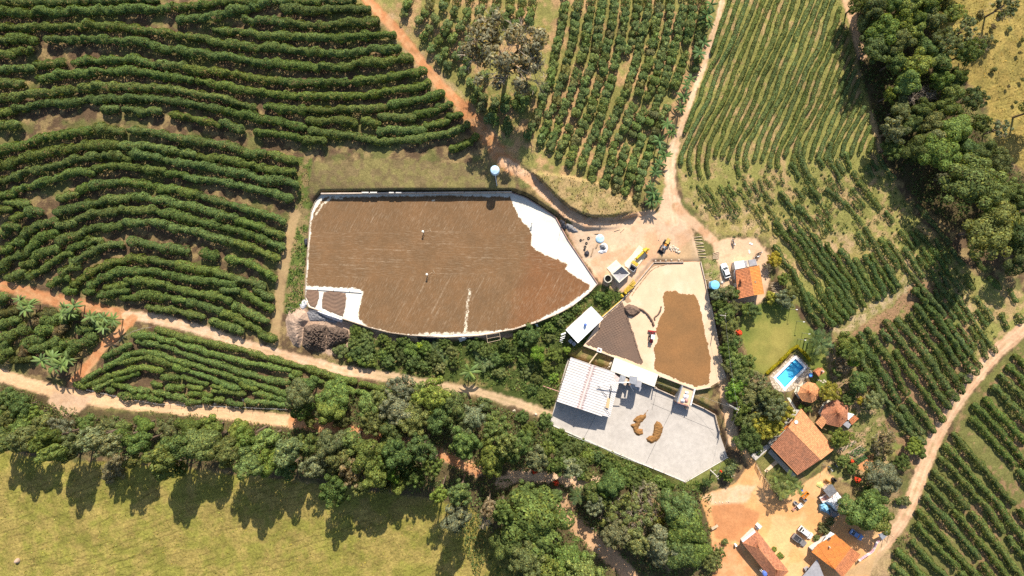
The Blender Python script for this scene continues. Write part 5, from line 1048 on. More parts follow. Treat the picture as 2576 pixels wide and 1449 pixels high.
# ------------------------------------------------------------------ drying coffee
def coffee_mat(name, c, zones=None, bare=(.64, .56, .42), ripple=0.0):
    m, nt, b, out = new_mat(name)
    tc = nt.nodes.new('ShaderNodeTexCoord')
    n1 = N(nt, 'ShaderNodeTexNoise', Scale=.16, Detail=6.0, Roughness=.6); nt.links.new(tc.outputs['Object'], n1.inputs['Vector'])
    n2 = N(nt, 'ShaderNodeTexNoise', Scale=3.0, Detail=4.0, Roughness=.7); nt.links.new(tc.outputs['Object'], n2.inputs['Vector'])
    cc = mixc(nt, ramp(nt, n1.outputs[0], [(.35, 0.0), (.65, 1.0)]), tuple(x * .9 for x in c), (c[0] * 1.13, c[1] * 1.06, c[2] * 1.0))
    cc = mixc(nt, 1.0, cc, ramp(nt, n2.outputs[0], [(.25, .78), (.75, 1.18)]), 'MULTIPLY')
    at = N(nt, 'ShaderNodeAttribute', attribute_name='bare'); zo = N(nt, 'ShaderNodeAttribute', attribute_name='rake')
    if zones:
        res = []
        for rot in zones:                # rake marks: fine parallel lines, bare concrete glinting through
            mp = nt.nodes.new('ShaderNodeMapping'); mp.inputs['Rotation'].default_value = (0, 0, rot); nt.links.new(tc.outputs['Object'], mp.inputs[0])
            two = []
            for sx, sy, lo, hi, am in ((.035, 1.9, .60, .67, .40), (.6, 4.6, .50, .74, .26)):
                mp2 = nt.nodes.new('ShaderNodeMapping'); mp2.inputs['Scale'].default_value = (sx, sy, 1); nt.links.new(mp.outputs[0], mp2.inputs[0])
                n3 = N(nt, 'ShaderNodeTexNoise', Scale=1.0, Detail=2.0, Roughness=.5); nt.links.new(mp2.outputs[0], n3.inputs['Vector'])
                two.append(ramp(nt, n3.outputs[0], [(lo, 0.0), (hi, am)]))
            brk = N(nt, 'ShaderNodeTexNoise', Scale=.7, Detail=5.0, Roughness=.8); nt.links.new(tc.outputs['Object'], brk.inputs['Vector'])
            l0 = mixc(nt, 1.0, two[0], ramp(nt, brk.outputs[0], [(.42, 0.0), (.6, 1.0)]), 'MULTIPLY')
            res.append(mixc(nt, 1.0, l0, two[1], 'LIGHTEN'))
        pat = mixc(nt, zo.outputs['Fac'], res[0], res[1])
        n4 = N(nt, 'ShaderNodeTexNoise', Scale=.11, Detail=3.0); nt.links.new(tc.outputs['Object'], n4.inputs['Vector'])
        pat = mixc(nt, 1.0, pat, ramp(nt, n4.outputs[0], [(.34, .35), (.64, 1.0)]), 'MULTIPLY')
        ba = N(nt, 'ShaderNodeAttribute', attribute_name='batch'); cc = mixc(nt, ba.outputs['Fac'], cc, mixc(nt, 1.0, cc, (1.10, .90, .80), 'MULTIPLY'))
        cc = mixc(nt, pat, cc, (bare[0] * .8, bare[1] * .72, bare[2] * .66))
    n5 = N(nt, 'ShaderNodeTexNoise', Scale=4.0, Detail=6.0, Roughness=.8); nt.links.new(tc.outputs['Object'], n5.inputs['Vector'])
    ad = N(nt, 'ShaderNodeMath', operation='ADD'); nt.links.new(n5.outputs[0], ad.inputs[0]); nt.links.new(at.outputs['Fac'], ad.inputs[1])
    cc = mixc(nt, ramp(nt, ad.outputs[0], [(.86, 0.0), (1.14, 1.0)]), cc, bare)
    nt.links.new(cc, b.inputs['Base Color']); b.inputs['Roughness'].default_value = .85; b.inputs['Specular IOR Level'].default_value = .2
    bp = N(nt, 'ShaderNodeBump', Strength=.8, Distance=.04); nt.links.new(n2.outputs[0], bp.inputs['Height']); nt.links.new(bp.outputs[0], b.inputs['Normal'])
    return m
def bed(name, poly, z, m, label, cell=2.2, rag=5.0, thick=.05, relief=None, edge=None, streaks=(), rake=None):
    """a spread of beans: ragged-edged sheet, thinning towards its rim"""
    xs = [p[0] for p in poly]; ys = [p[1] for p in poly]
    gx_ = np.arange(min(xs) - 8, max(xs) + 8, cell); gy_ = np.arange(min(ys) - 8, max(ys) + 8, cell)
    X, Y = np.meshgrid(gx_, gy_); x, y = X.ravel(), Y.ravel()
    s = sdf_poly(x, y, poly) + (fbm(x / 5.5, y / 5.5, 4, 61) - .5) * 2 * rag
    inside = s < 0
    h = thick * smooth(-s / 2.5) + (relief(x, y) if relief is not None else 0)
    zz = z + np.maximum(h, .004); kk = (CAM_H - zz) / CAM_H / PPM
    V = np.stack([(x - FW / 2) * kk, (FH / 2 - y) * kk, zz], 1)
    ny_, nx_ = X.shape; ii = (np.arange(ny_ - 1)[:, None] * nx_ + np.arange(nx_ - 1)[None, :]).ravel()
    F = np.stack([ii + nx_, ii + nx_ + 1, ii + 1, ii], 1); F = F[inside[F].all(1)]
    bare = .50 * (1 - smooth(-s / 9.0)) if edge is None else edge * (1 - smooth(-s / 9.0))
    for ln, wd, am in streaks: bare = np.maximum(bare, am * (1 - smooth(dist_line(x, y, ln) / wd)) * (.45 + 1.1 * fbm(x / 5, y / 9, 3, 91)))
    rk = rake(x, y) if rake is not None else np.zeros(len(x))
    n_q = fbm(x / 14, y / 14, 3, 8)
    u, inv = np.unique(F, return_inverse=True)
    o = link(name, np_mesh(name, V[u], inv.reshape(F.shape), (m,), smooth_=True, attrs=dict(bare=bare[u], rake=rk[u], batch=smooth((x + (y - 700) * .3 - 1285 + 40 * (n_q - .5)) / 60)[u])))
    return tag(o, label, kind='stuff')
BED = [(815, 494), (1000, 492), (1150, 490), (1285, 494), (1296, 520), (1308, 545), (1320, 560), (1334, 575), (1341, 590), (1338, 617), (1355, 630), (1385, 645), (1406, 652), (1430, 665), (1424, 675), (1443, 690), (1470, 706), (1486, 718), (1483, 729), (1436, 764), (1398, 784), (1348, 803), (1288, 821), (1206, 836), (1150, 838), (1119, 839), (1031, 836), (971, 827), (926, 815), (899, 800), (899, 780), (905, 760), (911, 735), (900, 728), (840, 724), (773, 721), (778, 640), (785, 560), (791, 532), (802, 512)]
CB = coffee_mat('drying_coffee_beans', (.158, .091, .042), (math.radians(-62), math.radians(1.5)))
bed('coffee_layer', [(x - 4 if x < 800 else x, y + (4 if y > 790 else 0) + (4 if y > 800 and (x < 1040 or x > 1280) else 0)) for x, y in BED], .03, CB, 'huge brown layer of coffee drying on the big yard', 2.4, 4.0,
    streaks=(([(1182, 728), (1176, 760), (1174, 800), (1170, 838)], 13, .47), ([(1060, 842), (1170, 842), (1230, 838)], 17, .52), ([(1255, 760), (1248, 800), (1250, 826)], 5, .35), ([(860, 500), (835, 497), (810, 515), (795, 540)], 9, .5), ([(1086, 505), (1100, 502)], 5, .5), ([(1300, 530), (1325, 570)], 4, .4)),
    rake=lambda x, y: smooth((y - 577 - 4 * np.sin(x / 60)) / 6) * (1 - smooth((y - 690 + (x - 1100) * .03) / 8)))
CB2 = coffee_mat('fresh_coffee_beans', (.185, .12, .083))
bed('coffee_pen_layer', S5([(330, 80), (380, 72), (460, 80), (478, 110), (474, 180), (452, 255), (430, 288), (370, 268), (340, 200), (320, 150)]), .03, CB2, 'small brown coffee patch in the narrow corner pen', 1.2, 1.5, .16, edge=.1, relief=lambda x, y: .025 * np.sin(y / 1.6 + 3 * np.sin(x / 7)))
bed('coffee_pen_layer', S5([(520, 110), (600, 88), (650, 96), (778, 112), (788, 180), (773, 300), (745, 386), (600, 338), (507, 290), (507, 200)]), .03, CB2, 'rippled brown coffee patch in the wider pen', 1.2, 2.0, .16, edge=.1, relief=lambda x, y: .03 * np.sin(y / 1.6 + 3 * np.sin(x / 8)))
CB3 = coffee_mat('orange_coffee_beans', (.225, .118, .046), None, bare=(.58, .42, .26))
bed('coffee_layer', T(2, 2, [(1540, 22), (1640, 22), (1700, 52), (1840, 62), (1878, 130), (1918, 300), (1950, 480), (1975, 560), (2008, 750), (1992, 900), (1985, 975), (1910, 982), (1850, 998), (1700, 945), (1600, 900), (1420, 818), (1440, 700), (1422, 620), (1468, 510), (1442, 450), (1472, 320), (1535, 220), (1512, 100)]), -.87, CB3, 'orange brown layer of coffee on the smaller yard', 1.6, 3.5, .06, edge=.2)
CB4 = coffee_mat('dark_coffee_beans', (.145, .098, .072), bare=(.36, .24, .16))
PILES = T(2, 2, [(1110, 135), (1170, 280), (1205, 400), (1240, 500), (1285, 660), (1320, 745), (1300, 772), (1150, 715), (1040, 682), (900, 630), (830, 600), (735, 568), (800, 500), (870, 430), (895, 330), (1000, 230)])
def bumps(x, y):
    a = math.radians(62); u = (x * math.cos(a) + y * math.sin(a)) / 5.6; v = (-x * math.sin(a) + y * math.cos(a)) / 6.6
    v = v + .2 * np.sin(u * .7); u = u + .5 * (fbm(x / 9, y / 9, 2, 14) - .5); v = v + .6 * (fbm(x / 9, y / 9, 2, 15) - .5)
    f = np.maximum(0, 1 - 1.9 * np.hypot((u % 1 - .5), (v % 1 - .5)))
    return .16 * f * (.3 + .8 * fbm(x / 20, y / 20, 2, 4)) * smooth((1600 - x - (y - 760) * .15) / 40)
bed('coffee_heaps', PILES, -.87, CB4, 'dark coffee raked into rows of small heaps on the smaller yard', .9, 2.5, .05, relief=bumps, edge=.18)
def heap(name, poly, z, h, m, label, cat=None, group=None, cell=1.2, rough=.25, seed=3, power=.8, kind=None, wid=None, parent=None, flat=False):
    """a mound over a survey outline"""
    xs = [p[0] for p in poly]; ys = [p[1] for p in poly]
    gx_ = np.arange(min(xs) - 2, max(xs) + 2, cell); gy_ = np.arange(min(ys) - 2, max(ys) + 2, cell)
    X, Y = np.meshgrid(gx_, gy_); x, y = X.ravel(), Y.ravel()
    s = sdf_poly(x, y, poly) + (fbm(x / 4, y / 4, 3, seed) - .5) * 3
    wid = wid or max(2.0, -s.min() * .95)
    zb = hgt(x, y) if z is None else np.full(len(x), z)
    hh = h * smooth(-s / wid) ** power * (1 - rough + 2 * rough * fbm(x / 3.5, y / 3.5, 4, seed + 5))
    zz = zb - .03 + np.maximum(0, hh); kk = (CAM_H - zz) / CAM_H / PPM
    V = np.stack([(x - FW / 2) * kk, (FH / 2 - y) * kk, zz], 1)
    ny_, nx_ = X.shape; ii = (np.arange(ny_ - 1)[:, None] * nx_ + np.arange(nx_ - 1)[None, :]).ravel()
    F = np.stack([ii + nx_, ii + nx_ + 1, ii + 1, ii], 1); F = F[(s < cell * .6)[F].all(1)]
    if len(F) == 0: return None
    u, inv = np.unique(F, return_inverse=True); o0 = V[u].mean(0); o0[2] = V[u][:, 2].min()
    if parent is not None: o0 = np.array(parent.location)
    o = link(name, np_mesh(name, V[u] - o0, inv.reshape(F.shape), (m,), smooth_=not flat), parent, o0 if parent is None else (0, 0, 0))
    return tag(o, label, cat, group, kind)
heap('coffee_pile', T(2, 2, [(1120, 190), (1180, 160), (1250, 182), (1300, 215), (1290, 250), (1230, 292), (1170, 285), (1130, 240)]), -.87, 1.0, CB4, 'big dark coffee pile at the end of the swept arc', 'coffee pile', wid=7)
def windrow(name, line, z, wd, h, m, label):
    pts = smooth_line(line); poly = []
    t = np.gradient(pts, axis=0); t /= np.linalg.norm(t, axis=1, keepdims=True); n = np.stack([-t[:, 1], t[:, 0]], 1)
    poly = [tuple(p) for p in pts + n * wd / 2] + [tuple(p) for p in (pts - n * wd / 2)[::-1]]
    return heap(name, poly, z, h, m, label, 'coffee pile', cell=.9, wid=wd / 2)
CB6 = coffee_mat('dust_and_wall_shade', (.36, .235, .14), bare=(.55, .40, .26))
bed('dust_and_wall_shade', QL('Q2', [(1130, 130), (1700, 132), (1400, 150), (1150, 215), (1040, 300), (900, 470), (740, 650), (640, 820), (700, 920), (600, 960), (520, 880), (590, 785), (760, 590)]), -.875, CB6, 'thin brown dust and painted wall shade along the upper yard wall', 1.2, 1.5, .03, edge=.3)  # swept dust, with the wall's shade painted into the same brown band
windrow('coffee_windrow', QL('Q2', [(1720, 150), (1420, 160), (1260, 195), (1130, 255), (1050, 320), (930, 480), (780, 660), (690, 800)]), -.87, 2.4, .14, CB6, 'long low ridge of swept dust along the upper yard wall')
windrow('coffee_windrow', T(2, 2, [(1270, 205), (1320, 225), (1370, 270), (1410, 330), (1430, 385)]), -.87, 5.5, .55, CB4, 'curved ridge of swept coffee leading to the red tractor')
windrow('coffee_windrow', T(2, 2, [(1500, 185), (1490, 240), (1465, 275), (1430, 295), (1440, 330)]), -.87, 4.5, .35, CB4, 'short curved ridge of coffee inside the swept arc')
windrow('coffee_windrow', T(2, 2, [(1150, 290), (1190, 400), (1230, 520), (1270, 640), (1310, 745)]), -.87, 2.6, .25, CB4, 'straight ridge of coffee along the edge of the small heaps')
CB5 = coffee_mat('orange_coffee_pile', (.235, .122, .042))
for pl, lb in ((QL('Q6', [(290, 935), (335, 930), (340, 990), (300, 1050), (235, 1110), (228, 1140), (190, 1215), (275, 1230), (280, 1330), (200, 1375), (130, 1350), (80, 1280), (60, 1215), (15, 1165), (20, 1130), (110, 1105), (60, 1070), (130, 980), (200, 940)]), 'longer lobed coffee pile on the court, nearer the ribbed shed'),
               (QL('Q6', [(550, 1055), (640, 1110), (685, 1190), (672, 1290), (620, 1400), (560, 1480), (440, 1530), (350, 1485), (330, 1420), (400, 1360), (460, 1350), (470, 1290), (490, 1150)]), 'pointed coffee pile on the court, nearer the loading bay')):
    heap('coffee_pile', pl, -3.68, .55, CB5, lb, 'coffee pile', 'coffee piles on the court', cell=.6, wid=6, rough=.3)
windrow('coffee_trail', QL('Q6', [(390, 830), (350, 880), (300, 940)]), -3.68, 2.2, .12, CB5, 'thin trail of coffee spilt above the long pile')

# ------------------------------------------------------------------ people
SKINM = mat('skin', (.28, .15, .09), .6, .1, 3.0); HAT = mat('straw_hat', (.78, .74, .64), .8, .08, 4.0)
def person(fx_, fy_, z, rz, label, shirt, trousers, rake=True):
    me = bpy.data.meshes.new('person'); 
    J = [(0,0,.95),(0,0,1.15),(0,.02,1.42),(0,.03,1.52),(0,.05,1.62),(0,.05,1.72),
         (.10,0,.90),(.13,.06,.50),(.14,.02,.09),(.14,.16,.05), (-.10,0,.90),(-.12,.14,.52),(-.13,.22,.09),(-.13,.36,.05),
         (.19,.02,1.42),(.27,.10,1.16),(.16,.36,1.10),(.12,.43,1.09), (-.19,.02,1.42),(-.28,.14,1.18),(-.12,.42,.98),(-.08,.50,.96)]
    E = [(0,1),(1,2),(2,3),(3,4),(4,5),(0,6),(6,7),(7,8),(8,9),(0,10),(10,11),(11,12),(12,13),(2,14),(14,15),(15,16),(16,17),(2,18),(18,19),(19,20),(20,21)]
    R = [.16,.15,.17,.06,.10,.09,.10,.07,.05,.045,.10,.07,.05,.045,.075,.055,.04,.045,.075,.055,.04,.045]
    me.from_pydata(J, E, []); o = bpy.data.objects.new('tmp', me); COL.objects.link(o)
    md = o.modifiers.new('s', 'SKIN'); md.use_smooth_shade = True
    for v, r in zip(me.skin_vertices[0].data, R): v.radius = (r, r)
    me.skin_vertices[0].data[0].use_root = True
    sb = o.modifiers.new('u', 'SUBSURF'); sb.levels = sb.render_levels = 1
    dg = bpy.context.evaluated_depsgraph_get(); bm_ = bpy.data.meshes.new_from_object(o.evaluated_get(dg)); bpy.data.objects.remove(o)
    bm_.materials.clear()
    for m in (SKINM, shirt, trousers, RUBBER): bm_.materials.append(m)
    for p in bm_.polygons:
        c = p.center; hand = c.y > .34 and c.z > .8
        p.material_index = 3 if c.z < .1 else 2 if c.z < .96 and not hand else 0 if (c.z > 1.47 and abs(c.x) < .14) or hand else 1
    pos = Wz(fx_, fy_, z); t = thing('person', label, 'person', pos, rz)
    link('body', bm_, t)
    MB().lathe([(.30, 1.70), (.29, 1.72), (.13, 1.74), (.12, 1.83), (.06, 1.87)], 14, (0, .05, 0)).build('hat', HAT, t)
    if rake:
        r = MB().tube((.3, -.1, 1.25), (-.35, 1.9, .04), .018, .018, 6); r.box((-.38, 1.96, .05), (1.1, .06, .12), .3)
        k = r.build('rake', LOG); k.location = pos; k.rotation_euler = (0, 0, rz)
        tag(k, 'long rake held by the ' + label.replace(' coffee', ''), 'rake')
    return t
SH_W = mat('pale_shirt', (.62, .60, .58), .8, .1, 3.0); SH_B = mat('grey_shirt', (.22, .23, .28), .8, .1, 3.0); TR = mat('dark_trousers', (.05, .05, .07), .85, .1, 3.0); TRP = mat('pale_trousers', (.55, .53, .5), .85, .1, 3.0)
person(1065.5, 583.5, .08, -1.5, 'upper person raking coffee at the middle of yard', SH_W, TR)
person(1075.5, 690.5, .08, -1.3, 'lower person raking coffee in the yard', SH_B, TR)
person(1338.5, 561.0, .03, 2.0, 'pale-clothed person standing on bare white concrete', SH_W, TRP, False)
# ------------------------------------------------------------------ buildings
def slope(parent, name, A, B, C, D, m, pitch=.40, amp=.075, course=.45, step=.05):
    """one roof plane: A-B along the eave, D-C along the ridge; tiles run in ribs down the slope and in overlapping courses"""
    A, B, C, D = (np.array(p, float) for p in (A, B, C, D))
    L = max(np.linalg.norm(B - A), np.linalg.norm(C - D)); Hh = max(np.linalg.norm(D - A), np.linalg.norm(C - B))
    nu = int(min(180, max(6, L / pitch * 4))); nv = int(min(60, max(1, round(Hh / course)))) if course else 1
    nrm = np.cross(B - A, D - A) if np.linalg.norm(D - A) > 1e-6 else np.cross(B - A, C - A); nrm /= np.linalg.norm(nrm); 
    if nrm[2] < 0: nrm = -nrm
    u = np.arange(nu + 1) / nu; V = []; rows = 0
    rib = amp * (.5 + .5 * np.cos(2 * math.pi * u * L / pitch))
    for j in range(nv):
        for v, off in ((j / nv, step), ((j + 1) / nv, 0.0)):
            E = A[None] * (1 - u[:, None]) + B[None] * u[:, None]; R = D[None] * (1 - u[:, None]) + C[None] * u[:, None]
            V.append(E * (1 - v) + R * v + nrm[None] * (rib + off + .02)[:, None]); rows += 1
    V = np.vstack(V); n1 = nu + 1; F = []
    ii = np.arange(nu)
    for r in range(rows - 1): F.append(np.stack([r * n1 + ii, r * n1 + ii + 1, (r + 1) * n1 + ii + 1, (r + 1) * n1 + ii], 1))
    F = np.vstack(F)
    k = len(V)                                        # underside and edge give the plane its thickness
    U = np.stack([A, B, C, D]) - nrm * .08; V = np.vstack([V, U])
    if np.linalg.norm(C - D) > 1e-3: F = np.vstack([F, [[k, k + 3, k + 2, k + 1]]])
    else: F = np.vstack([F, [[k, k + 2, k + 1, k]]])[:-1]
    last = (rows - 1) * n1
    F = np.vstack([F, [[0, k, k + 1, nu]], [[nu, k + 1, k + 2, last + nu]], [[last, k + 3, k, 0]]])
    o0 = np.array(parent.location)
    return link(name, np_mesh(name, V - o0, F, (m,)), parent)
def ridge_cap(parent, a, b, m, r=.13, name='ridge'):
    o0 = Vector(parent.location); return MB().tube(Vector(a) - o0, Vector(b) - o0, r, r, 8).build(name, m, parent)
def walls(parent, corners, z0, m, inset=.45, name='wall', tops=None):
    """outer walls under a roof outline (world corners at eave height)"""
    c = [Vector(p) for p in corners]; o0 = Vector(parent.location); ctr = sum(c, Vector()) / len(c)
    ins = []
    for p in c:
        d = p - ctr; d.z = 0; L = d.length; ins.append(ctr + d * ((L - inset * 1.3) / L) + Vector((0, 0, p.z - ctr.z)))
    b = MB(); n = len(ins)
    for i in range(n):
        p, q = ins[i], ins[(i + 1) % n]; e = (q - p); e.z = 0; e.normalize(); nn = Vector((-e.y, e.x, 0)) * .09
        zt = min(p.z, q.z) - .12
        for s in (0,):
            pl = [(p - nn - o0 + e * .09)[:2], (q - nn - o0 - e * .09)[:2], (q + nn - o0 - e * .09)[:2], (p + nn - o0 + e * .09)[:2]]
            b.prism(pl, z0 - o0.z - .3, zt - o0.z)
    return b.build(name, m, parent), ins
def opening(parent, p, q, t, z0, z1, wd, m, name, out):
    """door or window set 3 cm proud in the wall p-q"""
    o0 = Vector(parent.location); d = q - p; d.z = 0; c = p + d * t; d.normalize(); nn = Vector((d.y, -d.x, 0)) * (.13 * out)
    fr = MB().box((c.x + nn.x - o0.x, c.y + nn.y - o0.y, (z0 + z1) / 2 - o0.z), (wd + .14, .09, z1 - z0 + .14), math.atan2(d.y, d.x)).build(name, WOOD, parent)
    MB().box((c.x + nn.x * 1.5 - o0.x, c.y + nn.y * 1.5 - o0.y, (z0 + z1) / 2 - o0.z), (wd, .06, z1 - z0), math.atan2(d.y, d.x)).build('pane' if name == 'window' else 'door_leaf', m, fr)
def gable(name, label, EA, RA, zE, zR, mats, wallm=WALLW, cat='house', pitch=.40, amp=.075, zfloor=None, openings=True, course=.42):
    """EA: four eave corners a,b (side one), c,d (side two); RA: ridge ends next to a/d and b/c"""
    a, b, c, d = (Wz(*p, zE if not isinstance(zE, tuple) else zE[i // 2]) for i, p in enumerate(EA)); r0, r1 = Wz(*RA[0], zR), Wz(*RA[1], zR)
    cx = sum(p[0] for p in EA) / 4; cy = sum(p[1] for p in EA) / 4
    z0 = float(hgt(cx, cy)) if zfloor is None else zfloor
    t = thing(name, label, cat, Wz(cx, cy, z0))
    ro = link('roof', MB().box((0, 0, zR - z0 - .35), (.5, .5, .2)).mesh('roof', WOOD), t)
    ro_loc = Vector(t.location)
    class PX: pass
    s1 = slope(t, 'roof_slope', a, b, r1, r0, mats[0], pitch, amp, course); s2 = slope(t, 'roof_slope', c, d, r0, r1, mats[1], pitch, amp, course)
    rc = ridge_cap(t, r0, r1, mats[2] if len(mats) > 2 else mats[0])
    for q in (s1, s2, rc): q.parent = ro
    w_, ins = walls(t, (a, b, c, d), z0, wallm)
    gm = MB(); o0 = Vector(t.location)
    for p, q, r in ((ins[1], ins[2], Vector(r1)), (ins[3], ins[0], Vector(r0))):
        m_ = (p + q) / 2; rr = Vector((m_.x * .12 + r.x * .88, m_.y * .12 + r.y * .88, r.z - .2))
        V = [p - o0 - Vector((0, 0, .13)), q - o0 - Vector((0, 0, .13)), rr - o0]; gm.add(V, [(0, 1, 2)])
    gm.build('gable_wall', wallm, t)
    if openings:
        for i in range(4):
            p, q = ins[i], ins[(i + 1) % 4]
            if (q - p).length > 3.5:
                sgn = 1 if Vector((q.y - p.y, -(q.x - p.x), 0)).dot(p - o0) > 0 else -1
                opening(t, p, q, .3, z0 + .9, z0 + 2.0, 1.1, GLASS, 'window', sgn); opening(t, p, q, .62, z0, z0 + 2.05, .9, WOOD, 'door', sgn)
    return t, ins
def hipped(name, label, ctr, verts, zE, zR, m, cap, cat='pavilion', posts=True, wallm=None):
    z0 = float(hgt(*ctr)); t = thing(name, label, cat, Wz(*ctr, z0)); o0 = Vector(t.location)
    ap = Wz(*ctr, zR); vs = [Wz(*v, zE) for v in verts]; n = len(vs)
    ro = link('roof', MB().tube((0, 0, zR - z0 - .1), (0, 0, zR - z0 + .22), .16, .08, 8).mesh('roof', cap), t)
    for i in range(n):
        q = slope(t, 'roof_slope', vs[i], vs[(i + 1) % n], ap, ap, m, .40, .075, .45); q.parent = ro
        r = ridge_cap(t, vs[i], ap, cap, .09); r.parent = ro
    if posts:
        for v in vs:
            d = (Vector(v) - o0); MB().tube((d.x * .86, d.y * .86, -.2), (d.x * .86, d.y * .86, zE - z0 + .1), .11, .11, 8).build('post', WOOD, t)
        MB().prism([((Vector(v) - o0) * .93)[:2] for v in vs], -.3, .14).build('floor_slab', C_APRON, t)
        MB().tube((0, 0, .1), (0, 0, .85), .3, .2, 10).tube((0, 0, .85), (0, 0, .92), .8, .8, 14).build('table', WOOD, t)
    if wallm: walls(t, vs, z0, wallm, .7)
    return t

# farmhouse
zf = -2.6
farm, _ = gable('farmhouse', 'large farmhouse with long orange gabled tile roof', [Q('Q8', 1650, 1075), Q('Q8', 985, 280), (1938.6, 1122.8), (2006.5, 1194.5)], [Q('Q8', 1378, 1310), Q('Q8', 725, 655)], zf + 2.9, zf + 5.0, (TILEP, TILED, TILEP), zfloor=zf)
# the sunny plane reaches further out at the lower corner
sl2 = slope(farm, 'roof_slope', Wz(*Q('Q8', 1715, 1015), zf + 2.8), Wz(*Q('Q8', 1655, 960), zf + 2.9), Wz(*Q('Q8', 1560, 1060), zf + 3.3), Wz(*Q('Q8', 1612, 1128), zf + 3.2), TILEP); 
slope(farm, 'porch_roof', Wz(*Q('Q8', 1600, 1135), zf + 2.3), Wz(*Q('Q8', 1545, 1050), zf + 2.5), Wz(*Q('Q8', 1440, 1180), zf + 2.6), Wz(*Q('Q8', 1455, 1235), zf + 2.4), TILE)
pr = slope(farm, 'porch_roof', Wz(*Q('Q8', 820, 497), zf + 2.9), Wz(*Q('Q8', 520, 790), zf + 2.7), Wz(*Q('Q8', 600, 755), zf + 2.9), Wz(*Q('Q8', 730, 650), zf + 3.0), TILEO)
MB().lathe([(.02, -.1), (.25, .02), (.42, .18), (.5, .34)], 14, (Vector(Wz(*Q('Q8', 880, 545), zf + 4.25)) - farm.location)[:]).build('satellite_dish', WHITE, farm)
ridge_cap(farm, Wz(*Q('Q8', 375, 1040), zf + 2.95), Wz(2006.5, 1194.5, zf + 2.95), TILEP, .09, 'eave_tiles')
ridge_cap(farm, Wz(*Q('Q8', 1378, 1310), zf + 5), Wz(*Q('Q8', 1612, 1128), zf + 3.1), TILEP, .09, 'eave_tiles')
# front terrace strip
slab('terrace', [(1940, 1130), (1932, 1138), (1995, 1204), (2003, 1196)], zf + .15, .4, C_GREY)
slab('concrete_path', QL('S4', [(1370, 470), (1470, 575), (1780, 300), (1700, 250)]), float(hgt(1905, 1140)) + .12, .3, C_GREY)
slab('concrete_path', QL('S4', [(1640, 780), (1690, 820), (1960, 590), (1900, 540)]), float(hgt(1940, 1172)) + .12, .3, C_TAN)
slab('garden_path', QL('Q8', [(700, 60), (760, 60), (920, 320), (830, 400), (790, 330), (860, 300)]), float(hgt(1992, 1030)) + .12, .3, C_APRON)
# linking roof and pavilion behind
hipped('pavilion', 'many-sided tiled pavilion behind the farmhouse', Q('Q8', 1718, 368), QL('Q8', [(1665, 85), (1930, 215), (1922, 490), (1768, 652), (1505, 592), (1380, 388), (1490, 180)]), zf + 2.6, zf + 4.2, TILED, TILEP, wallm=None)
lk = thing('link_roof', 'small pale tiled roof joining farmhouse and pavilion', 'roof', Wz(*Q('Q8', 1400, 550), zf))
slope(lk, 'roof_slope', Wz(*Q('Q8', 1275, 560), zf + 2.5), Wz(*Q('Q8', 1398, 682), zf + 2.5), Wz(*Q('Q8', 1520, 520), zf + 2.75), Wz(*Q('Q8', 1400, 425), zf + 2.75), TILEP)
for x, y in ((1300, 560), (1395, 660), (1500, 520), (1410, 445)):
    p = Vector(Wz(*Q('Q8', x, y), zf)) - lk.location; MB().tube((p.x, p.y, -.2), (p.x, p.y, 2.5), .09).build('post', WOOD, lk)
an = thing('annex', 'little white-roofed annex with tile lean-to beside the pavilion', 'annex', Wz(*Q('Q8', 1990, 480), zf))
def flat_roof(parent, name, pts, z, m, th=.12):
    o0 = Vector(parent.location); zs = z if isinstance(z, (list, tuple)) else [z] * len(pts)
    V = [Vector(Wz(*p, zz)) - o0 for p, zz in zip(pts, zs)]
    b = MB(); n = len(V); b.add([v - Vector((0, 0, th)) for v in V] + V, [tuple(range(n))[::-1], tuple(range(n, 2 * n))] + [(i, (i + 1) % n, n + (i + 1) % n, n + i) for i in range(n)])
    return b.build(name, m, parent)
flat_roof(an, 'flat_roof', QL('Q8', [(1925, 360), (2060, 395), (1940, 512), (1922, 490)]), zf + 2.7, WHITE)
flat_roof(an, 'side_roof', QL('Q8', [(1830, 600), (1915, 530), (1995, 605), (1940, 682)]), zf + 2.2, GREYP)
slope(an, 'tile_roof', Wz(*Q('Q8', 2150, 472), zf + 2.1), Wz(*Q('Q8', 2005, 605), zf + 2.1), Wz(*Q('Q8', 1950, 512), zf + 2.5), Wz(*Q('Q8', 2068, 412), zf + 2.5), TILE)
walls(an, [Wz(*Q('Q8', *p), zf + 2.1) for p in ((1840, 590), (1930, 370), (2130, 460), (1990, 620))], zf, WALLW, .3)
# pool terrace
PZ = float(hgt(1990, 955)) + .15
DECK = QL('Q7', [(700, 205), (860, 420), (1000, 560), (1030, 650), (1010, 780), (870, 800), (790, 890), (650, 1000), (560, 1060), (420, 1080), (260, 1040), (190, 930), (135, 760), (360, 560), (520, 370)])
z_deck = PZ
dk = thing('pool_terrace', 'crazy paved pale stone terrace round the swimming pool', 'terrace', Wz(*Q('Q7', 560, 720), z_deck))
o0 = Vector(dk.location)
pool_w = [Wz(*p, z_deck) for p in POOL]
rp = np.random.default_rng(3)
stone_n = [0]
stone_meshes = []
for k in range(10):
    n = rp.integers(5, 7); a0 = np.sort(rp.uniform(0, 6.28, n) * .35 + np.arange(n) * 6.28 / n); rr = rp.uniform(.36, .48, n)
    stone_meshes.append(MB().prism([(r * math.cos(a), r * math.sin(a)) for a, r in zip(a0, rr)], -.1, .04).mesh('paving_stone', STONE))
xs = np.arange(Q('Q7', 135, 0)[0], Q('Q7', 1040, 0)[0], 7.4); ys = np.arange(Q('Q7', 0, 200)[1], Q('Q7', 0, 1085)[1], 7.0)
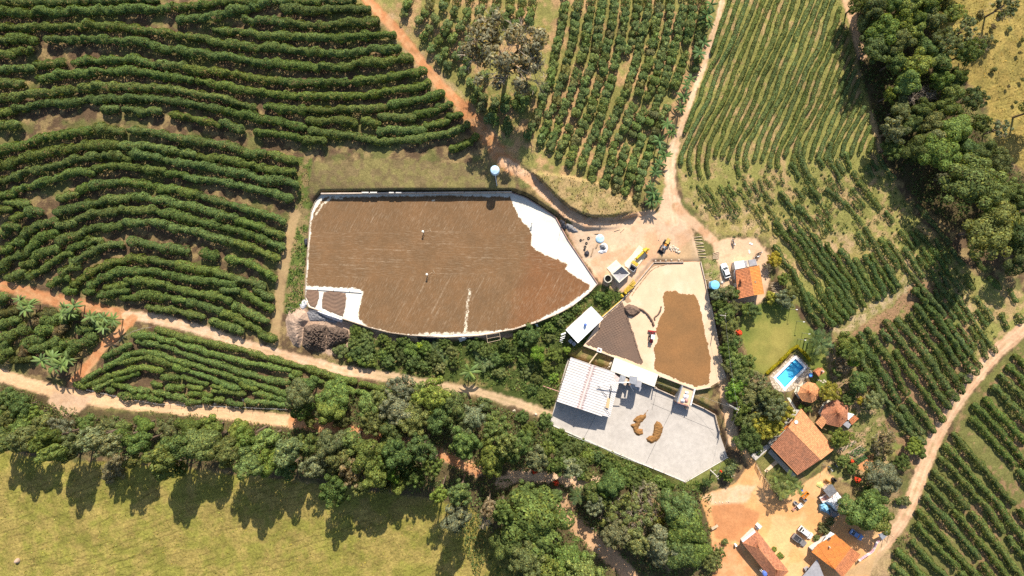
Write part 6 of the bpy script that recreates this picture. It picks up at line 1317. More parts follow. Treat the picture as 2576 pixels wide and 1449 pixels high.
for j, y in enumerate(ys):
    for i, x in enumerate(xs):
        x2 = x + (3.7 if j % 2 else 0) + rp.uniform(-.6, .6); y2 = y + rp.uniform(-.6, .6)
        if sdf_poly(np.array([x2]), np.array([y2]), DECK)[0] < -2 and sdf_poly(np.array([x2]), np.array([y2]), POOL)[0] > 7.0 and stone_n[0] < 290:
            p = Vector(Wz(x2, y2, z_deck)) - o0; link('paving_stone', stone_meshes[rp.integers(10)], dk, p, (0, 0, rp.uniform(0, 6.28)), (1.0, 1.0, 1 + rp.uniform(-.2, .2))); stone_n[0] += 1
def ringpoly(poly, d):                      # grow an outline by d survey units
    cx = sum(p[0] for p in poly) / len(poly); cy = sum(p[1] for p in poly) / len(poly)
    out = []; n = len(poly)
    for i in range(n):
        p0, p1, p2 = (np.array(poly[(i + k) % n]) for k in (-1, 0, 1)); e1 = p1 - p0; e2 = p2 - p1; n1 = np.array([e1[1], -e1[0]]) / np.linalg.norm(e1); n2 = np.array([e2[1], -e2[0]]) / np.linalg.norm(e2)
        b_ = n1 + n2; b_ /= np.linalg.norm(b_); s_ = d / max(.4, b_ @ n1)
        q = p1 + b_ * s_; q2 = p1 - b_ * s_
        out.append(tuple(q if np.hypot(q[0] - cx, q[1] - cy) > np.hypot(q2[0] - cx, q2[1] - cy) else q2) if d > 0 else tuple(q2 if np.hypot(q[0] - cx, q[1] - cy) > np.hypot(q2[0] - cx, q2[1] - cy) else q))
    return out
def frame(outer, inner, z0, z1):
    b = MB(); n = len(outer); V = []
    for z in (z0, z1):
        for poly in (outer, inner): V += [Vector(Wz(*p, z_deck)[:2] + (z,)) for p in poly]
    F = []
    for i in range(n):
        j = (i + 1) % n
        F += [(2 * n + i, 2 * n + j, 3 * n + j, 3 * n + i), (i, j, 2 * n + j, 2 * n + i), (n + j, n + i, 3 * n + i, 3 * n + j)]
    b.add(V, F); return b
# bed of the terrace with a hole for the basin: strips between pool rim and deck outline
G4 = ringpoly(POOL, 6.0)
sb = MB(); dc = [Wz(*p, z_deck)[:2] for p in DECK]; 
bm = bmesh.new(); ov = [bm.verts.new((*p, z_deck - .04)) for p in dc]; iv = [bm.verts.new((*Wz(*p, z_deck)[:2], z_deck - .04)) for p in G4]
ed = [bm.edges.new((ov[i], ov[(i + 1) % len(ov)])) for i in range(len(ov))] + [bm.edges.new((iv[i], iv[(i + 1) % 4])) for i in range(4)]
bmesh.ops.triangle_fill(bm, use_beauty=True, use_dissolve=False, edges=ed)
bmesh.ops.recalc_face_normals(bm, faces=bm.faces); me = bpy.data.meshes.new('mortar_bed'); bm.to_mesh(me); bm.free(); me.materials.append(mat('mortar', (.40, .31, .22), .95, .2, 2.0))
me.transform(Matrix.Translation(-o0)); link('mortar_bed', me, dk)
pl = thing('swimming_pool', 'blue rectangular swimming pool with white rim', 'pool', Wz(*Q('Q7', 555, 690), z_deck)); o1 = Vector(pl.location)
fb = frame(G4, POOL, z_deck - .3, z_deck + .05); fb.v = [tuple(Vector(v) - o1) for v in fb.v]; fb.build('coping', WHITE, pl)
bas = frame(ringpoly(POOL, .8), POOL, z_deck - 1.5, z_deck - .02); bas.v = [tuple(Vector(v) - o1) for v in bas.v]; bas.build('basin', mat('pool_liner', (.14, .56, .86), .4, .05, 1.0), pl)
PLIN = mat('pool_floor', (.20, .70, .93), .5, .06, 1.0)
MB().prism([(Vector(Wz(*p, z_deck)) - o1)[:2] for p in ringpoly(POOL, 1.2)], -1.0, -.9).build('floor_slab', PLIN, pl)
MB().prism([(Vector(Wz(*Q('Q7', *p), z_deck)) - o1)[:2] for p in ((657, 405), (825, 580), (752, 598), (622, 478))], -.9, -.42).build('step', PLIN, pl)
wm, wnt, wb, wout = new_mat('clear_water')
wb.inputs['Base Color'].default_value = (.02, .02, .02, 1); wb.inputs['Roughness'].default_value = .06
wtr = wnt.nodes.new('ShaderNodeBsdfTransparent'); wtr.inputs[0].default_value = (.74, .94, .99, 1); wms = wnt.nodes.new('ShaderNodeMixShader'); wms.inputs[0].default_value = .08; wnt.links.new(wtr.outputs[0], wms.inputs[1]); wnt.links.new(wb.outputs[0], wms.inputs[2]); wnt.links.new(wms.outputs[0], wout.inputs[0])
wtc = wnt.nodes.new('ShaderNodeTexCoord'); wn_ = N(wnt, 'ShaderNodeTexNoise', Scale=1.6, Detail=3.0); wnt.links.new(wtc.outputs['Object'], wn_.inputs['Vector']); wbp = N(wnt, 'ShaderNodeBump', Strength=.3, Distance=.03); wnt.links.new(wn_.outputs[0], wbp.inputs['Height']); wnt.links.new(wbp.outputs[0], wb.inputs['Normal'])
me = MB().add([Vector(Wz(*p, z_deck)) - o1 - Vector((0, 0, .16)) for p in POOL], [(0, 1, 2, 3)]).mesh('water', wm); link('water', me, pl)
for ln, lb in ((QL('Q7', [(700, 150), (540, 270), (375, 425)]), 'upper clipped yellow hedge between pool terrace and lawn'), (QL('Q7', [(360, 450), (230, 570), (95, 695)]), 'lower clipped yellow hedge between pool terrace and lawn'), (QL('Q7', [(735, 205), (860, 330), (945, 425)]), 'clipped yellow hedge on the palm side of the pool')):
    o, L = hedge('garden_hedge', ln, .95, .9, 240, .2, (.30, .23, .012), hr, .12, .05); tag(o, lb, 'hedge', 'yellow hedges round the pool')
hipped('gazebo', 'eight-sided orange tiled gazebo beside the pool', Q('Q7', 935, 1085), QL('Q7', [(905, 868), (1055, 905), (1145, 1020), (1112, 1190), (990, 1285), (800, 1250), (702, 1105), (762, 965)]), PZ + 2.4, PZ + 3.9, TILEP, TILE)
og = thing('barbecue', 'brick barbecue with little orange tile roof by the pool', 'barbecue', P(*Q('Q7', 1080, 650)), .6); MB().box((0, 0, .6), (1.9, 1.1, 1.2)).build('brick_base', mat('red_brick', (.40, .15, .07), .9, .2, 3.0), og)
z_ = og.location; MB().prism([(-1.1, -.75), (1.1, -.75), (1.1, .75), (-1.1, .75)], 1.7, 2.0).build('tile_roof', TILE, og); MB().box((-.7, 0, 1.4), (.2, .9, .8)).box((.7, 0, 1.4), (.2, .9, .8)).build('side_wall', WALLM, og); MB().box((.5, 0, 2.4), (.4, .4, 1.0)).build('chimney', WALLM, og)
pu = thing('paddling_pool', 'small round blue paddling pool on the stone terrace', 'paddling pool', Wz(*Q('Q7', 960, 728), PZ + .05)); MB().ring((0, 0, .18), .5, .14, 18, 6).build('rim', BLUED, pu); MB().tube((0, 0, .02), (0, 0, .15), .5, .5, 16).build('water', BLUE, pu)
for i, (x, y) in enumerate([(1120, 830), (1170, 850), (1235, 835), (1215, 878), (1265, 862)]):
    p = P(*Q('Q7', x, y)); tag(MB().prism([(.3 * math.cos(a) * (1 + .2 * math.sin(3 * a + i)), .22 * math.sin(a)) for a in np.arange(0, 6.2, .9)], -.05, .08).build('stepping_stone', STONE, loc=p), f'pale stepping stone on the lawn by the gazebo, {ordn(i)} from the barbecue', 'stepping stone', 'stepping stones by the gazebo')

# house beside the upper lane
h1z = -1.0
h1, _ = gable('small_house', 'small house with bright orange tile roof beside the white car', [Q('Q3', 1105, 512), Q('Q3', 1205, 1090), Q('Q3', 682, 1182), Q('Q3', 632, 602)], [Q('Q3', 905, 545), Q('Q3', 1000, 1112)], h1z + 2.9, h1z + 4.3, (TILEO, TILE, TILE), zfloor=h1z)  # sunlit right slope: its light is put into a brighter tile colour
flat_roof(h1, 'white_roof', QL('Q3', [(605, 440), (805, 412), (838, 545), (632, 592)]), h1z + 2.7, WHITE)
flat_roof(h1, 'roof_strip', QL('Q3', [(806, 412), (1040, 380), (1078, 512), (840, 545)]), h1z + 2.66, WALLM)
for pts in ([(812, 428), (852, 422), (876, 520), (836, 528)], [(895, 405), (1035, 383), (1070, 505), (922, 527)]): flat_roof(h1, 'solar_panel', QL('Q3', pts), h1z + 2.82, GREYP)
flat_roof(h1, 'gutter', QL('Q3', [(602, 612), (630, 606), (690, 940), (662, 950)]), h1z + 2.6, GALV)
walls(h1, [Wz(*Q('Q3', *p), h1z + 2.6) for p in ((610, 450), (1040, 385), (1090, 515), (625, 600))], h1z, WALLW, .15)
cpos = Vector(Wz(*Q('Q3', 735, 812), h1z + 3.3)) - h1.location; MB().box((cpos.x, cpos.y, cpos.z + .3), (.55, .5, 1.6)).box((cpos.x, cpos.y, cpos.z + 1.16), (.75, .7, .12)).build('chimney', TILE, h1)
for x in (750, 800): 
    a, c = Vector(Wz(*Q('Q3', x + 20, 1180), h1z + 2.7)), Vector(Wz(*Q('Q3', x - 40, 1340), h1z + .1)); tag(MB().tube(a, c, .06).build('leaning_pole', LOG), f'pale pole leaning on the shaded end of the small house, {"nearer the lane" if x == 750 else "nearer the fields"}', 'pole')

# houses at the lower yard
h2z = float(hgt(1930, 1400))
ht = thing('long_house', 'long house with weathered hipped tile roof at the lower yard', 'house', Wz(1920, 1395, h2z))
e = h2z + 2.8; r = h2z + 4.4
nw, ne, se, sw = Wz(*Q('S3', 985, 775), e), Wz(*Q('S3', 1262, 525), e), Wz(*Q('S3', 1912, 1350), e), Wz(*Q('S3', 1640, 1600), e); ra, rb = Wz(*Q('S3', 1322, 890), r), Wz(*Q('S3', 1652, 1310), r)
ro = link('roof', MB().box((0, 0, 3.6), (.4, .4, .2)).mesh('roof', WOOD), ht)
for q in (slope(ht, 'roof_slope', ne, se, rb, ra, TILED, .36), slope(ht, 'roof_slope', sw, nw, ra, rb, TILED, .42, .07), slope(ht, 'roof_slope', nw, ne, ra, ra, TILED, .36), slope(ht, 'roof_slope', se, sw, rb, rb, TILED, .36)): q.parent = ro
for a, c in ((ra, rb), (nw, ra), (ne, ra), (se, rb), (sw, rb)):
    q = ridge_cap(ht, a, c, TILEP, .1); q.parent = ro
walls(ht, (nw, ne, se, sw), h2z, WALLW, .5); 
p, q = Vector(Wz(*Q('S3', 985, 752), e + .1)) - ht.location, Vector(Wz(*Q('S3', 1240, 548), e + .1)) - ht.location
d = q - p; MB().box(((p.x + q.x) / 2, (p.y + q.y) / 2, p.z), (d.length, .45, .3), math.atan2(d.y, d.x)).build('gutter', WHITE, ht)
wt = thing('water_tank', 'deep blue barrel tank on stilts beside the long house', 'water tank', Wz(*Q('S3', 1318, 1270), h2z)); MB().lathe([(.62, 3.0), (.66, 3.1), (.66, 3.9), (.5, 4.1), (.1, 4.15)], 18).build('drum', BLUED, wt)
for a in (.8, 2.4, 3.9, 5.5): MB().tube((.45 * math.cos(a), .45 * math.sin(a), -.2), (.45 * math.cos(a), .45 * math.sin(a), 3.0), .07).build('leg', WOOD, wt)
MB().path([(-.6, .3, 3.4), (-1.3, .9, 3.4)], .05).path([(-.3, .5, 3.3), (-.9, 1.1, 3.2)], .05).build('pipe', WHITE, wt)
h3z = float(hgt(2080, 1400))
lz = h3z + 2.6
h3 = thing('workshop', 'workshop with wide bright orange corrugated tile roof at the lower edge', 'workshop', Wz(2080, 1405, h3z))
A1, B1, C1, D1 = Wz(*Q('S2', 770, 965), lz), Wz(*Q('S2', 1000, 640), lz), Wz(*Q('S2', 1570, 880), lz + .9), Wz(*Q('S2', 1240, 1310), lz + .9)
ro = link('roof', MB().box((0, 0, 3.0), (.4, .4, .2)).mesh('roof', WOOD), h3)
P_ = lambda x, y, z: Wz(*Q('S2', x, y), z)
q1 = slope(h3, 'roof_slope', P_(885, 820, lz), P_(1240, 600, lz), P_(1570, 880, lz + 1.0), P_(1240, 1320, lz + 1.0), TILEO, .34)
q1.data.transform(Matrix.Identity(4)); 
q2 = slope(h3, 'roof_slope', P_(1745, 1020, lz + .4), P_(1390, 1480, lz + .4), P_(1242, 1320, lz + 1.0), P_(1570, 880, lz + 1.0), TILE, .34)  # shade of the right slope is put into a darker tile colour
q3 = slope(h3, 'roof_slope', P_(770, 962, lz + .1), P_(888, 822, lz), P_(1240, 1318, lz + 1.0), P_(1235, 1322, lz + 1.0), TILEO, .34)
rc = ridge_cap(h3, P_(1570, 880, lz + 1.05), P_(1240, 1318, lz + 1.05), TILE, .08)
for q in (q1, q2, q3, rc): q.parent = ro
walls(h3, [P_(790, 962, lz), P_(1240, 620, lz), P_(1720, 1020, lz), P_(1380, 1460, lz)], h3z, WALLW, .3)
flat_roof(h3, 'white_roof', QL('S2', [(1150, 558), (1236, 606), (1045, 848), (948, 818)]), lz + .06, WHITE)
flat_roof(h3, 'skylight', QL('S2', [(1120, 670), (1165, 690), (1110, 760), (1075, 735)]), lz + .18, DARK)
MB().box((Vector(P_(1130, 868, lz + .75)) - h3.location)[:], (.3, .3, .7)).build('chimney', WALLM, h3)
aw = thing('awning', 'dark grey awning roof in the shade of the workshop', 'awning', Wz(*Q('S2', 820, 1350), h3z)); flat_roof(aw, 'awning_roof', QL('S2', [(880, 1112), (1035, 1500), (545, 1500), (700, 1330)]), [h3z + 1.9, h3z + 1.7, h3z + 1.9, h3z + 2.0], GREYP, .08)
for x, y in ((880, 1150), (720, 1340), (1000, 1450), (600, 1460)):
    p = Vector(Wz(*Q('S2', x, y), h3z)) - aw.location; MB().tube((p.x, p.y, -.2), (p.x, p.y, 1.75), .06).build('post', WOOD, aw)
ca = thing('carport', 'small grey-roofed shelter beside the side road', 'shelter', P(*Q('S2', 2230, 640)))
flat_roof(ca, 'shelter_roof', QL('S2', [(2120, 615), (2290, 535), (2345, 600), (2200, 720)]), float(hgt(2224, 1348)) + 2.2, GALV)
for x, y in ((2145, 620), (2280, 550), (2325, 605), (2205, 700)):
    p = Vector(P(*Q('S2', x, y))) - ca.location; MB().tube((p.x, p.y, -.2), (p.x, p.y, 2.15), .07).build('post', WOOD, ca)
flat_roof(ca, 'side_board', QL('S2', [(2110, 610), (2130, 602), (2210, 712), (2190, 728)]), float(hgt(2224, 1348)) + 2.0, WHITE)

# white flat-roofed shed between the yards
wz = -1.3
ws = thing('white_shed', 'shed with flat brilliant white roof between the two yards', 'shed', Wz(*Q('Q4', 710, 525), wz)); WP = QL('Q4', [(845, 155), (1085, 405), (575, 895), (330, 630)])
flat_roof(ws, 'flat_roof', WP, wz + 3.1, mat('white_roofing', (.80, .80, .80), .6, .02, 1.0), .25)
wl, ins = walls(ws, [Wz(*p, wz + 3.0) for p in WP], wz - .6, WALLM, .35)
for t_ in (.25, .7): opening(ws, ins[1], ins[2], t_, wz + .2, wz + 2.3, 1.6, DARK, 'door', 1)
bt_ = thing('water_tank', 'small deep blue tank on the flat white roof', 'water tank', Wz(*Q('Q4', 722, 520), wz + 3.1)); MB().lathe([(.36, 0), (.40, .1), (.40, .75), (.3, 1.0), (.1, 1.05)], 16).build('drum', BLUED, bt_)
for i, (x, y) in enumerate([(420, 848), (487, 902)]):
    t = thing('cooling_unit', f'grey square cooling unit beside the white shed, {"outer" if i == 0 else "inner"} of two', 'cooling unit', Wz(*Q('Q4', x, y), wz - .6), ang(255, 265), 'cooling units by the white shed')
    MB().box((0, 0, .55), (.98, .95, 1.1)).build('case', GALV, t); MB().ring((0, 0, 1.11), .32, .04, 16, 5).tube((0, 0, 1.1), (0, 0, 1.13), .28, .28, 14).build('fan_grille', GREYP, t)
for i, (x, y, L) in enumerate([(285, 710, 1.4), (275, 768, 1.5), (265, 808, 1.4), (240, 845, .9), (245, 885, .7)]):
    p = Wz(*Q('Q4', x, y), wz + .6 - .3 * i); a = ang(100, -40); tag(MB().tube((p[0] - L / 2 * math.cos(a), p[1] - L / 2 * math.sin(a), p[2]), (p[0] + L / 2 * math.cos(a), p[1] + L / 2 * math.sin(a), p[2]), .26 if i == 0 else .13, None, 10).tube((p[0], p[1], p[2]), (p[0], p[1], wz - 1.2), .05).build('drain_pipe', WHITE), f'{"thick" if i == 0 else "thin"} white pipe sticking out by the white shed, {ordn(i)} down', 'pipe', 'white pipes by the white shed')
p, q = Wz(*Q('Q4', 1062, 362), -.6), Wz(*Q('Q4', 1455, 20), -.6); tag(MB().tube(p, q, .12).build('feed_pipe', YELL), 'long yellow pipe along the coffee yard wall', 'pipe')
for (x0, y0, x1, y1), lb in (((430, 140, 640, 5), 'white plastic pipe stack along the drying yard, outer pipe'), ((425, 125, 610, 0), 'white plastic pipe stack along the drying yard, inner pipe')):
    a_, c_ = P(*Q('Q4', x0, y0), .25), P(*Q('Q4', x1, y1), .25); tag(MB().tube(a_, c_, .14).build('plastic_pipe', WHITE), lb, 'pipe')

# corrugated processing shed
kz = -3.7
cs = thing('corrugated_shed', 'big shed with ribbed pale metal roof and stained ridge', 'shed', Wz(*Q('Q5', 850, 800), kz))
CORR = mat('corrugated_sheet', (.55, .515, .49), .6, .07, .6, metal=.0, dirt=(.50, .43, .34), dirt_scale=.25)
e = kz + 4.2; r = kz + 5.2
NW, N1, NE = Wz(*Q('Q5', 540, 212), e), Wz(*Q('Q5', 985, 372), r), Wz(*Q('Q5', 1432, 517), e)
SW, S1_, SE = Wz(*Q('Q5', 255, 1097), e), Wz(*Q('Q5', 715, 1248), r), Wz(*Q('Q5', 1162, 1400), e)
def between(a, b_, t): return tuple(np.array(a) * (1 - t) + np.array(b_) * t)
nsh = 9; SPITCH = (Vector(SW) - Vector(NW)).length / nsh / 2
for i in range(nsh):                                     # sheets lie side by side, each a part
    t0, t1 = i / nsh, (i + 1) / nsh
    slope(cs, 'roof_sheet', between(NW, SW, t0), between(NW, SW, t1), between(N1, S1_, t1), between(N1, S1_, t0), CORR, SPITCH, .11, 0, 0)
    slope(cs, 'roof_sheet', between(NE, SE, t1), between(NE, SE, t0), between(N1, S1_, t0), between(N1, S1_, t1), CORR, SPITCH, .11, 0, 0)
x0, x1, x2, x3 = Q('Q5', 1505, 740), Q('Q5', 1325, 1420), Q('Q5', 1150, 1375), Q('Q5', 1395, 600)
slope(cs, 'roof_sheet', Wz(*x0, e - .25), Wz(*x1, e - .25), Wz(*x2, e - .06), Wz(*x3, e - .06), CORR, .6, .07, 0, 0)
slope(cs, 'canopy_sheet', Wz(*Q('Q5', 1525, 625), e - .3), Wz(*Q('Q5', 1490, 715), e - .3), Wz(*Q('Q5', 1380, 685), e - .1), Wz(*Q('Q5', 1425, 548), e - .1), mat('rusty_sheet', (.56, .43, .39), .7, .15, 1.0), .34, .05, 3.0, .02)
ridge_cap(cs, N1, S1_, mat('pinkish_ridge', (.60, .49, .45), .7, .1, .8), .34)
RUST = mat('rust', (.40, .22, .19), .9, .3, 3.0)
st = MB()
for i in range(46):                                      # rusty fastener rows either side of the ridge
    t = (i + .5) / 46; c = Vector(between(N1, S1_, t)) - cs.location
    for s_, E in ((1, Vector(between(NE, SE, t))), (-1, Vector(between(NW, SW, t)))):
        d = (E - cs.location - c).normalized(); L = rp.uniform(.25, .75); q = c + d * (.36 + L / 2)
        st.box((q.x, q.y, q.z + .12), (L, .09, .03), math.atan2(d.y, d.x), 1.0, 0, -math.asin(d.z))
o = st.build('rust_streak', RUST, cs); o['kind'] = 'stuff'
walls(cs, (NW, NE, SE, SW), kz, WALLM, .4)
flat_roof(cs, 'skylight', QL('Q5', [(1283, 1030), (1335, 1035), (1300, 1245), (1242, 1225)]), e + .34, mat('amber_skylight', (.58, .38, .20), .5, .1, 1.0), .05)
o0 = Vector(cs.location)
V3 = lambda x, y, z: Vector(Wz(*Q('Q5', x, y), z)) - o0
MB().path([V3(1320, 1030, e + .45), V3(1352, 870, e + .7), V3(1342, 790, e + 1.0)], .14, 8).build('flue', DARK, cs)
MB().path([V3(1085, 785, e + .95), V3(1272, 1005, e + .55)], .07).build('cable_tray', DARK, cs); MB().path([V3(1212, 1205, e + .5), V3(1328, 1370, e + .3)], .06).build('cable_tray', DARK, cs)
# white canopy, elevator tower, augers
cv = thing('white_canopy', 'flat pale canopy bridging coffee yard and court', 'canopy', Wz(*Q('Q5', 1820, 510), kz)); CP = QL('Q5', [(1420, 216), (2300, 562), (2222, 810), (1340, 482)])
flat_roof(cv, 'canopy_roof', CP, [kz + 3.6, kz + 3.6, kz + 3.3, kz + 3.3], mat('canopy_sheet', (.74, .69, .58), .7, .05, .5), .2)
for x, y in ((1360, 470), (2205, 790), (1780, 630), (2270, 575), (1440, 240)):
    p = Vector(Wz(*Q('Q5', x, y), kz)) - cv.location; MB().box((p.x, p.y, 1.6), (.25, .25, 3.5)).build('column', WALLM, cv)
tw = thing('elevator_tower', 'grey metal-roofed elevator tower standing over the canopy', 'tower', Wz(*Q('Q5', 1790, 740), kz)); 
flat_roof(tw, 'upper_roof', QL('Q5', [(1722, 588), (1888, 612), (1862, 772), (1718, 730)]), kz + 6.4, GALV, .15); flat_roof(tw, 'lower_roof', QL('Q5', [(1775, 680), (1930, 708), (1870, 860), (1740, 800)]), kz + 5.2, mat('pale_metal', (.44, .41, .40), .5, .1, 1.0), .15)
p1 = [(Vector(Wz(*q, kz)) - tw.location)[:2] for q in QL('Q5', [(1740, 610), (1870, 630), (1845, 750), (1735, 720)])]; MB().prism(p1, .0, 9.9 - 3.6).build('shaft', GREYP, tw)
p2 = [(Vector(Wz(*q, kz)) - tw.location)[:2] for q in QL('Q5', [(1790, 765), (1880, 760), (1850, 835), (1770, 800)])]; MB().prism(p2, .0, 5.0).build('shaft', GREYP, tw)
lw = thing('machine_house', 'low grey slab roof with brown machinery between shed and tower', 'machine house', Wz(*Q('Q5', 1580, 670), kz)); flat_roof(lw, 'slab_roof', QL('Q5', [(1545, 565), (1650, 602), (1605, 758), (1490, 712)]), kz + 4.0, GALV, .15)
p3 = [(Vector(Wz(*q, kz)) - lw.location)[:2] for q in QL('Q5', [(1560, 585), (1632, 610), (1595, 740), (1510, 705)])]; MB().prism(p3, 0, 3.8).build('wall', WALLM, lw)
RB = mat('rusty_machine', (.30, .17, .08), .8, .4, 3.0)
p = Vector(Wz(*Q('Q5', 1660, 650), kz)) - lw.location; MB().box((p.x, p.y, 2.6), (.9, .5, 1.4), -.6).box((p.x + .2, p.y - .9, 1.8), (.5, .7, 3.4)).tube((p.x - .4, p.y - .2, 3.0), (p.x + .6, p.y + .1, 4.2), .12).build('bucket_elevator', RB, lw)
tag(MB().path([Wz(*Q('Q5', 1085, 778), kz + 6.0), Wz(*Q('Q5', 1390, 732), kz + 6.5), Wz(*Q('Q5', 1720, 715), kz + 6.9)], .13, 8).build('auger_pipe', WHITE), 'white pipe crossing from the ribbed roof to the tower', 'pipe')
tag(MB().tube(Wz(*Q('Q5', 1700, 720), kz + 6.2), Wz(*Q('Q5', 1797, 888), kz + 3.6), .1, None, 8).tube(Wz(*Q('Q5', 1797, 888), kz + 3.6), Wz(*Q('Q5', 1775, 880), kz), .06).build('spout_pipe', WHITE), 'short white spout slanting down from the tower to the court', 'pipe')
hp = thing('feed_hopper', 'small white square hopper on the edge of the coffee yard', 'hopper', Wz(*Q('Q5', 1105, 62), -1.0), ang(890, 330)); 
MB().box((0, .42, .45), (1.25, .28, 1.0)).box((0, -.42, .45), (1.25, .28, 1.0)).box((.48, 0, .45), (.28, .56, 1.0)).box((-.48, 0, .45), (.28, .56, 1.0)).build('rim', WHITE, hp); MB().box((0, 0, .2), (.7, .56, .3)).build('grate', PINK, hp)
tag(MB().tube(Wz(*Q('Q5', 1085, 110), -.7), Wz(*Q('Q5', 905, 345), kz + 4.4), .17, None, 8).build('chute', LOG), 'pale chute from the small hopper down to the ribbed roof', 'chute')
tag(MB().tube(Wz(*Q('Q5', -20, 790), -3.0), Wz(*Q('Q5', 305, 905), kz + 3.0), .1, None, 8).build('water_pipe', PINK), 'reddish pipe running through weeds to the shed wall', 'pipe')
# loading bay
bz = -.95
lb_ = thing('loading_bay', 'concrete loading bay jutting from the coffee yard over the court', 'loading bay', Wz(*Q('Q6', 1130, 560), kz)); o0 = Vector(lb_.location)
BP = QL('Q6', [(1068, 335), (1305, 405), (1200, 752), (945, 680)]); pw = [(Vector(Wz(*p, bz)) - o0)[:2] for p in BP]
MB().prism(pw, -.3, bz - kz).build('platform', C_TAN, lb_)
def side(a, b_, h0, h1, th, m):
    p, q = Vector(Wz(*a, bz)) - o0, Vector(Wz(*b_, bz)) - o0; d = q - p; d.z = 0
    MB().box(((p.x + q.x) / 2, (p.y + q.y) / 2, (h0 + h1) / 2), (d.length, th, h1 - h0), math.atan2(d.y, d.x)).build('side_wall', m, lb_)
side(Q('Q6', 1052, 340), Q('Q6', 950, 672), 0, bz - kz + .9, .35, GALV); side(Q('Q6', 1302, 410), Q('Q6', 1215, 740), 0, bz - kz + .9, .32, WHITE); side(Q('Q6', 945, 690), Q('Q6', 1190, 765), 0, bz - kz + .15, .15, PINK)
MB().box((Vector(Wz(*Q('Q6', 1165, 795), kz)) - o0 + Vector((-.2, .1, .9)))[:], (1.2, .9, 1.8), ang(240, 75)).build('buttress', WALLM, lb_)
for i, (x, y, rx, ry, m, lb) in enumerate([(1150, 500, 42, 36, TARPW, 'crumpled pale sack at the upper end of the loading bay'), (1138, 580, 60, 55, TARPW, 'big bulging white sack in the middle of the loading bay'), (1075, 662, 52, 42, TARPW, 'white sack with dark mark at the loading bay lip'), (1150, 650, 38, 45, PINK, 'pinkish sack wedged beside the white sacks')]):
    heap('sack', [Q('Q6', x + rx * math.cos(a), y + ry * math.sin(a)) for a in np.arange(0, 6.28, .4)], bz + .02, .55, m, lb, 'sack', 'sacks on the loading bay', .5, .2, 3 + i, .4)
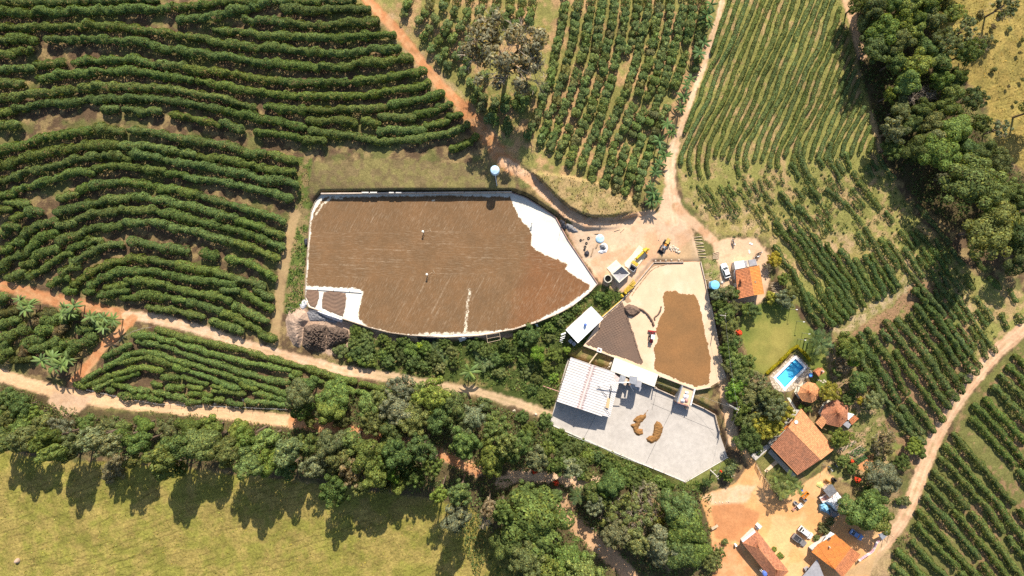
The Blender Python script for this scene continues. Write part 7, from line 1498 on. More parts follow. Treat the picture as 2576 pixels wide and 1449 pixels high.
# ------------------------------------------------------------------ vehicles
def loft(b, secs):
    """closed skin through rings of (x, [(y, z), ...])"""
    n = len(secs[0][1]); V = []; F = []
    for x, ring in secs: V += [(x, y, z) for y, z in ring]
    for k in range(len(secs) - 1):
        for i in range(n): F.append((k * n + i, k * n + (i + 1) % n, (k + 1) * n + (i + 1) % n, (k + 1) * n + i))
    F.append(tuple(range(n))[::-1]); F.append(tuple((len(secs) - 1) * n + i for i in range(n)))
    return b.add(V, F)
def wheel(parent, x, y, r=.32, w_=.2):
    t = MB().tube((x, y - w_ / 2, r), (x, y + w_ / 2, r), r, None, 16).build('wheel', RUBBER, parent)
    MB().tube((x, y - w_ / 2 - .012, r), (x, y + w_ / 2 + .012, r), r * .58, None, 12).build('rim', GALV, t)
def car(name, label, pos, rz, paint, style='hatch', L=4.1, W=1.68):
    t = thing(name, label, 'pickup' if style == 'pickup' else 'car', pos, rz); w = W / 2
    def ring(zl, zh, ww, b_=.10): return [(-ww, zl), (-ww, zh - b_), (-ww + b_, zh), (ww - b_, zh), (ww, zh - b_), (ww, zl)]
    f = L / 2
    body = MB()
    loft(body, [(-f, ring(.42, .78, w * .88)), (-f + .12, ring(.28, .92, w * .95)), (-f + .7, ring(.24, .95, w)), (.0, ring(.22, .93, w)), (f - 1.15, ring(.22, .92, w)), (f - .45, ring(.24, .83, w * .97)), (f - .1, ring(.28, .72, w * .90)), (f, ring(.38, .62, w * .82))])
    bo = body.build('body', paint, t, True)
    for e in [bo.data]: e.polygons.foreach_set('use_smooth', np.full(len(e.polygons), False))
    if style == 'pickup': c0, c1, cr0, cr1 = -.25, 1.0, .05, .55
    elif style == 'van': c0, c1, cr0, cr1 = -f + .12, f - 1.0, -f + .3, f - 1.75
    else: c0, c1, cr0, cr1 = -f + .35, f - 1.15, -f + .95, f - 1.95
    zt = 1.62 if style == 'van' else 1.45; zb = .90; wi = w * .95; wt = w * .74
    A = [(c0, -wi, zb), (c1, -wi, zb), (c1, wi, zb), (c0, wi, zb)]; B = [(cr0, -wt, zt - .04), (cr1, -wt, zt - .04), (cr1, wt, zt - .04), (cr0, wt, zt - .04)]
    def pane(nm, q, out):
        V = [Vector(p) + Vector(out) * .015 for p in q]; c = sum(V, Vector()) / 4; V = [c + (v - c) * .88 for v in V]
        MB().add(V + [v - Vector(out) * .04 for v in V], [(0, 1, 2, 3), (7, 6, 5, 4)] + [(i, (i + 1) % 4, 4 + (i + 1) % 4, 4 + i) for i in range(4)]).build(nm, GLASS, t)
    cab = MB().add(A + B, [(0, 1, 5, 4), (1, 2, 6, 5), (2, 3, 7, 6), (3, 0, 4, 7), (4, 5, 6, 7), (3, 2, 1, 0)])
    cab.add([(cr0 + .03, -wt * .9, zt + .03), (cr1 - .03, -wt * .9, zt + .03), (cr1 - .03, wt * .9, zt + .03), (cr0 + .03, wt * .9, zt + .03)] + B, [(0, 1, 2, 3), (4, 5, 1, 0), (5, 6, 2, 1), (6, 7, 3, 2), (7, 4, 0, 3)])
    cab.build('cabin', paint, t)
    pane('windscreen', (A[1], A[2], B[2], B[1]), (.8, 0, .6)); pane('rear_window', (A[3], A[0], B[0], B[3]), (-.8, 0, .6)); pane('side_window', (A[0], A[1], B[1], B[0]), (0, -.95, .3)); pane('side_window', (A[2], A[3], B[3], B[2]), (0, .95, .3))
    if style == 'pickup':
        x0, x1 = -f + .1, -.32
        MB().box(((x0 + x1) / 2, 0, .975), (x1 - x0 - .12, W - .34, .02)).build('bed_liner', DARK, t)
        MB().box(((x0 + x1) / 2, w - .12, 1.06), (x1 - x0, .12, .26)).box(((x0 + x1) / 2, -w + .12, 1.06), (x1 - x0, .12, .26)).box((x0 + .03, 0, 1.04), (.1, W - .3, .22)).build('bed_side', paint, t)
    if style == 'van': MB().box((cr0 + .38, 0, zt + .045), (.42, .75, .05)).build('roof_hatch', DARK, t)
    for x in (-f + .78, f - .78):
        for y in (-w + .1, w - .1): wheel(t, x, y)
    for y in (-1, 1):
        MB().box((f - .12, y * w * .62, .66), (.18, .3, .14), 0, .8).build('headlight', GALV, t); MB().box((-f + .05, y * w * .7, .74), (.08, .22, .18)).build('tail_light', RED, t)
        MB().box((c1 - .12, y * (w + .09), .98), (.12, .18, .12)).build('wing_mirror', paint, t)
    MB().box((f - .02, 0, .42), (.14, W * .78, .16)).box((-f + .02, 0, .44), (.14, W * .82, .16)).build('bumper', DARK, t)
    return t
CW = mat('white_car_paint', (.76, .76, .72), .3, .03, 1.0); CG = mat('grey_car_paint', (.20, .185, .18), .45, .1, 1.0); CB_ = mat('blue_car_paint', (.16, .26, .48), .3, .05, 1.0)
car('parked_car', 'white car parked on the dirt beside the small orange house', P(*Q('Q3', 415, 620)), ang(-95, -280), CW, 'hatch', 4.3, 1.75)
car('parked_van', 'white van with dark roof hatch parked in the lower yard', P(*Q('S2', 628, 552)), ang(195, 150), CW, 'van', 4.5, 1.8)
car('parked_pickup', 'dark grey pickup parked beside the white van', P(*Q('S2', 500, 708)), ang(200, 155), CG, 'pickup', 4.5, 1.75)
car('parked_car', 'blue car half under the round garden tree', P(*Q('S2', 1645, 600)), ang(160, 105), CB_, 'hatch', 4.0, 1.65)

# red yard tractor with white canopy and rear blade
t = thing('tractor', 'red tractor with white canopy and wide blade on the coffee yard', 'tractor', Wz(*Q('Q4', 2045, 770), -.86), ang(-14, 100))
MB().box((.75, 0, .85), (1.5, .5, .5)).box((1.5, 0, .75), (.25, .48, .6)).build('hood', RED, t); MB().box((-.3, 0, .75), (1.1, .6, .35)).build('chassis', DARK, t); MB().box((-.4, 0, 1.05), (.45, .45, .15)).box((-.62, 0, 1.3), (.1, .45, .5)).build('seat', RUBBER, t)
MB().tube((.1, 0, 1.0), (-.1, 0, 1.3), .03).ring((-.12, 0, 1.32), .18, .02, 12, 5).build('steering_wheel', DARK, t)
MB().box((-.2, 0, 2.1), (1.25, 1.0, .08)).build('canopy', WHITE, t)
cp = MB()
for x, y in ((-.75, .42), (-.75, -.42), (.35, .42), (.35, -.42)): cp.tube((x, y, .8), (x, y, 2.1), .03)
cp.build('canopy_frame', RED, t)
for y in (-.62, .62): wheel(t, -.45, y, .58, .32); wheel(t, 1.25, y * .85, .36, .2)
MB().box((-1.75, 0, .38), (.12, 2.25, .55)).box((-1.62, 0, .62), (.3, 2.3, .07)).build('blade', RED, t); MB().tube((-.8, .25, .6), (-1.7, .7, .45), .05).tube((-.8, -.25, .6), (-1.7, -.7, .45), .05).tube((-.7, 0, .9), (-1.7, 0, .6), .06).build('linkage', RED, t)
MB().tube((1.1, .12, 1.1), (1.1, .12, 1.8), .04).build('exhaust', DARK, t)

# small loader
t = thing('loader', 'small yellow loader with orange seat and dark bucket', 'loader', P(*Q('Q1', 2205, 650)), ang(-95, 150))
MB().box((-1.35, 0, .95), (1.5, .95, .8)).build('engine_cover', TANY, t); MB().box((-.15, 0, .72), (1.3, .7, .4)).build('chassis', DARK, t); MB().box((-.1, 0, 1.05), (.55, .6, .35)).build('seat', ORNG, t); MB().box((.55, 0, .95), (.7, .55, .55)).build('hood', GALV, t)
for y in (-.72, .72): wheel(t, -1.0, y, .55, .32); wheel(t, .75, y, .45, .28)
MB().tube((.1, .55, 1.2), (1.6, .55, .6), .07).tube((.1, -.55, 1.2), (1.6, -.55, .6), .07).build('lift_arm', GALV, t)
MB().box((1.75, 0, .5), (.08, 1.6, .8)).box((2.1, 0, .15), (.7, 1.6, .07)).box((2.1, .78, .42), (.7, .05, .55)).box((2.1, -.78, .42), (.7, .05, .55)).build('bucket', DARK, t)
MB().tube((-1.75, .3, 1.3), (-1.75, .3, 1.9), .05).build('exhaust', DARK, t)

# yellow washing machine train
mz = float(hgt(1560, 640))
slab('concrete_strip', QL('Q1', [(1700, 640), (1765, 690), (1850, 790), (1845, 840), (1700, 1040), (1610, 1170), (1560, 1190), (1480, 1100), (1410, 1060), (1405, 1000), (1560, 830)]), mz + .08, .3, C_APRON)
t = thing('coffee_washer', 'long bright yellow coffee washing machine on a concrete strip', 'machine', Wz(*Q('Q1', 1715, 835), mz + .08), ang(-340, 330))
# local x runs down towards the hopper
MB().box((0, 0, .9), (3.9, .55, .35)).box((-2.0, .1, 1.1), (1.0, 1.0, .5)).build('frame', YELL, t)
MB().tube((-2.4, 0, 1.5), (-1.2, 0, 1.5), .38, None, 12).box((-2.6, .45, 1.3), (.35, .5, .5)).box((-1.55, -.55, 1.2), (.6, .35, .45)).build('gear_case', YELL, t)
MB().tube((-1.2, 0, 1.25), (1.6, 0, 1.15), .30, None, 12).build('drum', YELL, t)
rb_ = []
for i in range(11): MB().ring((-1.1 + i * .26, 0, 1.24 - i * .01), .33, .035, 14, 5).build('drum_ring', ORNG if i in (3, 7) else YELL, t).data.transform(Matrix.Identity(4))
for x in (-2.3, -1.0, .4, 1.7):
    for y in (-.3, .3): MB().tube((x, y, -.1), (x, y, .9), .06).build('leg', DARK, t)
MB().box((-1.6, .8, .7), (.5, .3, .9)).build('motor', ORNG, t)
t = thing('yellow_bin', 'yellow grooved steel bin at the end of the washing machine', 'bin', Wz(*Q('Q1', 1598, 1012), mz + .08), ang(150, 105))
MB().box((0, .0, 1.2), (1.95, .85, .75)).build('case', YELL, t)
for i in range(5): MB().box((-.8 + i * .4, 0, 1.6), (.2, .86, .08)).build('lid_rib', YELL if i % 2 else TANY, t)
for x in (-.8, .8): MB().tube((x, .3, -.1), (x, .3, .9), .06).tube((x, -.3, -.1), (x, -.3, .9), .06).build('leg', DARK, t)
t = thing('receiving_pit', 'dark square receiving trough below the yellow bin', 'trough', Wz(*Q('Q1', 1550, 1110), mz), ang(150, 95))
MB().box((0, .62, .5), (1.75, .12, 1.1)).box((0, -.62, .5), (1.75, .12, 1.1)).box((.82, 0, .5), (.12, 1.12, 1.1)).box((-.82, 0, .5), (.12, 1.12, 1.1)).build('side', GREYP, t); MB().box((0, 0, .25), (1.5, 1.1, .1)).build('floor', DARK, t)
# concrete hopper and apron
hz = float(hgt(1562, 690)) + .35
slab('concrete_apron', QL('Q1', [(1240, 935), (1345, 1052), (1150, 1215), (1048, 1098)]), float(hgt(1550, 670)) + .12, .35, C_APRON)
t = thing('concrete_hopper', 'open square concrete hopper with thick white rim', 'hopper', Wz(*Q('Q1', 1333, 1222), hz), 0); o0 = Vector(t.location)
HO = [Vector(Wz(*p, hz + 1.6)) - o0 for p in QL('Q1', [(1352, 1046), (1522, 1207), (1300, 1398), (1145, 1218)])]; ctr = sum(HO, Vector()) / 4
HI = [ctr + (p - ctr) * .86 for p in HO]; n = 4
for i in range(4):
    j = (i + 1) % 4; MB().prism([HO[i][:2], HO[j][:2], HI[j][:2], HI[i][:2]], -3.0, 1.6 if i else 1.55).build('wall', C_APRON, t)
pit = [ctr + (p - ctr) * .2 for p in HO]
MB().add([(p.x, p.y, 1.35) for p in HI] + [(p.x, p.y, .1) for p in pit], [(i, (i + 1) % 4, 4 + (i + 1) % 4, 4 + i) for i in range(4)] + [(4, 5, 6, 7)]).build('funnel', GREYP, t)
t = thing('cistern', 'tall round open concrete cistern beside the hopper', 'cistern', Wz(*Q('Q1', 1040, 1318), -1.3)); b = MB()
n = 28; V = []
for R_, z_ in ((1.08, -.8), (1.08, 3.0), (.93, 3.0), (.93, .6)): V += [(R_ * math.cos(2 * math.pi * i / n), R_ * math.sin(2 * math.pi * i / n), z_) for i in range(n)]
b.add(V, [(k * n + i, k * n + (i + 1) % n, (k + 1) * n + (i + 1) % n, (k + 1) * n + i) for k in range(3) for i in range(n)]); b.build('wall', C_APRON, t)
MB().tube((0, 0, .5), (0, 0, 1.4), .93, None, 28).build('dark_fill', DARK, t)  # dark fill closing the lower part of the cistern
# rotary dryer: rows of yellow pipes
t = thing('pipe_dryer', 'yellow dryer with parallel pipes beside the coffee yard wall', 'dryer', Wz(*Q('Q2', 650, 610), -1.2), 0); o0 = Vector(t.location)
for i in range(9):
    u = i / 8; a_, c_ = Vector(Wz(*Q('Q2', 640 - 100 * u - 10, 570 + 100 * u + 10), .1)) - o0, Vector(Wz(*Q('Q2', 740 - 130 * u, 630 + 95 * u), .1)) - o0; MB().tube(a_, c_, .085, None, 8).build('pipe', YELL, t)
for i in range(5):
    u = i / 4; a_, c_ = Vector(Wz(*Q('Q2', 715 - 70 * u, 470 + 95 * u), .25)) - o0, Vector(Wz(*Q('Q2', 775 - 50 * u, 560 + 50 * u), .25)) - o0; MB().tube(a_, c_, .1, None, 8).build('pipe', YELL, t)
for (x0, y0), (x1, y1) in (((530, 700), (600, 770)), ((480, 760), (520, 840))):
    p = Vector(Wz(*Q('Q2', (x0 + x1) / 2, (y0 + y1) / 2), 0)) - o0; MB().box((p.x, p.y, .95), (.8, .55, .5), ang(70, 70)).tube((p.x - .3, p.y + .3, 1.2), (p.x + .3, p.y - .3, 1.2), .16).build('gear_case', YELL, t)
p = Vector(Wz(*Q('Q2', 545, 830), -.4)) - o0; MB().box((p.x, p.y, .4), (.8, .7, .9), .6).build('motor', DARK, t)
MB().box((0, 0, .6), (3.6, .15, .2), ang(-230, 230)).build('frame', DARK, t)
for x, y in ((1.2, 1.2), (-1.2, -1.2), (.2, .2)): MB().tube((x, y, -.6), (x, y, .8), .07).build('leg', DARK, t)

# water tanks
t = thing('water_tank', 'round pale blue elevated tank at the grass bank top', 'water tank', P(1247, 445)); h_ = 4.6
dx = Vector(Wz(1245, 427.5, float(t.location.z) + h_)) - Vector(t.location)
MB().lathe([(1.16, h_ - 1.9), (1.22, h_ - 1.8), (1.22, h_ - .1), (1.1, h_ + .05), (.1, h_ + .22)], 28, (dx.x, dx.y, 0)).build('drum', BLUEP, t); MB().lathe([(.75, -.6), (.7, 1.6), (1.16, h_ - 1.85)], 20, (dx.x, dx.y, 0)).build('column', GALV, t)
p0, p1 = Vector(t.location) * 0 + Vector((dx.x + .1, dx.y - 1.2, h_ - 1.4)), Vector(Wz(1252, 479, 1.2)) - Vector(t.location); MB().tube(p0, p1, .09).build('outlet_pipe', WHITE, t)
t = thing('water_tank', 'round bright blue tank at the coffee yard corner', 'water tank', P(1790, 717)); MB().lathe([(1.02, .9), (1.16, 1.0), (1.22, 2.6), (1.25, 2.7), (1.22, 2.78)], 28).build('drum', BLUE, t); MB().lathe([(1.23, 2.79), (1.18, 2.86), (.55, 3.0), (.1, 3.02)], 28).build('lid', mat('sky_blue_lid', (.20, .52, .78), .5, .04, 1.0), t)
MB().box((0, 0, .4), (2.1, 2.1, 1.1)).build('plinth', WALLM, t)
for i, (x, y) in enumerate([(350, 850), (195, 1150)]):
    p = P(*Q('Q3', x, y)); t = thing('wire_cage', f'round pale wire cage standing {"on the grass near the blue tank" if i == 0 else "against the lane bushes"}', 'cage', p)
    c = MB()
    for z_ in (.1, .5, .9): c.ring((0, 0, z_), .55, .025, 18, 4)
    c.build('hoop', GALV, t); v = MB()
    for k in range(12): v.tube((.55 * math.cos(k * .524), .55 * math.sin(k * .524), 0), (.55 * math.cos(k * .524), .55 * math.sin(k * .524), .95), .018, None, 4)
    v.build('upright', GALV, t); MB().box((.1, 0, .2), (.5, .35, .3), .5).build('scrap', WHITE, t)

# ------------------------------------------------------------------ yard clutter north of the washer
for i, (x, y, R_) in enumerate([(682, 500, .30), (525, 540, .24), (640, 600, .26), (612, 676, .28), (600, 730, .22)]):
    p = P(*Q('Q1', x, y), .1); tag(MB().ring((0, 0, 0), R_, .11, 18, 8).build('tyre', RUBBER, loc=p), f'old black tyre lying by the pale blue lid, {ordn(i)} down', 'tyre', 'old tyres on the bare ground')
p = P(*Q('Q1', 910, 510)); t = tag(MB().lathe([(1.18, -.05), (1.2, .18), (.9, .34), (.35, .42), (.05, .44)], 26).build('tank_lid', BLUEP, loc=p), 'round pale blue tank lid lying on the ground', 'lid')
for pl, h_, m, lb, sd in ((QL('Q1', [(900, 660), (950, 600), (1010, 595), (1065, 640), (1078, 720), (1040, 790), (960, 815), (890, 800), (870, 770), (920, 740)]), .45, TARPW, 'white tarpaulin under a scrap heap', 4), (QL('Q1', [(600, 770), (660, 740), (700, 790), (690, 850), (640, 860), (595, 820)]), .7, TARPK, 'heap of black plastic sheet beside the logs', 9), (QL('Q1', [(90, 140), (150, 125), (210, 170), (235, 260), (215, 330), (140, 325), (95, 220)]), .8, TARPK, 'bundled black plastic sheet at the yard corner', 12), (QL('Q1', [(240, 200), (330, 220), (440, 320), (480, 380), (380, 385), (250, 330), (225, 270)]), .7, TARPG, 'grey soil mound beside the bundled plastic', 15),
                          (QL('Q1', [(905, 640), (1000, 612), (1045, 680), (1020, 750), (960, 745), (925, 700)]), .95, TARPG, 'dark scrap heaped on the white tarpaulin', 22)):
    heap('covered_heap' if 'heap' in lb else 'tarpaulin', pl, None, h_, m, lb, 'heap', None, .6, .45, sd, .4)
def logs(sheet, lst, r, label, group, z=.12, m=LOG, name='log', cat='log'):
    for i, (x0, y0, x1, y1) in enumerate(lst):
        a_, c_ = P(*Q(sheet, x0, y0), z), P(*Q(sheet, x1, y1), z); o = MB().tube(a_ - (a_ + c_) / 2, c_ - (a_ + c_) / 2, r * random.uniform(.8, 1.2), r, 8).build(name, m, loc=(a_ + c_) / 2)
        tag(o, label.format(ordn(i)), cat, group)
logs('Q1', [(1200, 358, 1310, 322), (1325, 382, 1400, 305), (2095, 540, 2125, 430)], .08, 'pale pole lying on the bare dirt, {} from the tarpaulin', 'poles on the bare dirt')
logs('Q1', [(735, 860, 780, 705), (835, 690, 868, 615)], .17, 'thick dark log by the scrap heap, {} from the tyres', 'logs by the scrap heap', .18, WOOD)
logs('Q1', [(805, 415, 885, 408), (560, 535, 595, 515)], .1, 'short pole by the tyres, {} one', None, .1, WOOD)
logs('Q3', [(175, 270 + 0, 300, 235), (180, 300, 310, 265), (178, 325, 305, 300), (176, 345, 300, 322), (178, 362, 305, 345), (180, 380, 300, 368)], .1, 'log of the pile between lane and white car, {} down', 'log pile beside the white car')
for i in range(9):
    x0, y0 = 1833 + i * 6, 940 + i * 24; a_ = T(2, 1, [(x0, y0), (x0 + 75, y0 - 10 + (i % 3) * 8)]); p, q = P(*a_[0], .1), P(*a_[1], .1)
    tag(MB().tube(p - (p + q) / 2, q - (p + q) / 2, .09, .12, 7).build('log', LOG, loc=(p + q) / 2), f'log laid in the ladder-like row beside the dirt ramp, {ordn(i)} down', 'log', 'logs laid along the dirt ramp')
for i, (x0, y0, x1, y1) in enumerate([(20, 690, 165, 660), (20, 800, 165, 780)]):
    p, q = P(*Q('Q3', x0, y0), .1), P(*Q('Q3', x1, y1), .1); tag(MB().tube(p, q, .08).build('log', LOG), f'single log on the weedy bank above the blue tank, {"upper" if i == 0 else "lower"}', 'log')
rk = np.random.default_rng(9)
def stones(lst, label, group, smin=.15, smax=.35):
    for i, (x, y) in enumerate(lst):
        s = rk.uniform(smin, smax); v = MB().lathe([(.05, -.5), (.9, -.3), (1, .1), (.7, .6), (.05, .8)], 7); v.v = [(a * (1 + .25 * math.sin(7 * a + b * 5 + i)), b * .8, c * .7) for a, b, c in v.v]
        tag(v.build('stone', STONE, loc=P(x, y, s * .2), rot=(0, 0, rk.uniform(0, 6))), label.format(ordn(i)), 'stone', group).scale = (s, s, s)
stones(QL('Q1', [(2030, 950), (2240, 940), (2350, 935), (2500, 935), (2560, 960), (2130, 960)]), 'pale stone above the coffee yard wall, {} from the loader', 'stones above the coffee yard wall', .18, .34)
stones(QL('Q1', [(2340, 650), (2330, 690), (2380, 700), (2350, 740), (2400, 745), (2430, 700), (2450, 760), (2480, 720), (2500, 780), (2390, 660)]), 'pale flat stone of the patch beside the loader, {} of them', 'stone patch beside the loader', .25, .5)
stones(QL('Q5', [(1180, 415), (1215, 420), (1240, 410), (1265, 430), (1290, 420), (1300, 450), (1270, 455), (1240, 445), (1320, 400), (1340, 370), (1350, 330), (1330, 345), (1365, 300), (1310, 425), (1210, 440), (1320, 455)]), 'white rubble stone beside the ribbed shed, {} of the heap', 'white rubble beside the ribbed shed', .2, .42)
stones(T(0, 2, [(1700, 1040), (2390, 985), (2340, 1030), (2380, 1050), (2420, 1040), (2440, 1080), (2230, 1050), (2165, 1165), (2450, 1130)]), 'white boulder among the triangle hedges, {} from the narrow tip', 'white boulders among the triangle hedges', .3, .6)
stones(QL('S4', [(660, 1420), (745, 1415), (800, 1420), (880, 1405), (925, 1400)]), 'white kerb stone beside the dark dirt patch, {} of its line', 'white kerb stones by the dirt patch', .16, .26)
stones(QL('S4', [(715, 945), (930, 910), (985, 890), (1030, 880), (940, 925)]), 'white stone at the grass corner below the court, {} one', 'white stones at the grass corner', .18, .3)
stones(T(1, 2, [(1405, 915), (1595, 1075)]) + T(2, 3, [(810, 970), (880, 1140), (870, 1175), (345, 660)]) + T(2, 2, [(20, 1240), (240, 1270)]), 'loose pale rock by the tracks, {} from the triangle', 'loose pale rocks by the tracks', .3, .55)
t = tag(MB().lathe([(.75, -.3), (.7, .3), (.45, .8), (.1, 1.1)], 12).build('termite_mound', SOILM, loc=P(45, 1410), smooth_=True), 'lone pinkish termite mound in the yellow pasture', 'termite mound')
# soil heaps beside the drying yard
heap('soil_heap', S5([(90, 420), (160, 330), (260, 290), (330, 330), (360, 440), (300, 500), (290, 620), (260, 740), (180, 720), (120, 600)]), None, 2.2, SOILM, 'smooth pale soil heap at the drying yard corner', 'heap', None, 1.4, .1, 7, .7)
heap('soil_heap', S5([(300, 500), (420, 470), (560, 480), (560, 600), (550, 780), (460, 790), (330, 770), (280, 720)]), None, 2.3, SOILD, 'rough dark clod heap below the tarpaulin', 'heap', None, 1.0, .6, 17, .5, flat=True)
heap('soil_heap', S5([(560, 500), (700, 500), (800, 540), (830, 640), (780, 700), (640, 740), (550, 760), (560, 600)]), None, 2.0, SOILD, 'rough brown clod heap beside the green shrubs', 'heap', None, 1.0, .6, 27, .5, flat=True)
heap('tarpaulin', S5([(335, 345), (370, 300), (450, 310), (500, 365), (600, 420), (690, 440), (660, 470), (540, 440), (370, 440)]), None, .55, TARPG, 'grey tarpaulin spread against the pen wall', 'tarpaulin', None, .8, .35, 5, .35)
heap('tarpaulin', S5([(445, 315), (520, 330), (640, 370), (745, 410), (735, 455), (640, 425), (560, 395), (470, 345)]), None, .85, TARPW, 'crumpled white tarpaulin heaped along the pen wall', 'tarpaulin', None, .8, .4, 6, .4)
heap('tarpaulin', S5([(250, 245), (300, 190), (345, 210), (340, 260), (300, 308), (265, 290)]), None, .6, TARPW, 'crumpled white sheet at the pen corner', 'tarpaulin', None, .8, .4, 8, .4)
for pl, m, lb in ((T(1, 2, [(1620, 490), (1720, 480), (1820, 485), (1815, 540), (1700, 545), (1630, 530)]), TARPK, 'black plastic roll at the yard foot near the papaya'), (T(1, 2, [(2030, 510), (2080, 490), (2120, 495), (2115, 525), (2050, 545)]), TARPW, 'white plastic bundle at the yard foot'), (T(1, 2, [(2120, 485), (2190, 482), (2200, 500), (2150, 540), (2110, 530)]), TARPK, 'black plastic bundle beside the white bundle'), (T(2, 2, [(230, 360), (260, 365), (265, 400), (245, 395)]), TARPW, 'small white sheet at the yard foot near the mango'), (T(1, 1, [(480, 960), (520, 945), (525, 1020), (490, 1025)]), TARPK, 'black plastic bundle at the left wall of the yard')):
    heap('plastic_bundle', pl, None, .6, m, lb, 'bundle', None, .6, .4, 3, .4)
# frame shelter on the slope
t = thing('frame_shelter', 'bare pipe frame standing on the slope under the yard', 'frame', P(*T(1, 2, [(2390, 510)])[0])); o0 = Vector(t.location)
cr = [Vector(Wz(*p, o0.z + 2.6)) - o0 for p in T(1, 2, [(2320, 470), (2450, 450), (2460, 520), (2330, 550)])]
for p in cr: MB().tube((p.x, p.y, -.8), p, .06).build('post', WOOD, t)
MB().path(cr + cr[:1], .05).tube((cr[0] + cr[3]) / 2, (cr[1] + cr[2]) / 2, .04).build('rail', LOG, t)

# ------------------------------------------------------------------ lower yard things
def box_trailer(pos, rz, L, W, m, label, name='trailer', h=.55, deep=True):
    t = thing(name, label, 'trailer', pos, rz)
    b = MB().box((0, W / 2 - .03, .45 + h / 2), (L, .06, h)).box((0, -W / 2 + .03, .45 + h / 2), (L, .06, h)).box((L / 2 - .03, 0, .45 + h / 2), (.06, W - .12, h)).box((-L / 2 + .03, 0, .45 + h / 2), (.06, W - .12, h)); b.build('side_board', m, t)
    MB().box((0, 0, .44), (L - .12, W - .12, .06)).build('floor', m if not deep else WOOD, t); MB().tube((L / 2, 0, .4), (L / 2 + .8, 0, .4), .05).build('drawbar', DARK, t)
    for y in (-W / 2 + .05, W / 2 - .05): wheel(t, 0, y, .3, .18)
    return t
box_trailer(P(*Q('S1', 615, 715)), ang(-170, 160), 2.2, .85, ORNG, 'orange trailer standing before the palms bed', h=.7)
box_trailer(P(*Q('S1', 515, 930)), ang(-110, 90), 1.5, 1.0, WHITE, 'small white trailer in the row of farm implements', h=.35, deep=False)
t = thing('cultivator', 'reddish cultivator with dark tines beside the small white trailer', 'cultivator', P(*Q('S1', 395, 985)), ang(-100, 80)); MB().box((0, 0, .5), (1.3, .15, .12)).box((0, .5, .5), (1.1, .12, .12)).box((.3, .25, .55), (.12, .7, .15)).build('frame', PINK, t)
for i in range(6): MB().tube((-.55 + .22 * i, .5 * (i % 2), .5), (-.6 + .22 * i, .5 * (i % 2) + .15, .0), .035).build('tine', DARK, t)
wheel(t, -.7, .25, .3, .15)
for i, (x, y, sx, sy, h_, m, lb) in enumerate([(605, 800, 90, 60, .9, GALV, 'grey metal crate between the two trailers'), (430, 880, 60, 55, .7, GREYP, 'dark crate behind the small white trailer'), (550, 620, 40, 40, .8, BLUED, 'blue drum at the end of the palms bed'), (1200, 410, 75, 45, 1.0, DARK, 'narrow dark crate near the garden corner')]):
    t = thing('crate' if 'drum' not in lb else 'drum', lb, 'crate' if 'drum' not in lb else 'drum', P(*Q('S1', x, y)), ang(80, 80))
    if 'drum' in lb: MB().lathe([(.28, 0), (.3, .05), (.3, .85), (.26, .9)], 16).build('shell', m, t)
    else: MB().box((0, sy / 144, h_ / 2), (sx / 72, .05, h_)).box((0, -sy / 144, h_ / 2), (sx / 72, .05, h_)).box((sx / 144, 0, h_ / 2), (.05, sy / 72 - .05, h_)).box((-sx / 144, 0, h_ / 2), (.05, sy / 72 - .05, h_)).build('side', m, t); MB().box((0, 0, .12), (sx / 72 - .05, sy / 72 - .05, .1)).build('bottom', m, t) if 'drum' not in lb else None
t = thing('seat_frame', 'yellow-orange swing seat near the yard corner', 'seat', P(*Q('S1', 1065, 440)), ang(100, 60)); MB().box((0, 0, .5), (1.5, .5, .08)).box((0, .3, .8), (1.5, .08, .55)).build('seat', TANY, t); MB().tube((-.75, -.2, 0), (-.75, .1, 1.3), .05).tube((.75, -.2, 0), (.75, .1, 1.3), .05).tube((-.75, .1, 1.3), (.75, .1, 1.3), .05).build('frame', ORNG, t)
heap('tarpaulin', QL('S1', [(850, 545), (880, 480), (960, 455), (1020, 530), (1000, 580), (930, 600)]), None, .35, mat('yellow_tarpaulin', (.50, .47, .16), .7, .2, 2.0), 'pale yellow sheet spread on the yard', 'tarpaulin', None, .6, .35, 5, .35)
t = thing('grey_shed', 'small grey-roofed lean-to beside the covered heap', 'shed', P(*Q('S1', 1140, 650))); zz = float(t.location.z)
flat_roof(t, 'shed_roof', QL('S1', [(1120, 528), (1190, 522), (1282, 670), (1135, 785), (1010, 640)]), [zz + 2.4, zz + 2.4, zz + 2.2, zz + 2.0, zz + 2.2], TARPG, .1); walls(t, [Wz(*Q('S1', *p), zz + 2.0) for p in ((1130, 545), (1190, 535), (1270, 665), (1140, 770), (1025, 645))], zz, WALLM, .3)
t = thing('truck_body', 'pinkish wooden truck body parked beside the grey shed', 'truck body', P(*Q('S1', 985, 775)), ang(150, -90)); MB().box((0, 0, .75), (2.1, 1.55, .12)).build('floor', PINK, t); MB().box((0, .75, 1.05), (2.1, .06, .5)).box((0, -.75, 1.05), (2.1, .06, .5)).box((-1.02, 0, 1.05), (.06, 1.44, .5)).build('side_board', WHITE, t); MB().box((.25, .3, .95), (.9, .7, .3), .2).build('load', PINK, t)
for y in (-.65, .65): wheel(t, .5, y, .36, .2); wheel(t, -.5, y, .36, .2)
t = thing('covered_pile', 'big pile under white, blue and grey tarpaulins in the yard', 'pile', P(*Q('S1', 1160, 900)))
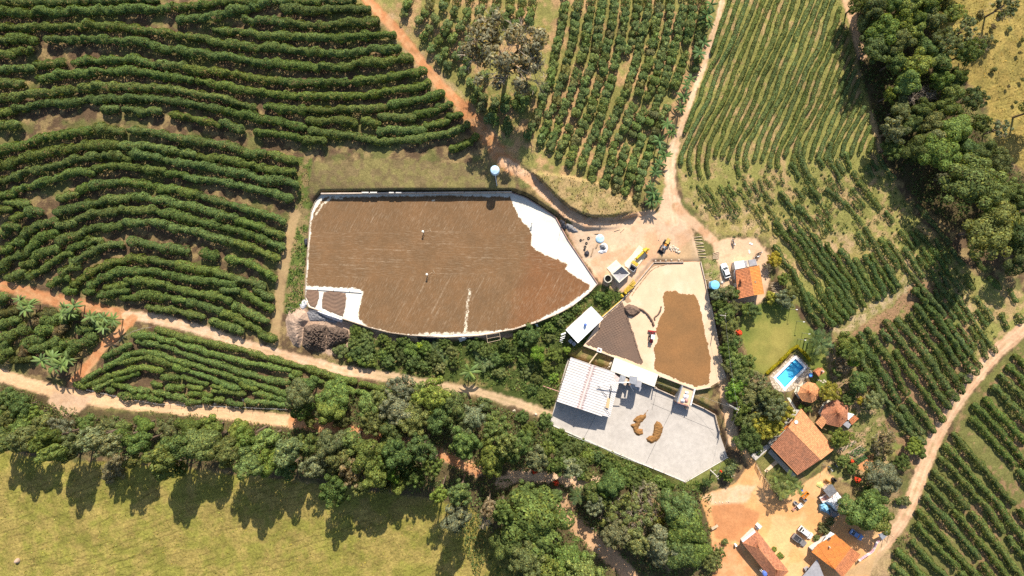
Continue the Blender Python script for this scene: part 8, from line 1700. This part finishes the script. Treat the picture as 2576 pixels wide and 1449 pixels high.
for pl, h_, m, nm, sd in ((QL('S1', [(1280, 670), (1345, 740), (1415, 850), (1390, 900), (1300, 960), (1310, 1060), (1240, 1060), (1150, 950), (1030, 880), (1090, 800), (1140, 780)]), 2.0, TARPW, 'white_sheet', 3), (QL('S1', [(915, 920), (1000, 880), (1060, 900), (1110, 960), (1130, 1060), (1140, 1140), (1070, 1090), (990, 1060), (930, 1050)]), 1.5, TARPB, 'blue_sheet', 5), (QL('S1', [(1110, 970), (1160, 960), (1240, 1050), (1320, 1080), (1330, 1140), (1230, 1200), (1160, 1190), (1130, 1100)]), 1.2, TARPG, 'grey_sheet', 8)):
    heap(nm, pl, None, h_, m, None, None, None, .6, .3, sd, .35, parent=t)
t = thing('table', 'pale wooden workbench at the edge of the dark dirt patch', 'table', P(*Q('S3', 410, 440)), ang(140, -80)); MB().box((0, 0, .85), (2.0, .75, .1)).build('top', LOG, t)
for x in (-.85, .85):
    for y in (-.3, .3): MB().tube((x, y, -.05), (x, y, .82), .05).build('leg', WOOD, t)
t = thing('water_tank', 'white box tank at the corner of the long house', 'water tank', P(*Q('S3', 1290, 420)), ang(70, 60)); MB().box((-.1, .1, .7), (.95, .95, 1.4), 0, .95).build('case', WHITE, t); MB().box((-.1, .1, 1.44), (1.0, 1.0, .08)).build('lid', TARPW, t); MB().box((.1, -.75, .45), (.8, .55, .9)).build('side_box', GALV, t)
t = thing('drum', 'white drum beside the track behind the long house', 'drum', P(*Q('S3', 835, 810))); MB().lathe([(.3, 0), (.33, .05), (.33, .9), (.28, .96)], 16).build('shell', WHITE, t); 
for i, (x, y) in enumerate([(1160, 590), (1195, 550), (1225, 530)]):
    p = P(*Q('S3', x, y)); t = thing('flower_pot', f'red flower pot along the white end of the long house, {ordn(i)} one', 'flower pot', p, 0, 'red flower pots by the long house'); MB().lathe([(.16, 0), (.24, .4), (.26, .42)], 12).build('pot', RED, t); c = link('plant', BUSH[0], t, (0, 0, .6), None, (.28, .28, .28)); c.color = (.30, .06, .04, 1)
t = thing('engine', 'old engine block beside the grey awning', 'engine', P(*Q('S2', 650, 1290)), .5); MB().box((0, 0, .5), (1.2, 1.0, .7)).build('block', GREYP, t); MB().tube((.2, .1, .85), (.2, .1, 1.05), .28).tube((-.3, -.25, .85), (-.3, -.25, 1.0), .2).build('cover', DARK, t); MB().box((.1, -.45, .9), (.4, .25, .2)).build('filter', WHITE, t)
t = thing('white_basin', 'white basin at the workshop corner', 'basin', P(*Q('S2', 898, 788))); MB().lathe([(.25, 0), (.42, .5), (.46, .52)], 14).build('bowl', WHITE, t)
# clothes line
cl = thing('clothes_line', 'curved clothes line of pink and white washing beside the side road', 'clothes line', P(*Q('S2', 2000, 950))); o0 = Vector(cl.location); LN = QL('S2', [(2150, 740), (2100, 800), (2060, 880), (2030, 950), (1980, 1000), (1920, 1030), (1860, 1070), (1800, 1110), (1740, 1160)])
pp = [P(x, y, 1.6) - o0 for x, y in LN]; MB().path(pp, .02, 4).build('line', WHITE, cl)
for k in (0, 4, 8): MB().tube((pp[k].x, pp[k].y, -.1), pp[k], .05).build('post', WOOD, cl)
CM = [mat('pink_cloth', (.62, .35, .42), .8, .1, 2.0), mat('white_cloth', (.72, .68, .68), .8, .05, 2.0), mat('mauve_cloth', (.36, .25, .36), .8, .1, 2.0), mat('grey_cloth', (.22, .19, .22), .8, .1, 2.0)]
s_ = np.array([p[:] for p in pp]); rs_, L = resample(s_, .62)
for i in range(len(rs_) - 1):
    a_, c_ = Vector(rs_[i]), Vector(rs_[i + 1]); d = (c_ - a_).normalized(); nrm = Vector((-d.y, d.x, 0)); k = rk.choice(4, p=[.3, .4, .2, .1] if i < 14 else [.1, .1, .4, .4]); w2 = .24
    v = [a_ + d * .04 + nrm * .03, c_ - d * .04 + nrm * .03, c_ - d * .04 + nrm * (.22 + rk.uniform(0, .12)) - Vector((0, 0, .75)), a_ + d * .04 + nrm * .2 - Vector((0, 0, .75))]
    v2 = [a_ + d * .04 - nrm * .03, c_ - d * .04 - nrm * .03, c_ - d * .04 - nrm * .2 - Vector((0, 0, .6)), a_ + d * .04 - nrm * .22 - Vector((0, 0, .6))]
    MB().add(v + v2, [(0, 1, 2, 3), (7, 6, 5, 4), (0, 4, 5, 1)]).build('garment', CM[k], cl)
# motorbikes
def motorbike(pos, rz, label, tank):
    t = thing('motorbike', label, 'motorbike', pos, rz)
    for x in (-.65, .65):
        w_ = MB().ring((x, 0, .3), .26, .05, 18, 6, 'Y').build('wheel', RUBBER, t); MB().tube((x, -.06, .3), (x, .06, .3), .06).build('hub', GALV, w_)
    MB().box((0, 0, .45), (.5, .25, .35)).build('engine', DARK, t); MB().box((.15, 0, .8), (.5, .28, .22), 0, .7).build('fuel_tank', tank, t); MB().box((-.4, 0, .8), (.65, .25, .1)).build('seat', RUBBER, t); MB().tube((.65, 0, .3), (.42, 0, 1.0), .04).tube((.42, -.35, 1.02), (.42, .35, 1.02), .025).build('handlebar', GALV, t); MB().box((.6, 0, .85), (.15, .18, .18)).build('headlight', WHITE, t); MB().box((.65, 0, .62), (.4, .14, .04)).box((-.7, 0, .66), (.35, .16, .05)).build('mudguard', tank, t)
motorbike(P(*Q('Q3', 580, 60)), ang(40, 90), 'motorbike alone on the bare yard above the small house', GREYP); motorbike(P(*Q('Q3', 1100, 262)), ang(100, -40), 'motorbike by the yellow shrub at the small house, upper', DARK); motorbike(P(*Q('Q3', 1050, 340)), ang(90, -30), 'motorbike by the yellow shrub at the small house, lower', WHITE)
for i, (x, y, w_, h_) in enumerate([(945, 75, .95, .4), (912, 235, .4, 1.0)]): tag(MB().box((0, 0, .05), (w_, h_, .06)).build('board', WHITE, loc=P(*Q('Q3', x, y)), rot=(0, 0, -.4 if i == 0 else .1)), f'white board lying on the yard, {"farther from" if i == 0 else "nearer to"} the small house', 'board')
motorbike(P(*Q('S1', 1225, 110)), ang(60, 60), 'motorbike parked at the farmhouse garden corner', GREYP); motorbike(P(*Q('S1', 1130, 190)), ang(80, 130), 'motorbike parked nearer the farmhouse path', GALV)
# stick pen beside the small house
t = thing('stick_pen', 'little pen of crossed sticks beside the small house', 'pen', P(*Q('Q3', 1440, 980)), 0); o0 = Vector(t.location)
for i in range(11):
    a_, c_ = P(*Q('Q3', 1320 + 8 * i, 860 + 22 * i + (i % 3) * 9), .5 + .05 * i) - o0, P(*Q('Q3', 1590 - 10 * (i % 4), 850 + 22 * i), .6) - o0; MB().tube(a_, c_, .05).build('stick', LOG, t)
for x, y in ((1320, 860), (1330, 1090), (1600, 1000), (1590, 870)): p = P(*Q('Q3', x, y)) - o0; MB().tube((p.x, p.y, -.1), (p.x, p.y, 1.2), .07).build('post', WOOD, t)

# ------------------------------------------------------------------ fences, poles and wires
def ranch(line, label, n_rail=3, hp=1.25):
    pts = [P(*q) for q in line]; t = thing('wooden_fence', label, 'fence', (pts[0] + pts[-1]) / 2); o0 = Vector(t.location)
    r, L = resample(np.array([p[:] for p in pts]), 1.9)
    for p in r: p = Vector(p) - o0; MB().box((p.x, p.y, hp / 2 - .1), (.14, .14, hp + .2)).build('post', WOOD, t)
    for k in range(n_rail):
        for a_, c_ in zip(r[:-1], r[1:]): a_, c_ = Vector(a_) - o0 + Vector((0, 0, .35 + .4 * k)), Vector(c_) - o0 + Vector((0, 0, .35 + .4 * k)); d = c_ - a_; MB().box(((a_ + c_) / 2)[:], (d.length, .05, .13), math.atan2(d.y, d.x)).build('rail', LOG, t)
ranch(QL('S4', [(1465, 640), (1575, 870)]), 'wooden rail fence before the palms, short upper stretch'); ranch(QL('S4', [(1625, 905), (1800, 1130), (2010, 1375)]), 'wooden rail fence before the palms, long lower stretch')
def wire_fence(line, step, label, hp=1.15):
    pts = np.array([P(*q)[:] for q in line]); t = thing('wire_fence', label, 'fence', pts[len(pts) // 2]); o0 = Vector(t.location); r, L = resample(pts, step)
    for p in r: p = Vector(p) - o0; MB().tube((p.x, p.y, -.2), (p.x, p.y, hp), .07, .06, 6).build('post', WOOD, t)
    for z_ in (.5, 1.0): MB().path([Vector(p) - o0 + Vector((0, 0, z_)) for p in r], .015, 3).build('wire', GALV, t)
wire_fence(T(0, 2, [(770, 990), (1140, 1075), (1300, 1110), (1600, 1160), (2000, 1180), (2480, 1195)]) + T(1, 2, [(150, 1210), (330, 1215)]), 3.4, 'wire fence with dark posts along the lower dirt road')
wire_fence(T(0, 2, [(1140, 620), (1240, 500), (1400, 410), (1560, 390)]), 3.0, 'wire fence round the upper tip of the hedge triangle')
wire_fence(T(2, 3, [(560, 20), (860, 130), (1100, 245), (1400, 350), (1740, 500)]), 3.2, 'wire fence along the white kerb of the court', .7)
CONC = mat('concrete_pole', (.60, .56, .50), .85, .1, 1.5)
def pole(fx_, fy_, h, label, arm=None, m=CONC, r=.13, trafo=False, rz=.4):
    p = P(fx_, fy_); t = thing('utility_pole' if h > 4.5 else 'lamp_post', label, 'pole', p, rz); MB().tube((0, 0, -.3), (0, 0, h), r * 1.25, r * .8, 10).build('shaft', m, t)
    if arm: MB().box((0, 0, h - .35), (arm, .1, .12)).build('crossarm', WOOD, t)
    if arm:
        for x in (-arm / 2 + .1, 0, arm / 2 - .1): MB().tube((x, 0, h - .3), (x, 0, h - .1), .05).build('insulator', WHITE, t)
    if trafo: MB().tube((.0, .32, h - 2.0), (.0, .32, h - 1.1), .27, None, 12).build('transformer', GALV, t)
    return t, Vector(p) + Vector((0, 0, h - .2))
pa_, ta = pole(*Q('Q6', 1950, 712), 8.5, 'tall concrete utility pole with transformer beside the lane', 1.8, trafo=True, rz=1.2)
pb_, tb = pole(*Q('S4', 562, 772), 5.4, 'concrete pole on the grass below the court', .9)
pc_, tc_ = pole(*Q('Q3', 230, 1500), 7.5, 'concrete utility pole among the lane bushes', 1.4, rz=1.4)
for (x, y, h), lb in zip(((220, 212, 3.4), (290, 333, 3.4), (345, 452, 3.4), (300, 512, 3.6)), ('slim lamp post on the lawn, first from the small house', 'slim lamp post on the lawn, second from the small house', 'slim lamp post on the lawn near the palms', 'slim lamp post at the tip of the pool hedges')):
    (a, b_), = T(3, 2, [(x, y)]); t, _ = pole(a, b_, h, lb, None, GALV, .05, False, 0); MB().box((.2, 0, h), (.5, .16, .1)).build('lamp_head', WHITE, t)
(a, b_), = [Q('Q1', 172, 48)]; pole(a, b_, 4.2, 'thin post beside the bundled black plastic', None, DARK, .05)
(a, b_), = [Q('S4', 590, 735)]; pole(a, b_, 2.2, 'short twin-armed post at the court edge', .8, DARK, .05)
(a, b_), = [Q('S1', 985, 100)]; pole(a, b_, 3.4, 'slim lamp post between farmhouse and implements', None, GALV, .05)
def wire(a, b_, label, sag=.6):
    pts = [a + (b_ - a) * (i / 10) - Vector((0, 0, sag * 4 * (i / 10) * (1 - i / 10))) for i in range(11)]; tag(MB().path(pts, .02, 4).build('power_line', mat('cable', (.30, .28, .25), .6, .05, 1.0) if 'cable' not in bpy.data.materials else bpy.data.materials['cable']), label, 'wire')
wire(ta, Vector(Wz(*Q('Q6', 1300, 525), -.2)), 'wire from the transformer pole to the loading bay'); wire(Vector(Wz(*Q('Q6', 1000, 430), -.1)), Vector(Wz(*Q('Q6', 540, 305), -.3)), 'wire from the loading bay to the white canopy', .2)
wire(ta, tc_, 'long wire running over the lane bushes from the transformer pole', 1.0); wire(ta, tb, 'wire from the transformer pole down to the lower pole', .8)
for i, (x, y, h_) in enumerate([(560, 160, 1.2), (640, 175, 1.0)]): pass
# vegetable beds
for i, pl in enumerate((T(3, 3, [(720, 160), (870, 80), (890, 100), (750, 190)]), T(3, 3, [(800, 210), (930, 130), (990, 180), (880, 250)]), T(3, 3, [(860, 280), (980, 215), (1000, 260), (900, 330)]))):
    cx, cy = sum(p[0] for p in pl) / 4, sum(p[1] for p in pl) / 4; t = thing('vegetable_bed', ('bare vegetable bed nearest the farmhouse', 'leafy green vegetable bed in the middle of the garden', 'orange-edged vegetable bed by the red flowers')[i], 'garden bed', P(cx, cy)); o0 = Vector(t.location)
    MB().prism([(P(*p) - o0)[:2] for p in pl], -.2, .18).build('soil', SOILM if i != 2 else SOILD, t)
    C = np.array([[*(P(x, y)[:2]), 0] for x, y in [(pl[0][0] * (1 - u) * (1 - v) + pl[1][0] * u * (1 - v) + pl[2][0] * u * v + pl[3][0] * (1 - u) * v, pl[0][1] * (1 - u) * (1 - v) + pl[1][1] * u * (1 - v) + pl[2][1] * u * v + pl[3][1] * (1 - u) * v) for u in np.linspace(.06, .94, 12) for v in np.linspace(.15, .85, 5)]])
    if i == 0: C = C[::4]
    C[:, 2] = float(t.location.z) + .25; C = np.repeat(C, 5, 0) + rk.normal(0, .1, (len(C) * 5, 3)) - np.array(o0); Vv, Fq = leaf_quads(C, np.array([0, 0, 1.0]) + rk.normal(0, .4, C.shape), np.full(len(C), .3), rk); o = link('lettuces', np_mesh('lettuces', Vv, Fq, (LEAF,)), t); o.color = (.09, .15, .06, 1); o['kind'] = 'stuff'
# small bushes dotted over the upper meadow
i = 0
for x, y, r in [(2140,140,60),(2290,420,40),(2275,700,45),(2420,870,30),(2340,150,60),(2000,180,50),(2265,270,45),(2430,290,40),(2560,400,40),(2530,530,30),(2490,1030,30),(2560,800,35)]:
    (a, b_), = T(3, 0, [(x, y)]); t = tree(a, b_, r * .17, 'brown' if i % 3 == 0 else 'olive', 'fluffy', 1.3, 'shrub', ''); tag(t, f'{"brown" if i % 3 == 0 else "olive"} scrub bush dotted in the upper meadow, {ordn(i)} listed from the wood', 'shrub', 'scrub bushes in the upper meadow'); i += 1
